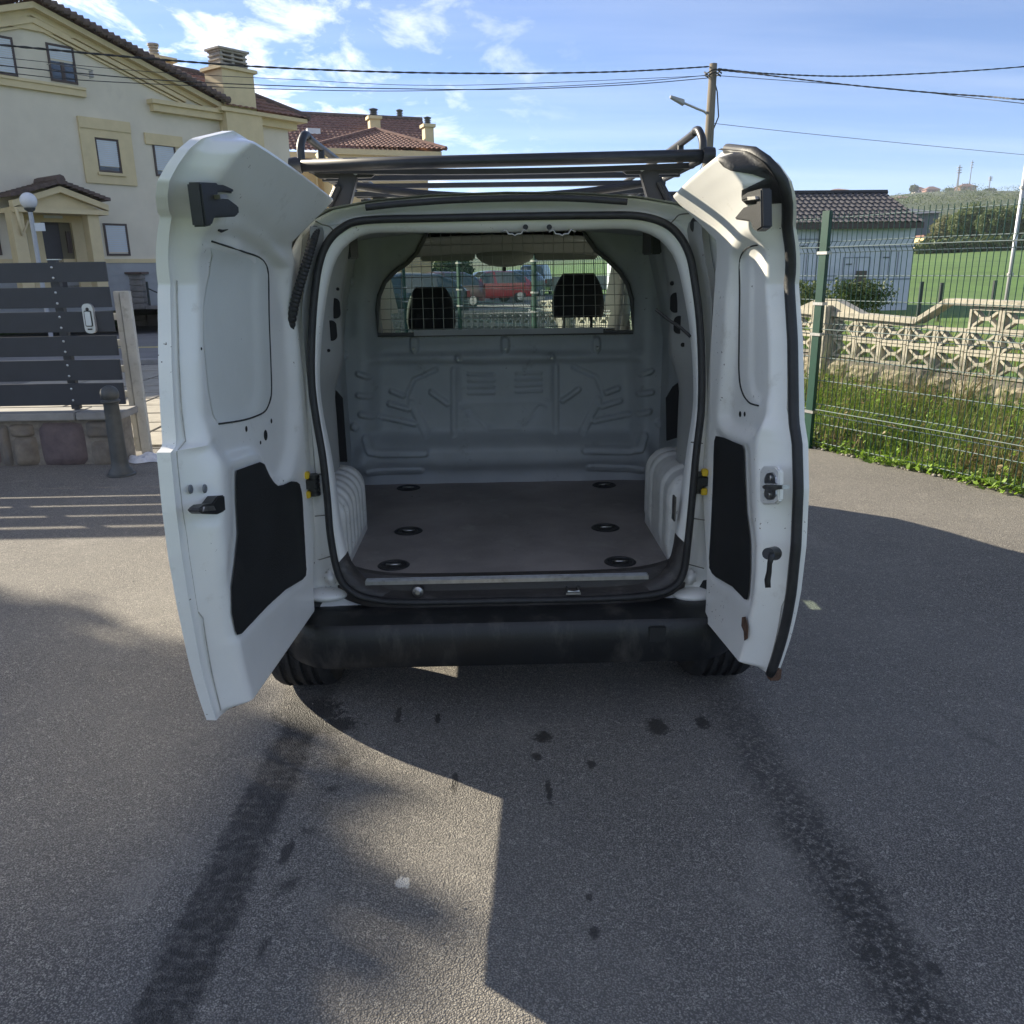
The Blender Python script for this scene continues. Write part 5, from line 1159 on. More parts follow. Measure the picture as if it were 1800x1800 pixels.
# garden strip: pillar, low wall, railing, lawn
yp = 25.0
q = P(243, 572, Z=.02); yp = q[1]; pw = P(258, 520, Y=yp)[0]-P(228, 520, Y=yp)[0]; pz = P(240, 482, Y=yp)[2]; cxp = P(247, 560, Y=yp)[0]-.02
gp = thing('garden_pillar', (cxp, yp, 0), 'grey stone gate pillar with a flat cap across the road', 'pillar')
pst = mat('grey_masonry', (.23, .215, .20), .9, var=.25, scale=5, bump=.5, bscale=15)
nz_ = 9
for k in range(nz_):
    jt = .01*random.random(); MB().box((cxp-pw/2+jt, yp-.2, .01+pz*k/nz_+.006), (cxp+pw/2-jt, yp+.2, pz*(k+1)/nz_)).build('stone', pst, gp, bevel=.012)
MB().box((cxp-pw/2-.09, yp-.3, pz+.004), (cxp+pw/2+.09, yp+.3, pz+.07)).build('cap', tile_g, gp, bevel=.01)
zl = P(275, 537, Y=yp)[2]
gw = thing('garden_wall', (cxp+3, yp, 0), 'low grey garden wall with dark railing beyond the road right of the pillar', 'wall')
for k in range(8): MB().box((cxp+pw/2+.02+.9*k, yp-.12, 0), (cxp+pw/2+.01+.9*(k+1)-.015, yp+.12, zl)).build('block', pst, gw, bevel=.01)
iron_d = mat('dark_green_iron', (.02, .03, .028), .5)
zr_ = P(262, 495, Y=yp)[2]
MB().tube([(cxp+pw/2+.1, yp, 0), (cxp+pw/2+.1, yp, zr_)], .035, 6).build('rail_post', iron_d, gw); MB().tube([(cxp+pw/2+.1, yp, zr_-.2), (cxp+pw/2+1.1, yp, zl+.05)], .02, 6).build('brace', iron_d, gw)
for k in range(14): MB().tube([(cxp+pw/2+.5+.4*k, yp, zl), (cxp+pw/2+.5+.4*k, yp, zr_-.35)], .012, 5).build('baluster', iron_d, gw)
gl2 = thing('garden_gate', (cxp-2, yp, 0), 'dark green sheet metal garden gate left of the stone pillar', 'gate')
zg_ = P(215, 508, Y=yp)[2]
MB().box((cxp-pw/2-3.0, yp-.02, .12), (cxp-pw/2-.05, yp+.02, zg_)).build('gate_sheet', iron_d, gl2); 
for k in range(16): MB().box((cxp-pw/2-2.95+.18*k, yp-.045, .15), (cxp-pw/2-2.85+.18*k, yp-.021, zg_-.04)).build('gate_bar', iron_d, gl2)
MB().box((cxp-pw/2-14, yp-.1, 0), (cxp-pw/2-3.05, yp+.1, .75)).build('garden_wall', pst); bpy.data.objects['garden_wall.001'] if 'garden_wall.001' in bpy.data.objects else None
o = [o for o in bpy.data.objects if o.name.startswith('garden_wall') and o.type == 'MESH'][0]; tag(o, 'low grey garden wall left of the metal gate, seen between the fence slats', 'wall')
lw = MB().slab([(cxp-16, yp+.25, -.1), (cxp+10, yp+.25, -.1), Hp(s_r+3, .04, -.1), Hp(s_l, .04, -.1)], (0, 0, .62)).build('lawn', mat('dark_lawn', (.05, .10, .02), .95, var=.3, scale=6, bump=.5, bscale=20)); tag(lw, kind='structure')  # lawn in a darker green than the field
# ================================================================ second house with tiled roofs
h2 = thing('tiled_house', (-8, 50, 0), 'yellow house with brown tiled hipped roofs and three chimneys behind the van', 'house')
k2 = np.array([1., .36]); k2 /= np.hypot(*k2); o2 = np.array([k2[1], -k2[0]]); b2 = P(640, 262, Y=46)[:2]
def H2(px, py, o=0.):
    base = b2+o2*o; r = ray(px, py); tt = ((base-CAM[:2])@o2)/(r[:2]@o2); q = CAM+tt*r; return float((q[:2]-b2)@k2), float(q[2])
def H2p(s, o, z): q = b2+k2*s+o2*o; return (q[0], q[1], z)
def box2(s0, s1, o0, o1, z0, z1, nm, m, par=h2): return MB().hexa([H2p(s0, o0, z0), H2p(s1, o0, z0), H2p(s1, o1, z0), H2p(s0, o1, z0), H2p(s0, o0, z1), H2p(s1, o0, z1), H2p(s1, o1, z1), H2p(s0, o1, z1)]).build(nm, m, par)
yel = mat('ochre_render', (.58, .45, .24), .9, var=.06, scale=1)
brt = mat('brown_tile', (.20, .10, .075), .85, var=.35, scale=4, dirt=(.09, .055, .045), dscale=7, dth=.5)
s0, zE = H2(566, 258); s1, _ = H2(773, 267); sap, zap = H2(659, 229, -4.5)
box2(s0+.5, s1-.7, -9, 0, .2, zE-.1, 'wall', yel); box2(s0, s1, -9, .35, zE-.35, zE-.08, 'eaves', trim); box2(s0+.2, s1-.3, -9, .15, zE-.62, zE-.35, 'eaves', trim)
roof(H2p(s0-.2, .5, zE), H2p(s1+.2, .5, zE), H2p(sap+.05, -4.5, zap), H2p(sap-.05, -4.5, zap), 'roof_tiles', brt, h2, tw=.26, tl=.42, amp=.05)
roof(H2p(s1+.2, .5, zE), H2p(s1+.2, -9.5, zE), H2p(sap, -4.6, zap), H2p(sap, -4.5, zap), 'roof_tiles', brt, h2, tw=.26, tl=.42, amp=.05)
for a_ in (s0-.2, s1+.2): MB().tube([H2p(a_, .5, zE+.06), H2p(sap, -4.5, zap+.06)], .12, 6).build('hip_tiles', brt, h2)
# main range behind
om = -3.5; sm0, _ = H2(500, 300, om); sm1, zr2 = H2(742, 212, -8.5); _, zrl = H2(545, 207, -8.5); sr0, _ = H2(470, 207, -8.5)
_, zle = H2(520, 268, om)
box2(sm0, H2(748, 262, om)[0], -14, om-.0, .2, zle-.05, 'wall', yel); box2(sm0-.2, H2(560, 262, om)[0], om, om+.5, zle-.3, zle-.02, 'eaves', trim)
roof(H2p(sm0-2, om+.6, zle), H2p(H2(757, 262, om)[0], om+.6, zle), H2p(sm1, -8.5, zr2), H2p(sr0-2, -8.5, zr2), 'roof_tiles', brt, h2, tw=.26, tl=.42, amp=.05)
roof(H2p(H2(757, 262, om)[0], om+.6, zle), H2p(H2(757, 262, om)[0]+.3, -14, zle), H2p(sm1, -8.6, zr2), H2p(sm1, -8.5, zr2), 'roof_tiles', brt, h2, tw=.26, tl=.42, amp=.05)
MB().tube([H2p(sr0-2, -8.5, zr2+.06), H2p(sm1, -8.5, zr2+.06)], .14, 6).build('ridge_tiles', tile_g, h2)
box2(H2(337+210, 235, -6)[0]-.3, H2(560, 235, -6)[0], -6.2, -5.3, H2(555, 232, -6)[1]-.2, H2(555, 229, -6)[1], 'roof_window', shut)
for (xa, xb, yt, ym, ob_) in ((649, 668, 190, 204, -5.2), (697, 712, 192, 206, -9.5), (746, 762, 205, 218, -3.0)):
    sa, zt_ = H2(xa, yt, ob_); sb, zm = H2(xb, ym, ob_); c_ = box2(sa, sb, ob_-.6, ob_, zle-.2, zm, 'chimney', trim)
    m_s = (sa+sb)/2; hw_ = (sb-sa)*.36; q = H2p(m_s, ob_-.3, 0); mb = MB(); h = zt_-zm; mb.lathe([(hw_*.7, 0), (hw_*.7, h)], (q[0], q[1], zm), 10)
    for k in range(4): mb.lathe([(hw_*.7, h*k/4+.03), (hw_*1.1, h*k/4+.03), (hw_*1.1, h*(k+.6)/4), (hw_*.7, h*(k+.6)/4)], (q[0], q[1], zm), 10)
    mb.lathe([(0, h), (hw_*1.3, h), (0, h+.08)], (q[0], q[1], zm), 10); mb.build('chimney_pot', iron, c_); box2(sa-.1, sb+.1, ob_-.7, ob_+.1, zm-.16, zm, 'chimney_cap', trim)
s_d, _ = H2(556, 300, om); MB().tube([H2p(s_d, om+.1, .3), H2p(s_d, om+.1, zle-.3)], .06, 6).build('downpipe', trim, h2)
# ================================================================ white barn
bk = np.array([1., .06]); bk /= np.hypot(*bk); bo = np.array([bk[1], -bk[0]]); bb = P(1500, 390, Y=30)[:2]
def B2(px, py, o=0.):
    base = bb+bo*o; r = ray(px, py); tt = ((base-CAM[:2])@bo)/(r[:2]@bo); q = CAM+tt*r; return float((q[:2]-bb)@bk), float(q[2])
def Bp(s, o, z): q = bb+bk*s+bo*o; return (q[0], q[1], z)
barn = thing('white_barn', (bb[0], bb[1], 0), 'long white outbuilding with dark grey tiled roof behind the green mesh fence', 'barn')
whw = mat('whitewash', (.60, .63, .68), .85, var=.06, scale=2, dirt=(.48, .50, .53), dscale=1.2, dth=.55)
slate = mat('dark_roof_tile', (.072, .068, .074), .75, var=.35, scale=7, dirt=(.06, .055, .055), dscale=9, dth=.5)
sL, _ = B2(1120, 400); sR, zE = B2(1611, 393); sEr, _ = B2(1626, 388, .4); sRr, zRr = B2(1554, 341, -2.6)
def boxb(s0, s1, o0, o1, z0, z1, nm, m, par=barn): return MB().hexa([Bp(s0, o0, z0), Bp(s1, o0, z0), Bp(s1, o1, z0), Bp(s0, o1, z0), Bp(s0, o0, z1), Bp(s1, o0, z1), Bp(s1, o1, z1), Bp(s0, o1, z1)]).build(nm, m, par)
MB().slab([Bp(sL, 0, -.2), Bp(sR, 0, -.2), Bp(sR, -5.2, -.2), Bp(sL, -5.2, -.2)], (0, 0, zE+.29)).build('wall', whw, barn)
n = 9
for k in range(n): boxb(sL+(sR-sL)*k/n+.012, sL+(sR-sL)*(k+1)/n-.012, .003, .02, .2, zE-.55, 'wall_panel', whw)
for yy in (435, 492): _, z = B2(1500, yy); boxb(sL, sR+.01, .02, .035, z-.02, z+.03, 'wall_rail', mat('rail_blue', (.25, .28, .33), .7))
roof(Bp(sL-.4, .4, zE), Bp(sEr, .4, zE), Bp(sRr, -2.6, zRr), Bp(sL-.4, -2.6, zRr), 'roof_tiles', slate, barn, tw=.22, tl=.36, amp=.055)
roof(Bp(sEr, .4, zE), Bp(sEr, -5.6, zE), Bp(sRr, -2.7, zRr), Bp(sRr, -2.6, zRr), 'roof_tiles', slate, barn, tw=.22, tl=.36, amp=.055)
MB().tube([Bp(sL-.4, -2.6, zRr+.05), Bp(sRr+.1, -2.6, zRr+.05)], .11, 6).build('ridge_tiles', mat('ridge_dark', (.03, .03, .035), .8), barn)
boxb(sL-.4, sEr, .3, .38, zE-.16, zE+.03, 'eaves', frame_m)
for (xa, ya, xb, yb) in ((1440, 397, 1452, 448),): a_, z1_ = B2(xa, ya); b_, z0_ = B2(xb, yb); boxb(a_, b_, .036, .07, z0_, z1_, 'door_strip', blackp)
a_, z1_ = B2(1498, 476); b_, z0_ = B2(1508, 515); boxb(a_, b_, .3, .5, .1, z1_, 'timber_post', mat('old_timber', (.12, .10, .08), .9))
for (xa, ya, xb, yb) in ((1482, 452, 1524, 512), (1402, 420, 1432, 500), (1548, 440, 1575, 488)):
    a_, z1_ = B2(xa, ya); b_, z0_ = B2(xb, yb); mb = MB()
    for q_ in ((a_, a_+.03, z0_, z1_), (b_-.03, b_, z0_, z1_), (a_+.03, b_-.03, z1_-.03, z1_), ((a_+b_)/2-.012, (a_+b_)/2+.012, z0_, z1_-.03)): mb.hexa([Bp(q_[0], .022, q_[2]), Bp(q_[1], .022, q_[2]), Bp(q_[1], .04, q_[2]), Bp(q_[0], .04, q_[2]), Bp(q_[0], .022, q_[3]), Bp(q_[1], .022, q_[3]), Bp(q_[1], .04, q_[3]), Bp(q_[0], .04, q_[3])])
    mb.build('barn_door', mat('door_edge_grey', (.26, .28, .32), .7), barn); boxb(a_+.1, a_+.32, .04, .055, z1_-.25, z1_-.22, 'hinge', iron)
# small yellow shed further off
q = P(1618, 434, Y=104); q2 = P(1624, 417, Y=104); q3 = P(1648, 421, Y=104)
sh = thing('small_shed', (q[0], 104, q[2]), 'small yellow and grey shed below the trees right of the white barn', 'shed')
q5 = P(1644, 436, Y=104); q6 = P(1614, 417, Y=104)
MB().box((q6[0], 102.5, height(q6[0], 104)-.1), (q2[0], 106, q6[2])).build('wall', yel, sh); MB().box((q2[0], 103.2, height(q6[0], 104)-.1), (q5[0], 106, q3[2]-.3)).build('annex', mat('grey_board', (.18, .20, .21), .8), sh); MB().box((q6[0]-.2, 102.2, q6[2]), (q2[0]+.1, 106.2, q6[2]+.2)).build('roof', brt, sh)
# ================================================================ concrete lattice wall
latt_m = mat('lattice_concrete', (.42, .39, .315), .9, var=.12, scale=5, dirt=(.17, .155, .125), dscale=7, dth=.52, bump=.4, bscale=50)
rusty_m = mat('split_block', (.38, .335, .24), .95, bump=1, bscale=14, scale=5, col2=(.27, .235, .17), dirt=(.14, .12, .09), dscale=3, dth=.55)
WO = 1.50
def Wp(s, o, z): q = F0+FD*s+FN*(WO+o); return (q[0], q[1], z)
def Ws(px, py, o=0.):
    base = F0+FN*(WO+o); r = ray(px, py); tt = ((base-CAM[:2])@FN)/(r[:2]@FN); q = CAM+tt*r; return float((q[:2]-F0)@FD), float(q[2])
lw_ = thing('lattice_wall', tuple(Wp(0, 0, 0)), 'pale concrete wall with pierced star-pattern blocks above rough stone blocks', 'wall')
BL = .31; BHt = .205
print('wall probe', Ws(1480, 535), Ws(1640, 553), Ws(1680, 515), Ws(1790, 520), Ws(1405, 525), Ws(900, 538), Ws(1480, 590), Ws(1620, 630), Ws(800, 545))
def lattice_block():
    mb = MB(); L_, Hh, T_ = BL*.97, BHt*.97, .09; fw = .025
    def b(x0, x1, z0, z1, y0=-T_/2, y1=T_/2): mb.box((x0, y0, z0), (x1, y1, z1))
    b(0, L_, 0, fw); b(0, L_, Hh-fw, Hh); b(0, fw, fw, Hh-fw); b(L_-fw, L_, fw, Hh-fw)
    cx, cz_, hx = L_/2, Hh/2, .046
    def bar(x0, z0, x1, z1, w=.011):
        dx, dz = x1-x0, z1-z0; l = math.hypot(dx, dz); nx_, nz_ = -dz/l*w, dx/l*w; yy = T_*.42
        mb.hexa([(x0+nx_, -yy, z0+nz_), (x1+nx_, -yy, z1+nz_), (x1+nx_, yy, z1+nz_), (x0+nx_, yy, z0+nz_), (x0-nx_, -yy, z0-nz_), (x1-nx_, -yy, z1-nz_), (x1-nx_, yy, z1-nz_), (x0-nx_, yy, z0-nz_)])
    bar(fw*.8, fw*.8, cx-hx, cz_-.012); bar(fw*.8, Hh-fw*.8, cx-hx, cz_+.012); bar(L_-fw*.8, fw*.8, cx+hx, cz_-.012); bar(L_-fw*.8, Hh-fw*.8, cx+hx, cz_+.012)
    bar(cx-hx-.01, cz_, cx+hx+.01, cz_, .016)
    bar(fw, cz_, cx-hx-.03, cz_, .010) if False else None
    return mb
ang = math.atan2(FD[1], FD[0])
proto = None
ST_ = 0.
def wtop(s): return float(np.interp(s, [-26, -12, -6, -3, 1, 6], [.42, .72, 1.0, 1.17, 1.06, 1.04]))
# runs: (s0, s1, rows above the datum)
bc = 0
def put_block(s, z):
    global proto, bc
    p = Wp(s, 0, z)
    if proto is None:
        proto = lattice_block().build('lattice_block', latt_m, lw_, bevel=0); me = proto.data; proto.location = Vector(p)-Vector(lw_.location); proto.rotation_euler = (0, 0, ang)
        # mesh was built relative to parent origin: shift back
        o_ = Vector(lw_.location)
        for v in me.vertices: v.co = v.co+o_
    else: inst(proto, 'lattice_block', p, lw_, rot=(0, 0, ang))
    bc += 1
sP = Ws(1455, 560)[0]   # pillar position
segs = []
s = sP+.12
end = 5.2
while s < end:
    up = s > Ws(1668, 540)[0]
    zt_ = wtop(s)
    n_ = 3 if up else 2
    for r_ in range(n_): put_block(s, zt_-.06-BHt*2+BHt*r_)
    s += BL
s = sP-.12-BL
while s > -24:
    zt_ = wtop(s); hi = (int((sP-s)/BL) % 14) in (5, 6, 7, 8) and s > -8
    for r_ in range(3 if hi else 2): put_block(s, zt_-.06-BHt*2+BHt*r_)
    s -= BL
def cope(sa, za, sb, zb_):
    o_ = .085; p = [Wp(sa, -o_, za), Wp(sb, -o_, zb_), Wp(sb, o_, zb_), Wp(sa, o_, za), Wp(sa, -o_, za+.055), Wp(sb, -o_, zb_+.055), Wp(sb, o_, zb_+.055), Wp(sa, o_, za+.055)]
    MB().hexa(p).build('coping', latt_m, lw_, bevel=.006)
sU0, sU1 = Ws(1618, 553)[0], Ws(1672, 515)[0]
cope(sP+.1, wtop(sP)-.055, sU0, wtop(sU0)-.055); cope(sU0, wtop(sU0)-.055, sU1, wtop(sU1)+BHt-.06); cope(sU1, wtop(sU1)+BHt-.06, end, wtop(end)+BHt-.06)
k = 0
s = sP-.12
while s > -24:
    e_ = s-2*BL; i1 = int((sP-s)/BL) % 14; hh = 0
    cope(e_, wtop(e_)-.055, s, wtop(s)-.055) if not (4 < i1 < 9 and s > -8) else cope(e_, wtop(e_)-.055+BHt, s, wtop(s)-.055+BHt); s = e_
# rough base blocks
s = end; k = 0
bprotos = []
for kk in range(5):
    rows = []; rnd = random.Random(kk)
    for i in range(6):
        row = []
        for j in range(8):
            u, v = j/7, i/5; e = min(1, 5*min(u, 1-u))*min(1, 5*min(v, 1-v)); row.append((u*.385, -.0-.045*e*(.5+.5*rnd.random()), v*.19))
        rows.append(row)
    mb = MB().grid(np.array(rows)); o = mb.build('stone_block', rusty_m, smooth=False); bprotos.append(o.data); bpy.data.objects.remove(o)
back = MB()
for c in range(4):
    s = end-.2*(c % 2)
    while s > -24:
        zc_ = wtop(s)-.06-BHt*2-.02-.205*(c+1)
        gap_ = .0
        if s > -6 or c < 2: inst(bprotos[random.randrange(5)], 'stone_block', Wp(s-.385, -.07, zc_), lw_, rot=(0, 0, ang))
        s -= .405
ss = np.linspace(-24.4, end, 40)
for a_, b_ in zip(ss[:-1], ss[1:]):
    za_, zb_ = wtop(a_)-.07-BHt*2, wtop(b_)-.07-BHt*2
    back.hexa([Wp(a_, -.075, -.6), Wp(b_, -.075, -.6), Wp(b_, .09, -.6), Wp(a_, .09, -.6), Wp(a_, -.075, za_), Wp(b_, -.075, zb_), Wp(b_, .09, zb_), Wp(a_, .09, za_)])
back.build('wall_core', mort, lw_)
for s_ in (sP, sP-5.4, sP-10.8, sP-16.2):
    zt_ = wtop(s_)+.06; p = [Wp(s_-.11, -.14, -.3), Wp(s_+.11, -.14, -.3), Wp(s_+.11, .12, -.3), Wp(s_-.11, .12, -.3), Wp(s_-.11, -.14, zt_), Wp(s_+.11, -.14, zt_), Wp(s_+.11, .12, zt_), Wp(s_-.11, .12, zt_)]
    MB().hexa(p).build('pillar', latt_m, lw_, bevel=.01)
    MB().hexa([Wp(s_-.5, -.05, zt_-.08), Wp(s_+.5, -.05, zt_-.08), Wp(s_+.5, .06, zt_-.08), Wp(s_-.5, .06, zt_-.08), Wp(s_-.12, -.06, zt_+.06), Wp(s_+.12, -.06, zt_+.06), Wp(s_+.12, .07, zt_+.06), Wp(s_-.12, .07, zt_+.06)]).build('coping', latt_m, lw_)
print('lattice blocks', bc)
# ================================================================ green mesh fence
green = mat('green_coated_wire', (.006, .045, .028), .4, var=.15, scale=8)
wire_g = mat('fence_wire', (.03, .085, .06), .35, .2)
wire_sunlit = mat('fence_wire_sunlit_tone', (.30, .36, .33), .35, .5)  # sunlit gleam of the horizontal wires put into a paler colour
mf = thing('mesh_fence', (F0[0], F0[1], 0), 'green welded mesh fence with square posts along the edge of the yard', 'fence')
def Fp(s, o, z): q = F0+FD*s+FN*o; return (q[0], q[1], z)
FH = 2.0; PW = 2.55
def vwire(h=FH, n0=.02):
    pts = []; z = n0
    for zb_ in (.22, .92, 1.22, 1.90) if False else (.30, 1.0, 1.68):
        pts += [(0, 0, z), (0, 0, zb_), (0, -.032, zb_+.045), (0, 0, zb_+.09)]; z = zb_+.1
    pts += [(0, 0, h)]
    out = [pts[0]]
    for p in pts[1:]:
        if p != out[-1]: out.append(p)
    return out
vm = MB().tube(vwire(), .0038, 4); o = vm.build('vertical_wire', wire_g); vme = o.data; bpy.data.objects.remove(o)
sfence = [0.02+PW*k for k in range(-7, 4)]
cnt = 0
hz = [.05, .22, .30, .345, .39, .60, .80, 1.0, 1.045, 1.09, 1.29, 1.49, 1.68, 1.725, 1.77, 1.96]
far = MB()
for k, s0_ in enumerate(sfence[:-1]):
    s1_ = s0_+PW
    near_p = s0_ > -6 and s0_ < 3
    for i in range(50):
        s_ = s0_+.05+i*.05
        if s_ > s1_-.03: break
        p = Fp(s_, 0, .02+ (.002*i % 3)*0)
        if near_p: inst(vme, 'vertical_wire', p, mf, rot=(0, 0, ang)); cnt += 1
        else:
            pts = [Fp(s_, q[1], .02+q[2]) for q in vwire()]; far.tube(pts, .0032, 3, cap=False)
    for z in hz:
        o_ = -.034 if z in (.345, 1.045, 1.725) else .004
        if near_p: MB().tube([Fp(s0_+.02, o_, .02+z), Fp((s0_+s1_)/2, o_, .02+z+.004), Fp(s1_-.02, o_, .02+z)], .0036, 4).build('horizontal_wire', wire_sunlit, mf)
        else: far.tube([Fp(s0_+.02, o_, .02+z), Fp(s1_-.02, o_, .02+z)], .0034, 3, cap=False)
tag(far.build('distant_wires', wire_g, mf, fix=False), kind='stuff')
print('wires', cnt)
for k, s_ in enumerate(sfence):
    q = Fp(s_, -.0, 0); mb = MB(); hw_ = .042
    c_ = [Fp(s_-hw_, -.05, 0), Fp(s_+hw_, -.05, 0), Fp(s_+hw_, -.05+.04, 0), Fp(s_-hw_, -.05+.04, 0)]
    po_ = MB().hexa([(x, y, -.05) for x, y, _ in c_]+[(x, y, FH+.04) for x, y, _ in c_]).build('fence_post', green, mf, bevel=.004)
    for z in (.34, 1.02, 1.28, 1.70):
        a_ = [Fp(s_-hw_-.012, -.058, z), Fp(s_+hw_+.012, -.058, z), Fp(s_+hw_+.012, .006, z), Fp(s_-hw_-.012, .006, z)]; MB().hexa([(x, y, z-.012) for x, y, _ in a_]+[(x, y, z+.012) for x, y, _ in a_]).build('clamp', steel, po_)
# pale leaning pole behind the fence on the right
pa_, pb_ = P(1798, 330, Y=9.5), P(1770, 520, Y=9.5)
tube = thing('pale_pole', (pb_[0], 9.5, 0), 'thin pale galvanised pole standing behind the mesh fence at the right edge', 'pole')
MB().tube([(pb_[0], 9.5, .5), (pb_[0], 9.5, 2.9)], .022, 10).build('pole', mat('galvanised', (.5, .51, .52), .45, .5), tube, smooth=True)
for z in (1.45, 2.35): MB().lathe([(.022, 0), (.035, .005), (.035, .03), (.022, .035)], (pb_[0], 9.5, z), 12).build('collar', steel, tube, smooth='auto')
# ================================================================ verge between fence and wall, weeds
vg = []
for s_ in np.linspace(-26, 9, 70): vg.append([Fp(s_, o_, .004+(.03*math.sin(s_*2.1+o_*4)+.03)*sstep(0, .3, o_)+.30*sstep(.1, 1.5, o_)*(1-.9*sstep(-4, -14, s_))+(0 if o_ < 1.6 else -.1*(o_-1.6))) for o_ in (-.02, .08, .2, .5, .8, 1.1, 1.45, 1.7, 2.4, 3.5, 6, 9)])
vgo = MB().grid(np.array(vg)).build('verge', verge_soil, smooth=True); tag(vgo, kind='structure')
def vz(s_, o_): return .004+(.03*math.sin(s_*2.1+o_*4)+.03)*float(sstep(0, .3, o_))+.30*float(sstep(.1, 1.5, o_))*(1-.9*float(sstep(-4, -14, s_)))
def leafmat(name, c1, c2, sc=3.):
    m = mat(name, c1, .6, var=0, scale=sc, col2=c2); b_ = m.node_tree.nodes['Principled BSDF']
    try: b_.inputs['Subsurface Weight'].default_value = 0
    except Exception: pass
    t_ = m.node_tree; tr = N(t_, 'ShaderNodeBsdfTranslucent'); mx_ = N(t_, 'ShaderNodeMixShader'); mx_.inputs[0].default_value = .35
    src = b_.inputs['Base Color'].links[0].from_socket; L(t_, src, tr.inputs[0]); out = [n for n in t_.nodes if n.type == 'OUTPUT_MATERIAL'][0]
    L(t_, b_.outputs[0], mx_.inputs[1]); L(t_, tr.outputs[0], mx_.inputs[2]); L(t_, mx_.outputs[0], out.inputs[0]); return m
lm = [leafmat('weed_green', (.13, .23, .03), (.20, .28, .05), 6), leafmat('weed_bright', (.26, .40, .04), (.19, .31, .04), 5), leafmat('weed_dry', (.34, .27, .13), (.22, .16, .08), 8), leafmat('weed_dark', (.045, .085, .02), (.08, .12, .03), 5)]
rng_ = np.random.RandomState(3)
V = []; Fc = []; Mi = []
def blade(x, y, z, h, w, lean, az, mi, seg=3):
    b0 = len(V); dx, dy = math.cos(az), math.sin(az); px_, py_ = -dy*w, dx*w
    for k in range(seg):
        tq = k/seg; r_ = lean*h*tq*tq; V.append((x+dx*r_-px_*(1-tq), y+dy*r_-py_*(1-tq), z+h*tq)); V.append((x+dx*r_+px_*(1-tq), y+dy*r_+py_*(1-tq), z+h*tq))
    V.append((x+dx*lean*h, y+dy*lean*h, z+h))
    for k in range(seg-1): Fc.append((b0+2*k, b0+2*k+1, b0+2*k+3, b0+2*k+2)); Mi.append(mi)
    Fc.append((b0+2*seg-2, b0+2*seg-1, b0+2*seg)); Mi.append(mi)
def leaf(x, y, z, r_, mi, tilt=None):
    n_ = rng_.normal(size=3); n_[2] = abs(n_[2])+.5; n_ /= np.linalg.norm(n_); a_ = np.cross(n_, rng_.normal(size=3)); a_ /= np.linalg.norm(a_); c_ = np.cross(n_, a_); b0 = len(V); p = np.array((x, y, z))
    for u_, v_ in ((-1, 0), (-.3, .42), (.5, .32), (1, 0), (.5, -.32), (-.3, -.42)): V.append(tuple(p+a_*u_*r_+c_*v_*r_*1.1+n_*.12*r_*abs(v_)))
    Fc.append((b0, b0+1, b0+2, b0+3, b0+4, b0+5)); Mi.append(mi)
for i in range(19000):
    s_ = rng_.uniform(-7, 4.5) if rng_.rand() < .85 else rng_.uniform(-24, -7); o_ = rng_.beta(1.2, 1.5)*1.45+.02
    patch = math.sin(s_*2.3+1)*math.cos(o_*5+s_)+.6*math.sin(s_*5.1)
    mi = 2 if patch > .7 else (1 if patch < -.1 else 0)
    if rng_.rand() < .35: mi = rng_.choice([0, 1, 2, 2, 3])
    x, y, _ = Fp(s_, o_, 0); h = rng_.uniform(.10, .50)*(1.15 if patch > 0 else .85)*(.55+.45*min(1, o_/.4))*(1-.45*min(1, max(0, (o_-.55)/.5))); blade(x, y, vz(s_, o_), h, rng_.uniform(.002, .0045), rng_.uniform(0, .7), rng_.uniform(0, 6.28), mi)
for i in range(1500):
    s_ = rng_.uniform(-1, 4.5); o_ = rng_.uniform(.15, 1.4); x, y, _ = Fp(s_, o_, 0); blade(x, y, vz(s_, o_), rng_.uniform(.35, .75), .0028, rng_.uniform(.1, .8), rng_.uniform(0, 6.28), rng_.choice([1, 1, 2, 2, 0]))
for i in range(1500):  # leafy stems
    s_ = rng_.uniform(-6, 4.5); o_ = rng_.uniform(.0, 1.4)**1.1; x, y, _ = Fp(s_, o_, 0); z = vz(s_, o_); h = rng_.uniform(.1, .46)*(.4+.6*min(1, o_/.4))*(1-.42*min(1, max(0, (o_-.55)/.5))); mi = rng_.choice([0, 0, 1, 1, 3, 2]); la = rng_.uniform(0, .3); az = rng_.uniform(0, 6.28)
    blade(x, y, z, h, .0022, la, az, 2 if rng_.rand() < .3 else mi, 3)
    for k in range(rng_.randint(7, 16)): tq = rng_.uniform(.15, 1); leaf(x+math.cos(az)*la*h*tq*tq+rng_.normal()*.022, y+math.sin(az)*la*h*tq*tq+rng_.normal()*.022, z+h*tq, rng_.uniform(.012, .028), mi)
for i in range(2600):  # low broad leaves at the asphalt edge
    s_ = rng_.uniform(-3, 4.5); o_ = abs(rng_.normal())*.12-.04+.03*math.sin(s_*6); x, y, _ = Fp(s_, o_, 0); leaf(x, y, .015+rng_.uniform(0, .07), rng_.uniform(.014, .034), 1 if rng_.rand() < .6 else 0)
me = bpy.data.meshes.new('weeds'); me.from_pydata(V, [], Fc); [me.materials.append(m) for m in lm]; me.polygons.foreach_set('material_index', Mi); me.update()
wd = bpy.data.objects.new('weeds', me); COL.objects.link(wd); tag(wd, kind='stuff')
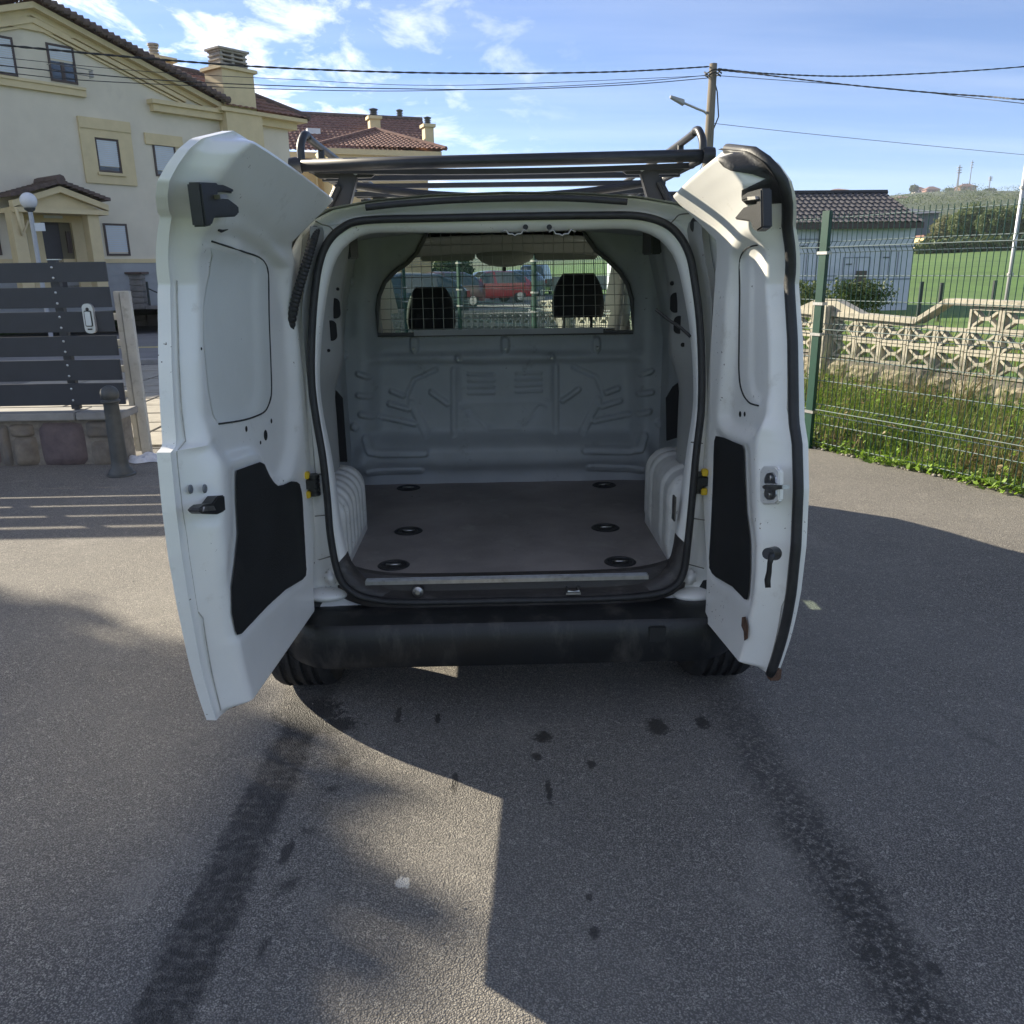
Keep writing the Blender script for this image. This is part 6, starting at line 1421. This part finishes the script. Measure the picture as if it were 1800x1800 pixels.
# tall dry weeds (things one can pick out)
for i, (px, py, h, lab) in enumerate([(1700, 640, .75, 'tall dry brown weed in front of the lattice wall, right of its step'), (1605, 705, .5, 'sparse dry weed among the grass below the stone blocks')]):
    q = P(px, py, Y=7.0 if i == 0 else 7.6); mb = MB(); rnd = random.Random(i); b0 = (q[0], q[1], .2)
    for k in range(16):
        az = rnd.uniform(0, 6.28); l_ = rnd.uniform(.3, 1)*h; e = (b0[0]+math.cos(az)*.35*l_, b0[1]+math.sin(az)*.35*l_, b0[2]+l_); m0 = (b0[0]+math.cos(az)*.1*l_, b0[1]+math.sin(az)*.1*l_, b0[2]+l_*.6); mb.tube([b0, m0, e], [.004, .003, .0015], 4)
        for r_ in range(4): a2 = az+rnd.uniform(-1.5, 1.5); tt_ = rnd.uniform(.5, 1); c_ = [b0[j]+(e[j]-b0[j])*tt_ for j in range(3)]; mb.tube([c_, (c_[0]+math.cos(a2)*.08, c_[1]+math.sin(a2)*.08, c_[2]+.07)], [.002, .001], 3)
    o = mb.build('dry_weed', lm[2]); tag(o, lab, 'weed')
# rubble strip at the asphalt edge
mb = MB()
for i in range(700):
    s_ = rng_.uniform(-4, 4.5); o_ = abs(rng_.normal())*.09-.02; x, y, _ = Fp(s_, o_, 0); r_ = rng_.uniform(.006, .022); mb.sphere((x, y, .008+r_*.3), r_, 6, 4, (1, rng_.uniform(.6, 1), .6))
tag(mb.build('rubble', mat('rubble_stone', (.32, .29, .24), .9, var=.3, scale=20), fix=False), kind='stuff')
# ================================================================ trees
def crown(mb_v, mb_f, c, rad, n, size, seed, shell=.55):
    rs = np.random.RandomState(seed); d = rs.normal(size=(n, 3)); d /= np.linalg.norm(d, axis=1)[:, None]; r_ = shell+(1-shell)*rs.rand(n)**.5
    lump = 1+.16*np.sin(d[:, 0]*5+seed)*np.sin(d[:, 1]*6+1)+.12*np.sin(d[:, 2]*9+d[:, 0]*7)
    p = np.array(c)+d*(r_*lump)[:, None]*np.array(rad)
    nn = d+rs.normal(size=(n, 3))*.7; nn /= np.linalg.norm(nn, axis=1)[:, None]; a_ = np.cross(nn, rs.normal(size=(n, 3))); a_ /= np.linalg.norm(a_, axis=1)[:, None]; b_ = np.cross(nn, a_); s_ = size*rs.uniform(.6, 1.3, n)[:, None]
    b0 = sum(len(x) for x in mb_v); q = np.stack([p-a_*s_, p-b_*s_*.5, p+a_*s_, p+b_*s_*.5], 1).reshape(-1, 3); mb_v.append(q); mb_f.append(np.arange(n*4).reshape(-1, 4)+b0)
bark = mat('bark', (.09, .07, .05), .9, var=.3, scale=8)
def tree(loc, blobs, leafs, mat_, label, n=2500, size=.2, group=None, trunk_r=.15, shell=.55, name='tree'):
    T_ = thing(name, loc, label, 'tree', group); v = []; f = []
    for i, (dx, dy, dz, rx, ry, rz_) in enumerate(blobs): crown(v, f, (loc[0]+dx, loc[1]+dy, loc[2]+dz), (rx, ry, rz_), n, size, i*7+int(abs(loc[0])*10) % 97, shell)
    vv = np.concatenate(v)-np.array(loc); ff = np.concatenate(f); me = bpy.data.meshes.new('crown'); me.from_pydata([tuple(q) for q in vv], [], [tuple(q) for q in ff]); me.materials.append(mat_); me.update()
    o = bpy.data.objects.new('crown', me); COL.objects.link(o); o.parent = T_
    mb = MB(); top = blobs[0]; mb.tube([loc, (loc[0]+.1, loc[1], loc[2]+top[2]*.5), (loc[0]+top[0], loc[1]+top[1], loc[2]+top[2])], [trunk_r, trunk_r*.75, trunk_r*.35], 8)
    for dx, dy, dz, *_ in blobs[1:]: mb.tube([(loc[0]+.05, loc[1], loc[2]+top[2]*.35), (loc[0]+dx*.6, loc[1]+dy*.6, loc[2]+dz*.75), (loc[0]+dx, loc[1]+dy, loc[2]+dz)], [trunk_r*.5, trunk_r*.35, trunk_r*.12], 6)
    mb.build('trunk', bark, T_, smooth=True); return T_
l_dark = leafmat('foliage_dark', (.055, .085, .020), (.095, .13, .035), .5); l_mid = leafmat('foliage_mid', (.09, .135, .035), (.13, .16, .05), .5); l_oli = leafmat('foliage_olive', (.12, .13, .045), (.17, .17, .07), .5)
def far_tree(px, py_top, py_base, dist, wpx, m, label, n=900, group='trees along the far side of the field', seed=0, lob=3):
    b_ = P(px, py_base, Y=dist); t_ = P(px, py_top, Y=dist); gz_ = float(height(b_[0], b_[1])); h = t_[2]-gz_; w = wpx/F*dist; rnd = random.Random(px+seed)
    bl = [(0, 0, h*.55, w*.38, w*.38, h*.36)]+[(rnd.uniform(-.38, .38)*w, rnd.uniform(-.3, .3)*w, h*rnd.uniform(.25, .55), w*.26, w*.26, h*.24) for _ in range(lob)]
    return tree((b_[0], b_[1], gz_), bl, 0, m, label, n=n*3, size=max(.12, dist*.0015), group=group, trunk_r=.2)
far_tree(1660, 372, 445, 120, 62, l_oli, 'olive-green bushy tree at the left end of the tree line', seed=1)
far_tree(1702, 350, 452, 118, 75, l_mid, 'tall mid-green tree second from the left in the tree line')
far_tree(1745, 356, 455, 112, 70, l_dark, 'dark green tree in the tree line left of the pale pole')
far_tree(1785, 348, 452, 114, 80, l_mid, 'broad green tree behind the pale pole')
far_tree(1830, 352, 458, 110, 80, l_dark, 'dark tree cut by the right edge of the view')
far_tree(1640, 405, 445, 100, 40, l_oli, 'low olive bush just right of the white barn roof')
far_tree(1875, 350, 455, 112, 80, l_oli, 'olive tree beyond the right edge of the tree line')
# hedge and shrubs at the field edge
hv, hf = [], []
for i in range(26): q = P(1615+9*i, 446-((i*7) % 5), Y=96); gz_ = float(height(q[0], q[1])); crown(hv, hf, (q[0], q[1], gz_+.4), (1.3, 1.3, 1.0), 160, .3, i)
def joined(name, v, f, m, lab=None, cat=None, kind=None):
    me = bpy.data.meshes.new(name); me.from_pydata([tuple(q) for q in np.concatenate(v)], [], [tuple(q) for q in np.concatenate(f)]); me.materials.append(m); me.update(); o = bpy.data.objects.new(name, me); COL.objects.link(o); return tag(o, lab, cat, None, kind)
joined('hedge', hv, hf, l_dark, 'low dark hedge along the foot of the tree line', 'hedge')
hv, hf = [], []
for i in range(5): q = P(1478+16*i, 505+(i % 2)*6, Y=17.5); crown(hv, hf, (q[0], q[1], q[2]-.15), (.42, .4, .34), 420, .045, i+5, .2)
joined('shrub', hv, hf, l_dark, 'dark green shrub growing against the base of the white barn', 'shrub')
hv, hf = [], []
for i in range(3): q = P(1398+14*i, 500+(i % 2)*8, Y=15); crown(hv, hf, (q[0], q[1], q[2]-.25), (.4, .4, .38), 420, .045, i+15, .2)
joined('shrub', hv, hf, l_mid, 'green shrub behind the lattice wall just right of the open door', 'shrub')
# dry grass behind the wall
V2 = []; F2 = []
V, Fc, Mi = [], [], []
for i in range(5000):
    s_ = rng_.uniform(-8, 4); o_ = rng_.uniform(1.75, 4.2); x, y, _ = Fp(s_, o_, 0); blade(x, y, .45*(1-.9*float(sstep(-4, -14, s_)))+.1, rng_.uniform(.2, .55), .004, rng_.uniform(0, .5), rng_.uniform(0, 6.28), rng_.choice([2, 0, 1]))
me = bpy.data.meshes.new('dry_grass'); me.from_pydata(V, [], Fc); [me.materials.append(m) for m in lm]; me.polygons.foreach_set('material_index', Mi); me.update(); o = bpy.data.objects.new('dry_grass', me); COL.objects.link(o); tag(o, kind='stuff')
# field fence posts
for i, (px, py) in enumerate(((1621, 495), (1656, 497), (1750, 493))):
    q = P(px, py, Y=24); o = MB().box((q[0]-.04, 23.96, -.1), (q[0]+.04, 24.04, q[2])).build('fence_post', iron_d); tag(o, ['thin dark post in the field left of two others, right of the barn', 'thin dark post in the field, middle one of three', 'thin dark post in the field nearest the pale pole'][i], 'post', 'dark posts in the field')
# distant scrub patches on the hill, wood
hv, hf = [], []; rs = np.random.RandomState(4)
for i in range(150):
    az = R(rs.uniform(20, 40)); r_ = rs.uniform(190, 640); x, y = math.sin(az)*r_, math.cos(az)*r_; gz_ = float(height(x, y)); w = rs.uniform(2, 6)*(r_/500+.4); crown(hv, hf, (x, y, gz_+w*.2), (w*1.6, w, w*.45), 260, w*.05, i)
joined('hillside_scrub', hv, hf, l_dark, kind='stuff')
# bare earth / rock cut, hill road
# hill houses and masts
def far_house(px0, px1, py_t, py_b, dist, label, wallm, roofm, two=False):
    a_, b_ = P(px0, py_b, Y=dist), P(px1, py_b, Y=dist); t_ = P(px0, py_t, Y=dist); gz_ = float(height((a_[0]+b_[0])/2, dist)); z0_ = min(a_[2], gz_)-1; zt_ = t_[2]; zm = a_[2]+(zt_-a_[2])*.55; w = b_[0]-a_[0]
    h = thing('hill_house', ((a_[0]+b_[0])/2, dist, z0_), label, 'house'); MB().box((a_[0], dist, z0_), (b_[0], dist+w*.7, zm)).build('wall', wallm, h)
    x0_, x1_ = a_[0]-w*.08, b_[0]+w*.08; ym0, ym1 = dist-w*.08, dist+w*.78; cx_m = (x0_+x1_)/2
    mb = MB().add([(x0_, ym0, zm), (x1_, ym0, zm), (x1_, ym1, zm), (x0_, ym1, zm), (cx_m-w*.15, (ym0+ym1)/2, zt_), (cx_m+w*.15, (ym0+ym1)/2, zt_)], [(0, 1, 5, 4), (1, 2, 5), (2, 3, 4, 5), (3, 0, 4), (0, 3, 2, 1)]); mb.build('roof', roofm, h)
    for k in range(3): xx = a_[0]+w*(.2+.3*k); MB().box((xx-w*.06, dist-.15, zm-(zm-a_[2])*.8), (xx+w*.06, dist-.02, zm-(zm-a_[2])*.25)).build('window', darkg, h)
    return h
wh_far = mat('far_white_wall', (.50, .46, .42), .9); rf = mat('far_red_roof', (.24, .13, .10), .9); rw = mat('far_red_wall', (.30, .17, .14), .9)
far_house(1462, 1490, 331, 338, 640, 'red-roofed house peeking over the ridge of the white barn', wh_far, rf)
far_house(1608, 1626, 328, 339, 660, 'pale house at the left of the hilltop hamlet', wh_far, rf); far_house(1628, 1652, 327, 341, 650, 'large reddish house in the middle of the hilltop hamlet', rw, rf)
far_house(1688, 1716, 322, 335, 655, 'red house with a wide hipped roof under the radio masts', rw, rf); far_house(1575, 1602, 344, 353, 520, 'orange farmhouse on the slope above the dark roof', mat('orange_wall', (.45, .30, .16), .9), rf)
far_tree(1606, 324, 340, 645, 18, l_dark, 'dark round tree beside the pale hilltop house', n=250, group='hilltop trees', lob=1); far_tree(1668, 331, 341, 640, 16, l_dark, 'dark tree between the two red hilltop houses', n=250, group='hilltop trees', lob=1); far_tree(1740, 331, 338, 650, 22, l_dark, 'dark bush under the short right-hand mast', n=250, group='hilltop trees', lob=1)
mast_m = mat('mast_grey', (.22, .23, .25), .7)
for (px, pt, pb, px2, w, lab) in ((1682, 290, 334, 1686, 1.1, 'lattice radio mast on the hilltop, left of the three'), (1704, 281, 325, 1707, .5, 'tall thin radio mast rising behind the red hilltop house'), (1738, 309, 335, 1742, .7, 'short dark mast on the hilltop, right of the three')):
    a_, b_ = P(px, pb, Y=660), P(px2, pt, Y=660); b_[0] = a_[0]; o = MB().tube([tuple(a_-[0, 0, 6]), tuple(b_)], [w, w*.4], 4); 
    for k in range(3): zz = b_[2]-(b_[2]-a_[2])*(.12+.1*k); o.box((a_[0]-w*1.4, 659, zz), (a_[0]+w*1.4, 661, zz+.5))
    tag(o.build('radio_mast', mast_m), lab, 'mast')
# big dark greenhouse-like roof on the slope
a_, b_ = P(1600, 378, Y=150), P(1652, 362, Y=150); gz_ = float(height(a_[0], 150))
shd = thing('long_dark_shed', (a_[0], 150, gz_), 'long dark blue-grey roofed shed on the slope right of the barn roof', 'shed'); MB().box((a_[0]-3, 150, gz_-1), (b_[0], 162, b_[2]-1.2)).build('wall', mat('slate_wall', (.09, .11, .14), .8), shd)
MB().add([(a_[0]-4, 149, a_[2]), (b_[0]+.5, 149, a_[2]+.3), (b_[0]-2, 156, b_[2]), (a_[0]-4, 156, b_[2]), (b_[0]+.5, 163, a_[2]), (a_[0]-4, 163, a_[2])], [(0, 1, 2, 3), (3, 2, 4, 5), (1, 4, 2)]).build('roof', mat('slate_blue_roof', (.085, .10, .125), .8), shd)
# ================================================================ trees whose shade falls on the yard from the left
def shade(a, c, tq): return (a*.79+c*.61+SX*tq, -a*.61+c*.79+SY*tq, tq)
tb = (-12.6, 10.6, 0)
bl = []
for gx, gy, tq, r_ in ((-3.8, .95, 5.6, 1.0), (-5.2, .75, 5.8, 1.0), (-2.6, .84, 5.5, .92), (-1.95, .42, 5.4, .78), (-1.6, -.35, 5.6, .85), (-3.2, -.2, 6.0, 1.3), (-4.8, -.5, 6.2, 1.4), (-2.3, -1.4, 6, 1.3), (-6.3, .5, 5.8, 1.0), (-4, -1.8, 6, 1.5)):
    p = shade(gx, gy, tq); bl.append((p[0]-tb[0], p[1]-tb[1], p[2], r_, r_, r_*.62))
tree(tb, bl, 0, l_mid, 'leafy garden tree standing left of the view behind the fence', n=2200, size=.10, trunk_r=.16, shell=.1)
# ================================================================ utility pole, lamp arm and cables
py_ = 24.
pt_ = P(1254, 112, Y=py_); pb2 = P(1243, 300, Y=py_)
up_ = thing('utility_pole', (pb2[0]-.25, py_, 0), 'weathered wooden utility pole with a lamp arm behind the van', 'utility pole')
wood = mat('grey_wood', (.17, .145, .11), .9, var=.25, scale=4, stretch=(6, 6, .6), bump=.3, bscale=20)
x_at = lambda z: pb2[0]+(pt_[0]-pb2[0])*(z-pb2[2])/(pt_[2]-pb2[2])
MB().tube([(x_at(0), py_, -.1), (x_at(4), py_, 4), (pt_[0], py_, pt_[2])], [.16, .135, .10], 12).build('pole', wood, up_, smooth=True)
for dz, r_ in ((.12, .22), (.0+.25, .2)): MB().tube([(pt_[0]+r_*math.cos(a), py_+r_*math.sin(a), pt_[2]-.15-dz*.5+.04*math.sin(3*a)) for a in np.linspace(0, 6.28, 14)], .018, 5).build('cable_loop', rubber, up_, smooth=True)
q = P(1262, 205, Y=py_); MB().tube([(pt_[0]+.08, py_, pt_[2]-.5), (x_at(q[2])+.15, py_, q[2]+.6), (x_at(q[2])+.22, py_, q[2]), (x_at(q[2])+.1, py_, q[2]-.3)], .018, 5).build('cable_loop', rubber, up_, smooth=True)
lh0, lh1, ah = P(1178, 170, Y=py_), P(1202, 181, Y=py_), P(1242, 200, Y=py_)
MB().tube(smooth_path([tuple(lh1), tuple(P(1225, 191, Y=py_)), tuple(ah), (x_at(ah[2]-.4), py_, ah[2]-.35)], 4), .03, 8).build('lamp_arm', steel, up_, smooth=True)
d_ = lh1-lh0; hd_ = MB().hexa([tuple(lh0+[0, -.09, -.03]), tuple(lh1+[0, -.13, -.06]), tuple(lh1+[0, .13, -.06]), tuple(lh0+[0, .09, -.03]), tuple(lh0+[0, -.07, .03]), tuple(lh1+[0, -.1, .07]), tuple(lh1+[0, .1, .07]), tuple(lh0+[0, .07, .03])]); hd_.build('lamp_head', mat('lamp_grey', (.33, .34, .35), .5), up_, bevel=.01)
def cable(pxs, y0, y1, r_, label, twist=False, name='cable'):
    n = len(pxs); pts = [P(px, py, Y=y0+(y1-y0)*i/(n-1)) for i, (px, py) in enumerate(pxs)]; pts = smooth_path(pts, 24 if twist else 10)
    mb = MB()
    if twist:
        for ph in (0, math.pi):
            mb.tube([p+np.array([0, math.cos(i*.8+ph)*r_*.5, math.sin(i*.8+ph)*r_*.5]) for i, p in enumerate(pts)], r_*.75, 5)
    else: mb.tube(pts, r_, 5)
    tag(mb.build(name, rubber, smooth=True), label, 'cable')
cable([(-260,55),(0,79),(160,94),(310,107),(450,117),(600,124),(750,128),(900,129),(1050,127),(1150,123),(1246,117)], 15, py_, .017, 'thick twisted cable crossing the sky left of the utility pole', True)
cable([(-260,90),(0,115),(130,128),(300,142),(500,151),(700,156),(900,157),(1100,149),(1246,137)], 15, py_, .010, 'lower black cable crossing the sky left of the utility pole')
cable([(-260,105),(0,127),(130,140),(300,149),(500,157),(700,160),(900,155),(1100,145),(1246,132)], 15.5, py_, .008, 'thin lowest cable crossing left of the utility pole')
cable([(-260,78),(0,101),(250,125),(500,139),(800,150),(1246,133)], 16, py_, .006, 'hair-thin wire between the two thicker cables on the left')
cable([(1262,121),(1330,128),(1400,132),(1480,134),(1560,132),(1680,126),(1800,117),(2000,98)], py_, 30, .018, 'upper twisted cable rising to the right of the utility pole', True)
cable([(1262,123),(1330,130),(1420,141),(1520,152),(1640,163),(1740,170),(1800,175),(2000,186)], py_, 18, .015, 'lower twisted cable falling to the right of the utility pole', True)
cable([(1262,133),(1400,143),(1560,155),(1700,171),(1800,182),(2000,205)], py_, 18, .008, 'thin cable below the twisted ones right of the utility pole')
cable([(1255,217),(1400,233),(1600,253),(1800,272),(2000,290)], py_, 30, .007, 'single thin wire low in the sky right of the utility pole')
cable([(1228,305),(1236,285),(1241,265)], py_-.2, py_-.2, .01, 'slack stay wire hanging beside the utility pole')
# grit and dead leaves on the yard
mb = MB()
for i in range(900):
    x, y = rng_.uniform(-3.2, 3.2), rng_.uniform(.9, 6.5)**1.0; r_ = rng_.uniform(.0012, .0038)*(1.6 if rng_.rand() < .06 else 1); mb.sphere((x, y, .006+r_*.5), r_, 5, 3, (1, rng_.uniform(.6, 1), .6))
tag(mb.build('grit', mat('grit_stone', (.27, .25, .22), .9, var=.4, scale=60), fix=False), kind='stuff')
# ================================================================ parked cars seen through the windscreen
def car(loc, rotz, colm, label, L_=4.1, W=1.72, H_=1.48, kind='hatch', group='cars parked beyond the lattice wall'):
    T_ = thing('parked_car', loc, label, 'car', group); hx = L_/2
    if kind == 'suv': roofp = [(-hx, .55), (-hx+.02, .85), (-hx+.12, .98), (-hx+.95, 1.05), (-hx+1.45, H_-.08), (-hx+1.9, H_), (hx-.7, H_), (hx-.2, H_-.15), (hx-.02, 1.0), (hx, .6)]
    else: roofp = [(-hx, .48), (-hx+.03, .70), (-hx+.25, .80), (-hx+1.0, .96), (-hx+1.65, H_-.06), (-hx+2.1, H_), (hx-.95, H_-.03), (hx-.3, H_-.25), (hx-.03, .95), (hx, .55)]
    zb_ = .26; rows = []; xs = [p[0] for p in roofp]
    XS = sorted(set(list(np.linspace(-hx, hx, 34))+xs))
    for x in XS:
        zt_ = float(np.interp(x, xs, [p[1] for p in roofp])); e = min(1, (hx-abs(x))/.5); w = W/2*(.80+.20*e**.5); wt = w*(.74 if zt_ > 1.15 else .90); bel = min(zt_-.02, .92)
        rows.append([(x, -w*.93, zb_), (x, -w, .5), (x, -w*.98, bel), (x, -wt, zt_-.05), (x, -wt*.85, zt_), (x, 0, zt_+.02), (x, wt*.85, zt_), (x, wt, zt_-.05), (x, w*.98, bel), (x, w, .5), (x, w*.93, zb_)])
    A_ = np.array(rows); keep_b = [[True]*10 for _ in range(len(XS)-1)]; keep_g = [[False]*10 for _ in range(len(XS)-1)]
    for i in range(len(XS)-1):
        xm = (XS[i]+XS[i+1])/2; zt_ = float(np.interp(xm, xs, [p[1] for p in roofp]))
        if zt_ > 1.18 and xm < hx-.35:
            for j in (2, 7): keep_b[i][j] = abs(xm-.05) < .06; keep_g[i][j] = not keep_b[i][j]
        sl = abs(float(np.interp(xm+.05, xs, [p[1] for p in roofp]))-float(np.interp(xm-.05, xs, [p[1] for p in roofp])))/.1
        if zt_ > .98 and sl > .25:
            for j in (3, 4, 5, 6): keep_b[i][j] = False; keep_g[i][j] = True
    def xf(a): c, s_ = math.cos(rotz), math.sin(rotz); a = np.array(a, float); return np.stack([a[..., 0]*c-a[..., 1]*s_+loc[0], a[..., 0]*s_+a[..., 1]*c+loc[1], a[..., 2]+loc[2]], -1)
    mb = MB().grid(xf(A_), keep=keep_b); mb.add(xf(A_[0]), [tuple(range(11))]); mb.add(xf(A_[-1]), [tuple(range(11))]); mb.build('body', colm, T_, smooth='auto')
    MB().grid(xf(A_), keep=keep_g).build('glazing', mat('car_glass', (.05, .07, .07), .05, spec=1), T_, smooth=True)
    for sx_ in (-hx+.8, hx-.75):
        for sy_ in (-1, 1):
            p = MB().lathe([(0, -.08), (.30, -.08), (.31, -.05), (.31, .05), (.30, .08), (0, .08)], (0, 0, 0), 20, 'y'); p.v = [tuple(q) for q in xf(np.array(p.v)+np.array([sx_, sy_*(W/2-.09), .31]))]; w_ = p.build('wheel', tyre_m, T_, smooth='auto')
            p = MB().lathe([(0, sy_*.085), (.19, sy_*.085), (.2, sy_*.07)], (0, 0, 0), 14, 'y'); p.v = [tuple(q) for q in xf(np.array(p.v)+np.array([sx_, sy_*(W/2-.09), .31]))]; p.build('rim', steel, w_, smooth='auto')
    for sy_ in (-1, 1):
        p = MB().sphere((-hx+.12, sy_*W*.36, .68), .14, 10, 6, (.7, 1.2, .55)); p.v = [tuple(q) for q in xf(np.array(p.v))]; p.build('headlight', mat('headlight_glass', (.6, .6, .6), .15), T_, smooth=True)
        p = MB().box((hx-.08, sy_*W*.40-.1, .75), (hx+.015, sy_*W*.40+.1, .95)); p.v = [tuple(q) for q in xf(np.array(p.v))]; p.build('tail_light', mat('tail_light_red', (.35, .02, .02), .3), T_)
    p = MB().box((-hx-.015, -.5, .36), (-hx+.06, .5, .5)); p.v = [tuple(q) for q in xf(np.array(p.v))]; p.build('grille', blackp, T_); p = MB().box((-hx-.02, -.26, .5), (-hx+.0, .26, .61)); p.v = [tuple(q) for q in xf(np.array(p.v))]; p.build('number_plate', shut, T_)
    return T_
cp = lambda r, g, b_, n_: mat(n_, (r, g, b_), .3, coat=.6, spec=.6)
def cpos(px, d): q = P(px, 500, Y=d); return (float(q[0]), d, .0)
car(cpos(857, 41), R(28), cp(.40, .02, .03, 'red_car_paint'), 'bright red hatchback seen through the van windscreen')
car(cpos(765, 36), R(35), cp(.09, .015, .025, 'maroon_car_paint'), 'dark maroon car left of the red one, behind the left headrest')
car(cpos(690, 34), R(10), cp(.42, .44, .44, 'silver_car_paint'), 'silver car at the left edge of the windscreen view')
car(cpos(702, 27), R(15), cp(.02, .03, .03, 'dark_green_car_paint'), 'very dark car nearest the wall at the left of the windscreen')
car(cpos(908, 46), R(60), cp(.10, .13, .17, 'blue_grey_car_paint'), 'blue-grey car right of the red hatchback')
car(cpos(938, 52), R(75), cp(.02, .022, .025, 'black_car_paint'), 'black tall car furthest to the right in the row', kind='suv', H_=1.75)
lot = MB().slab([(-22, 24.8, -.02), (-2, 24.8, -.02), (10, 24, -.02), (9, 60, -.02), (-22, 60, -.02)], (0, 0, .03)).build('car_park', road_m); tag(lot, kind='structure')
far_tree(790, 430, 480, 62, 90, l_dark, 'dark tree beyond the maroon parked car', n=900, group=None); far_tree(715, 420, 482, 60, 70, l_mid, 'green tree at the left edge of the windscreen view', n=900, group=None)
# wall of the road beyond the cars
o = MB().box((2.0, 57, 0), (14, 57.4, 1.0)).build('low_wall', cop_m); tag(o, 'long low pale wall beyond the parked cars on the right', 'wall')
# ================================================================ light haze
hz_ = MB().box((-1700, -1700, -3), (1700, 1700, 120)).build('haze', []) if False else None
hm = bpy.data.materials.new('haze_air'); hm.use_nodes = True; ht = hm.node_tree; ht.nodes.clear(); ho_ = N(ht, 'ShaderNodeOutputMaterial'); hv_ = N(ht, 'ShaderNodeVolumePrincipled'); hv_.inputs['Density'].default_value = .00026; hv_.inputs['Color'].default_value = (.80, .88, 1, 1); hv_.inputs['Anisotropy'].default_value = .2; L(ht, hv_.outputs[0], ho_.inputs['Volume'])
hz_ = MB().box((-1600, -1600, -3), (1600, 1600, 110)).build('haze', hm); tag(hz_, kind='stuff')
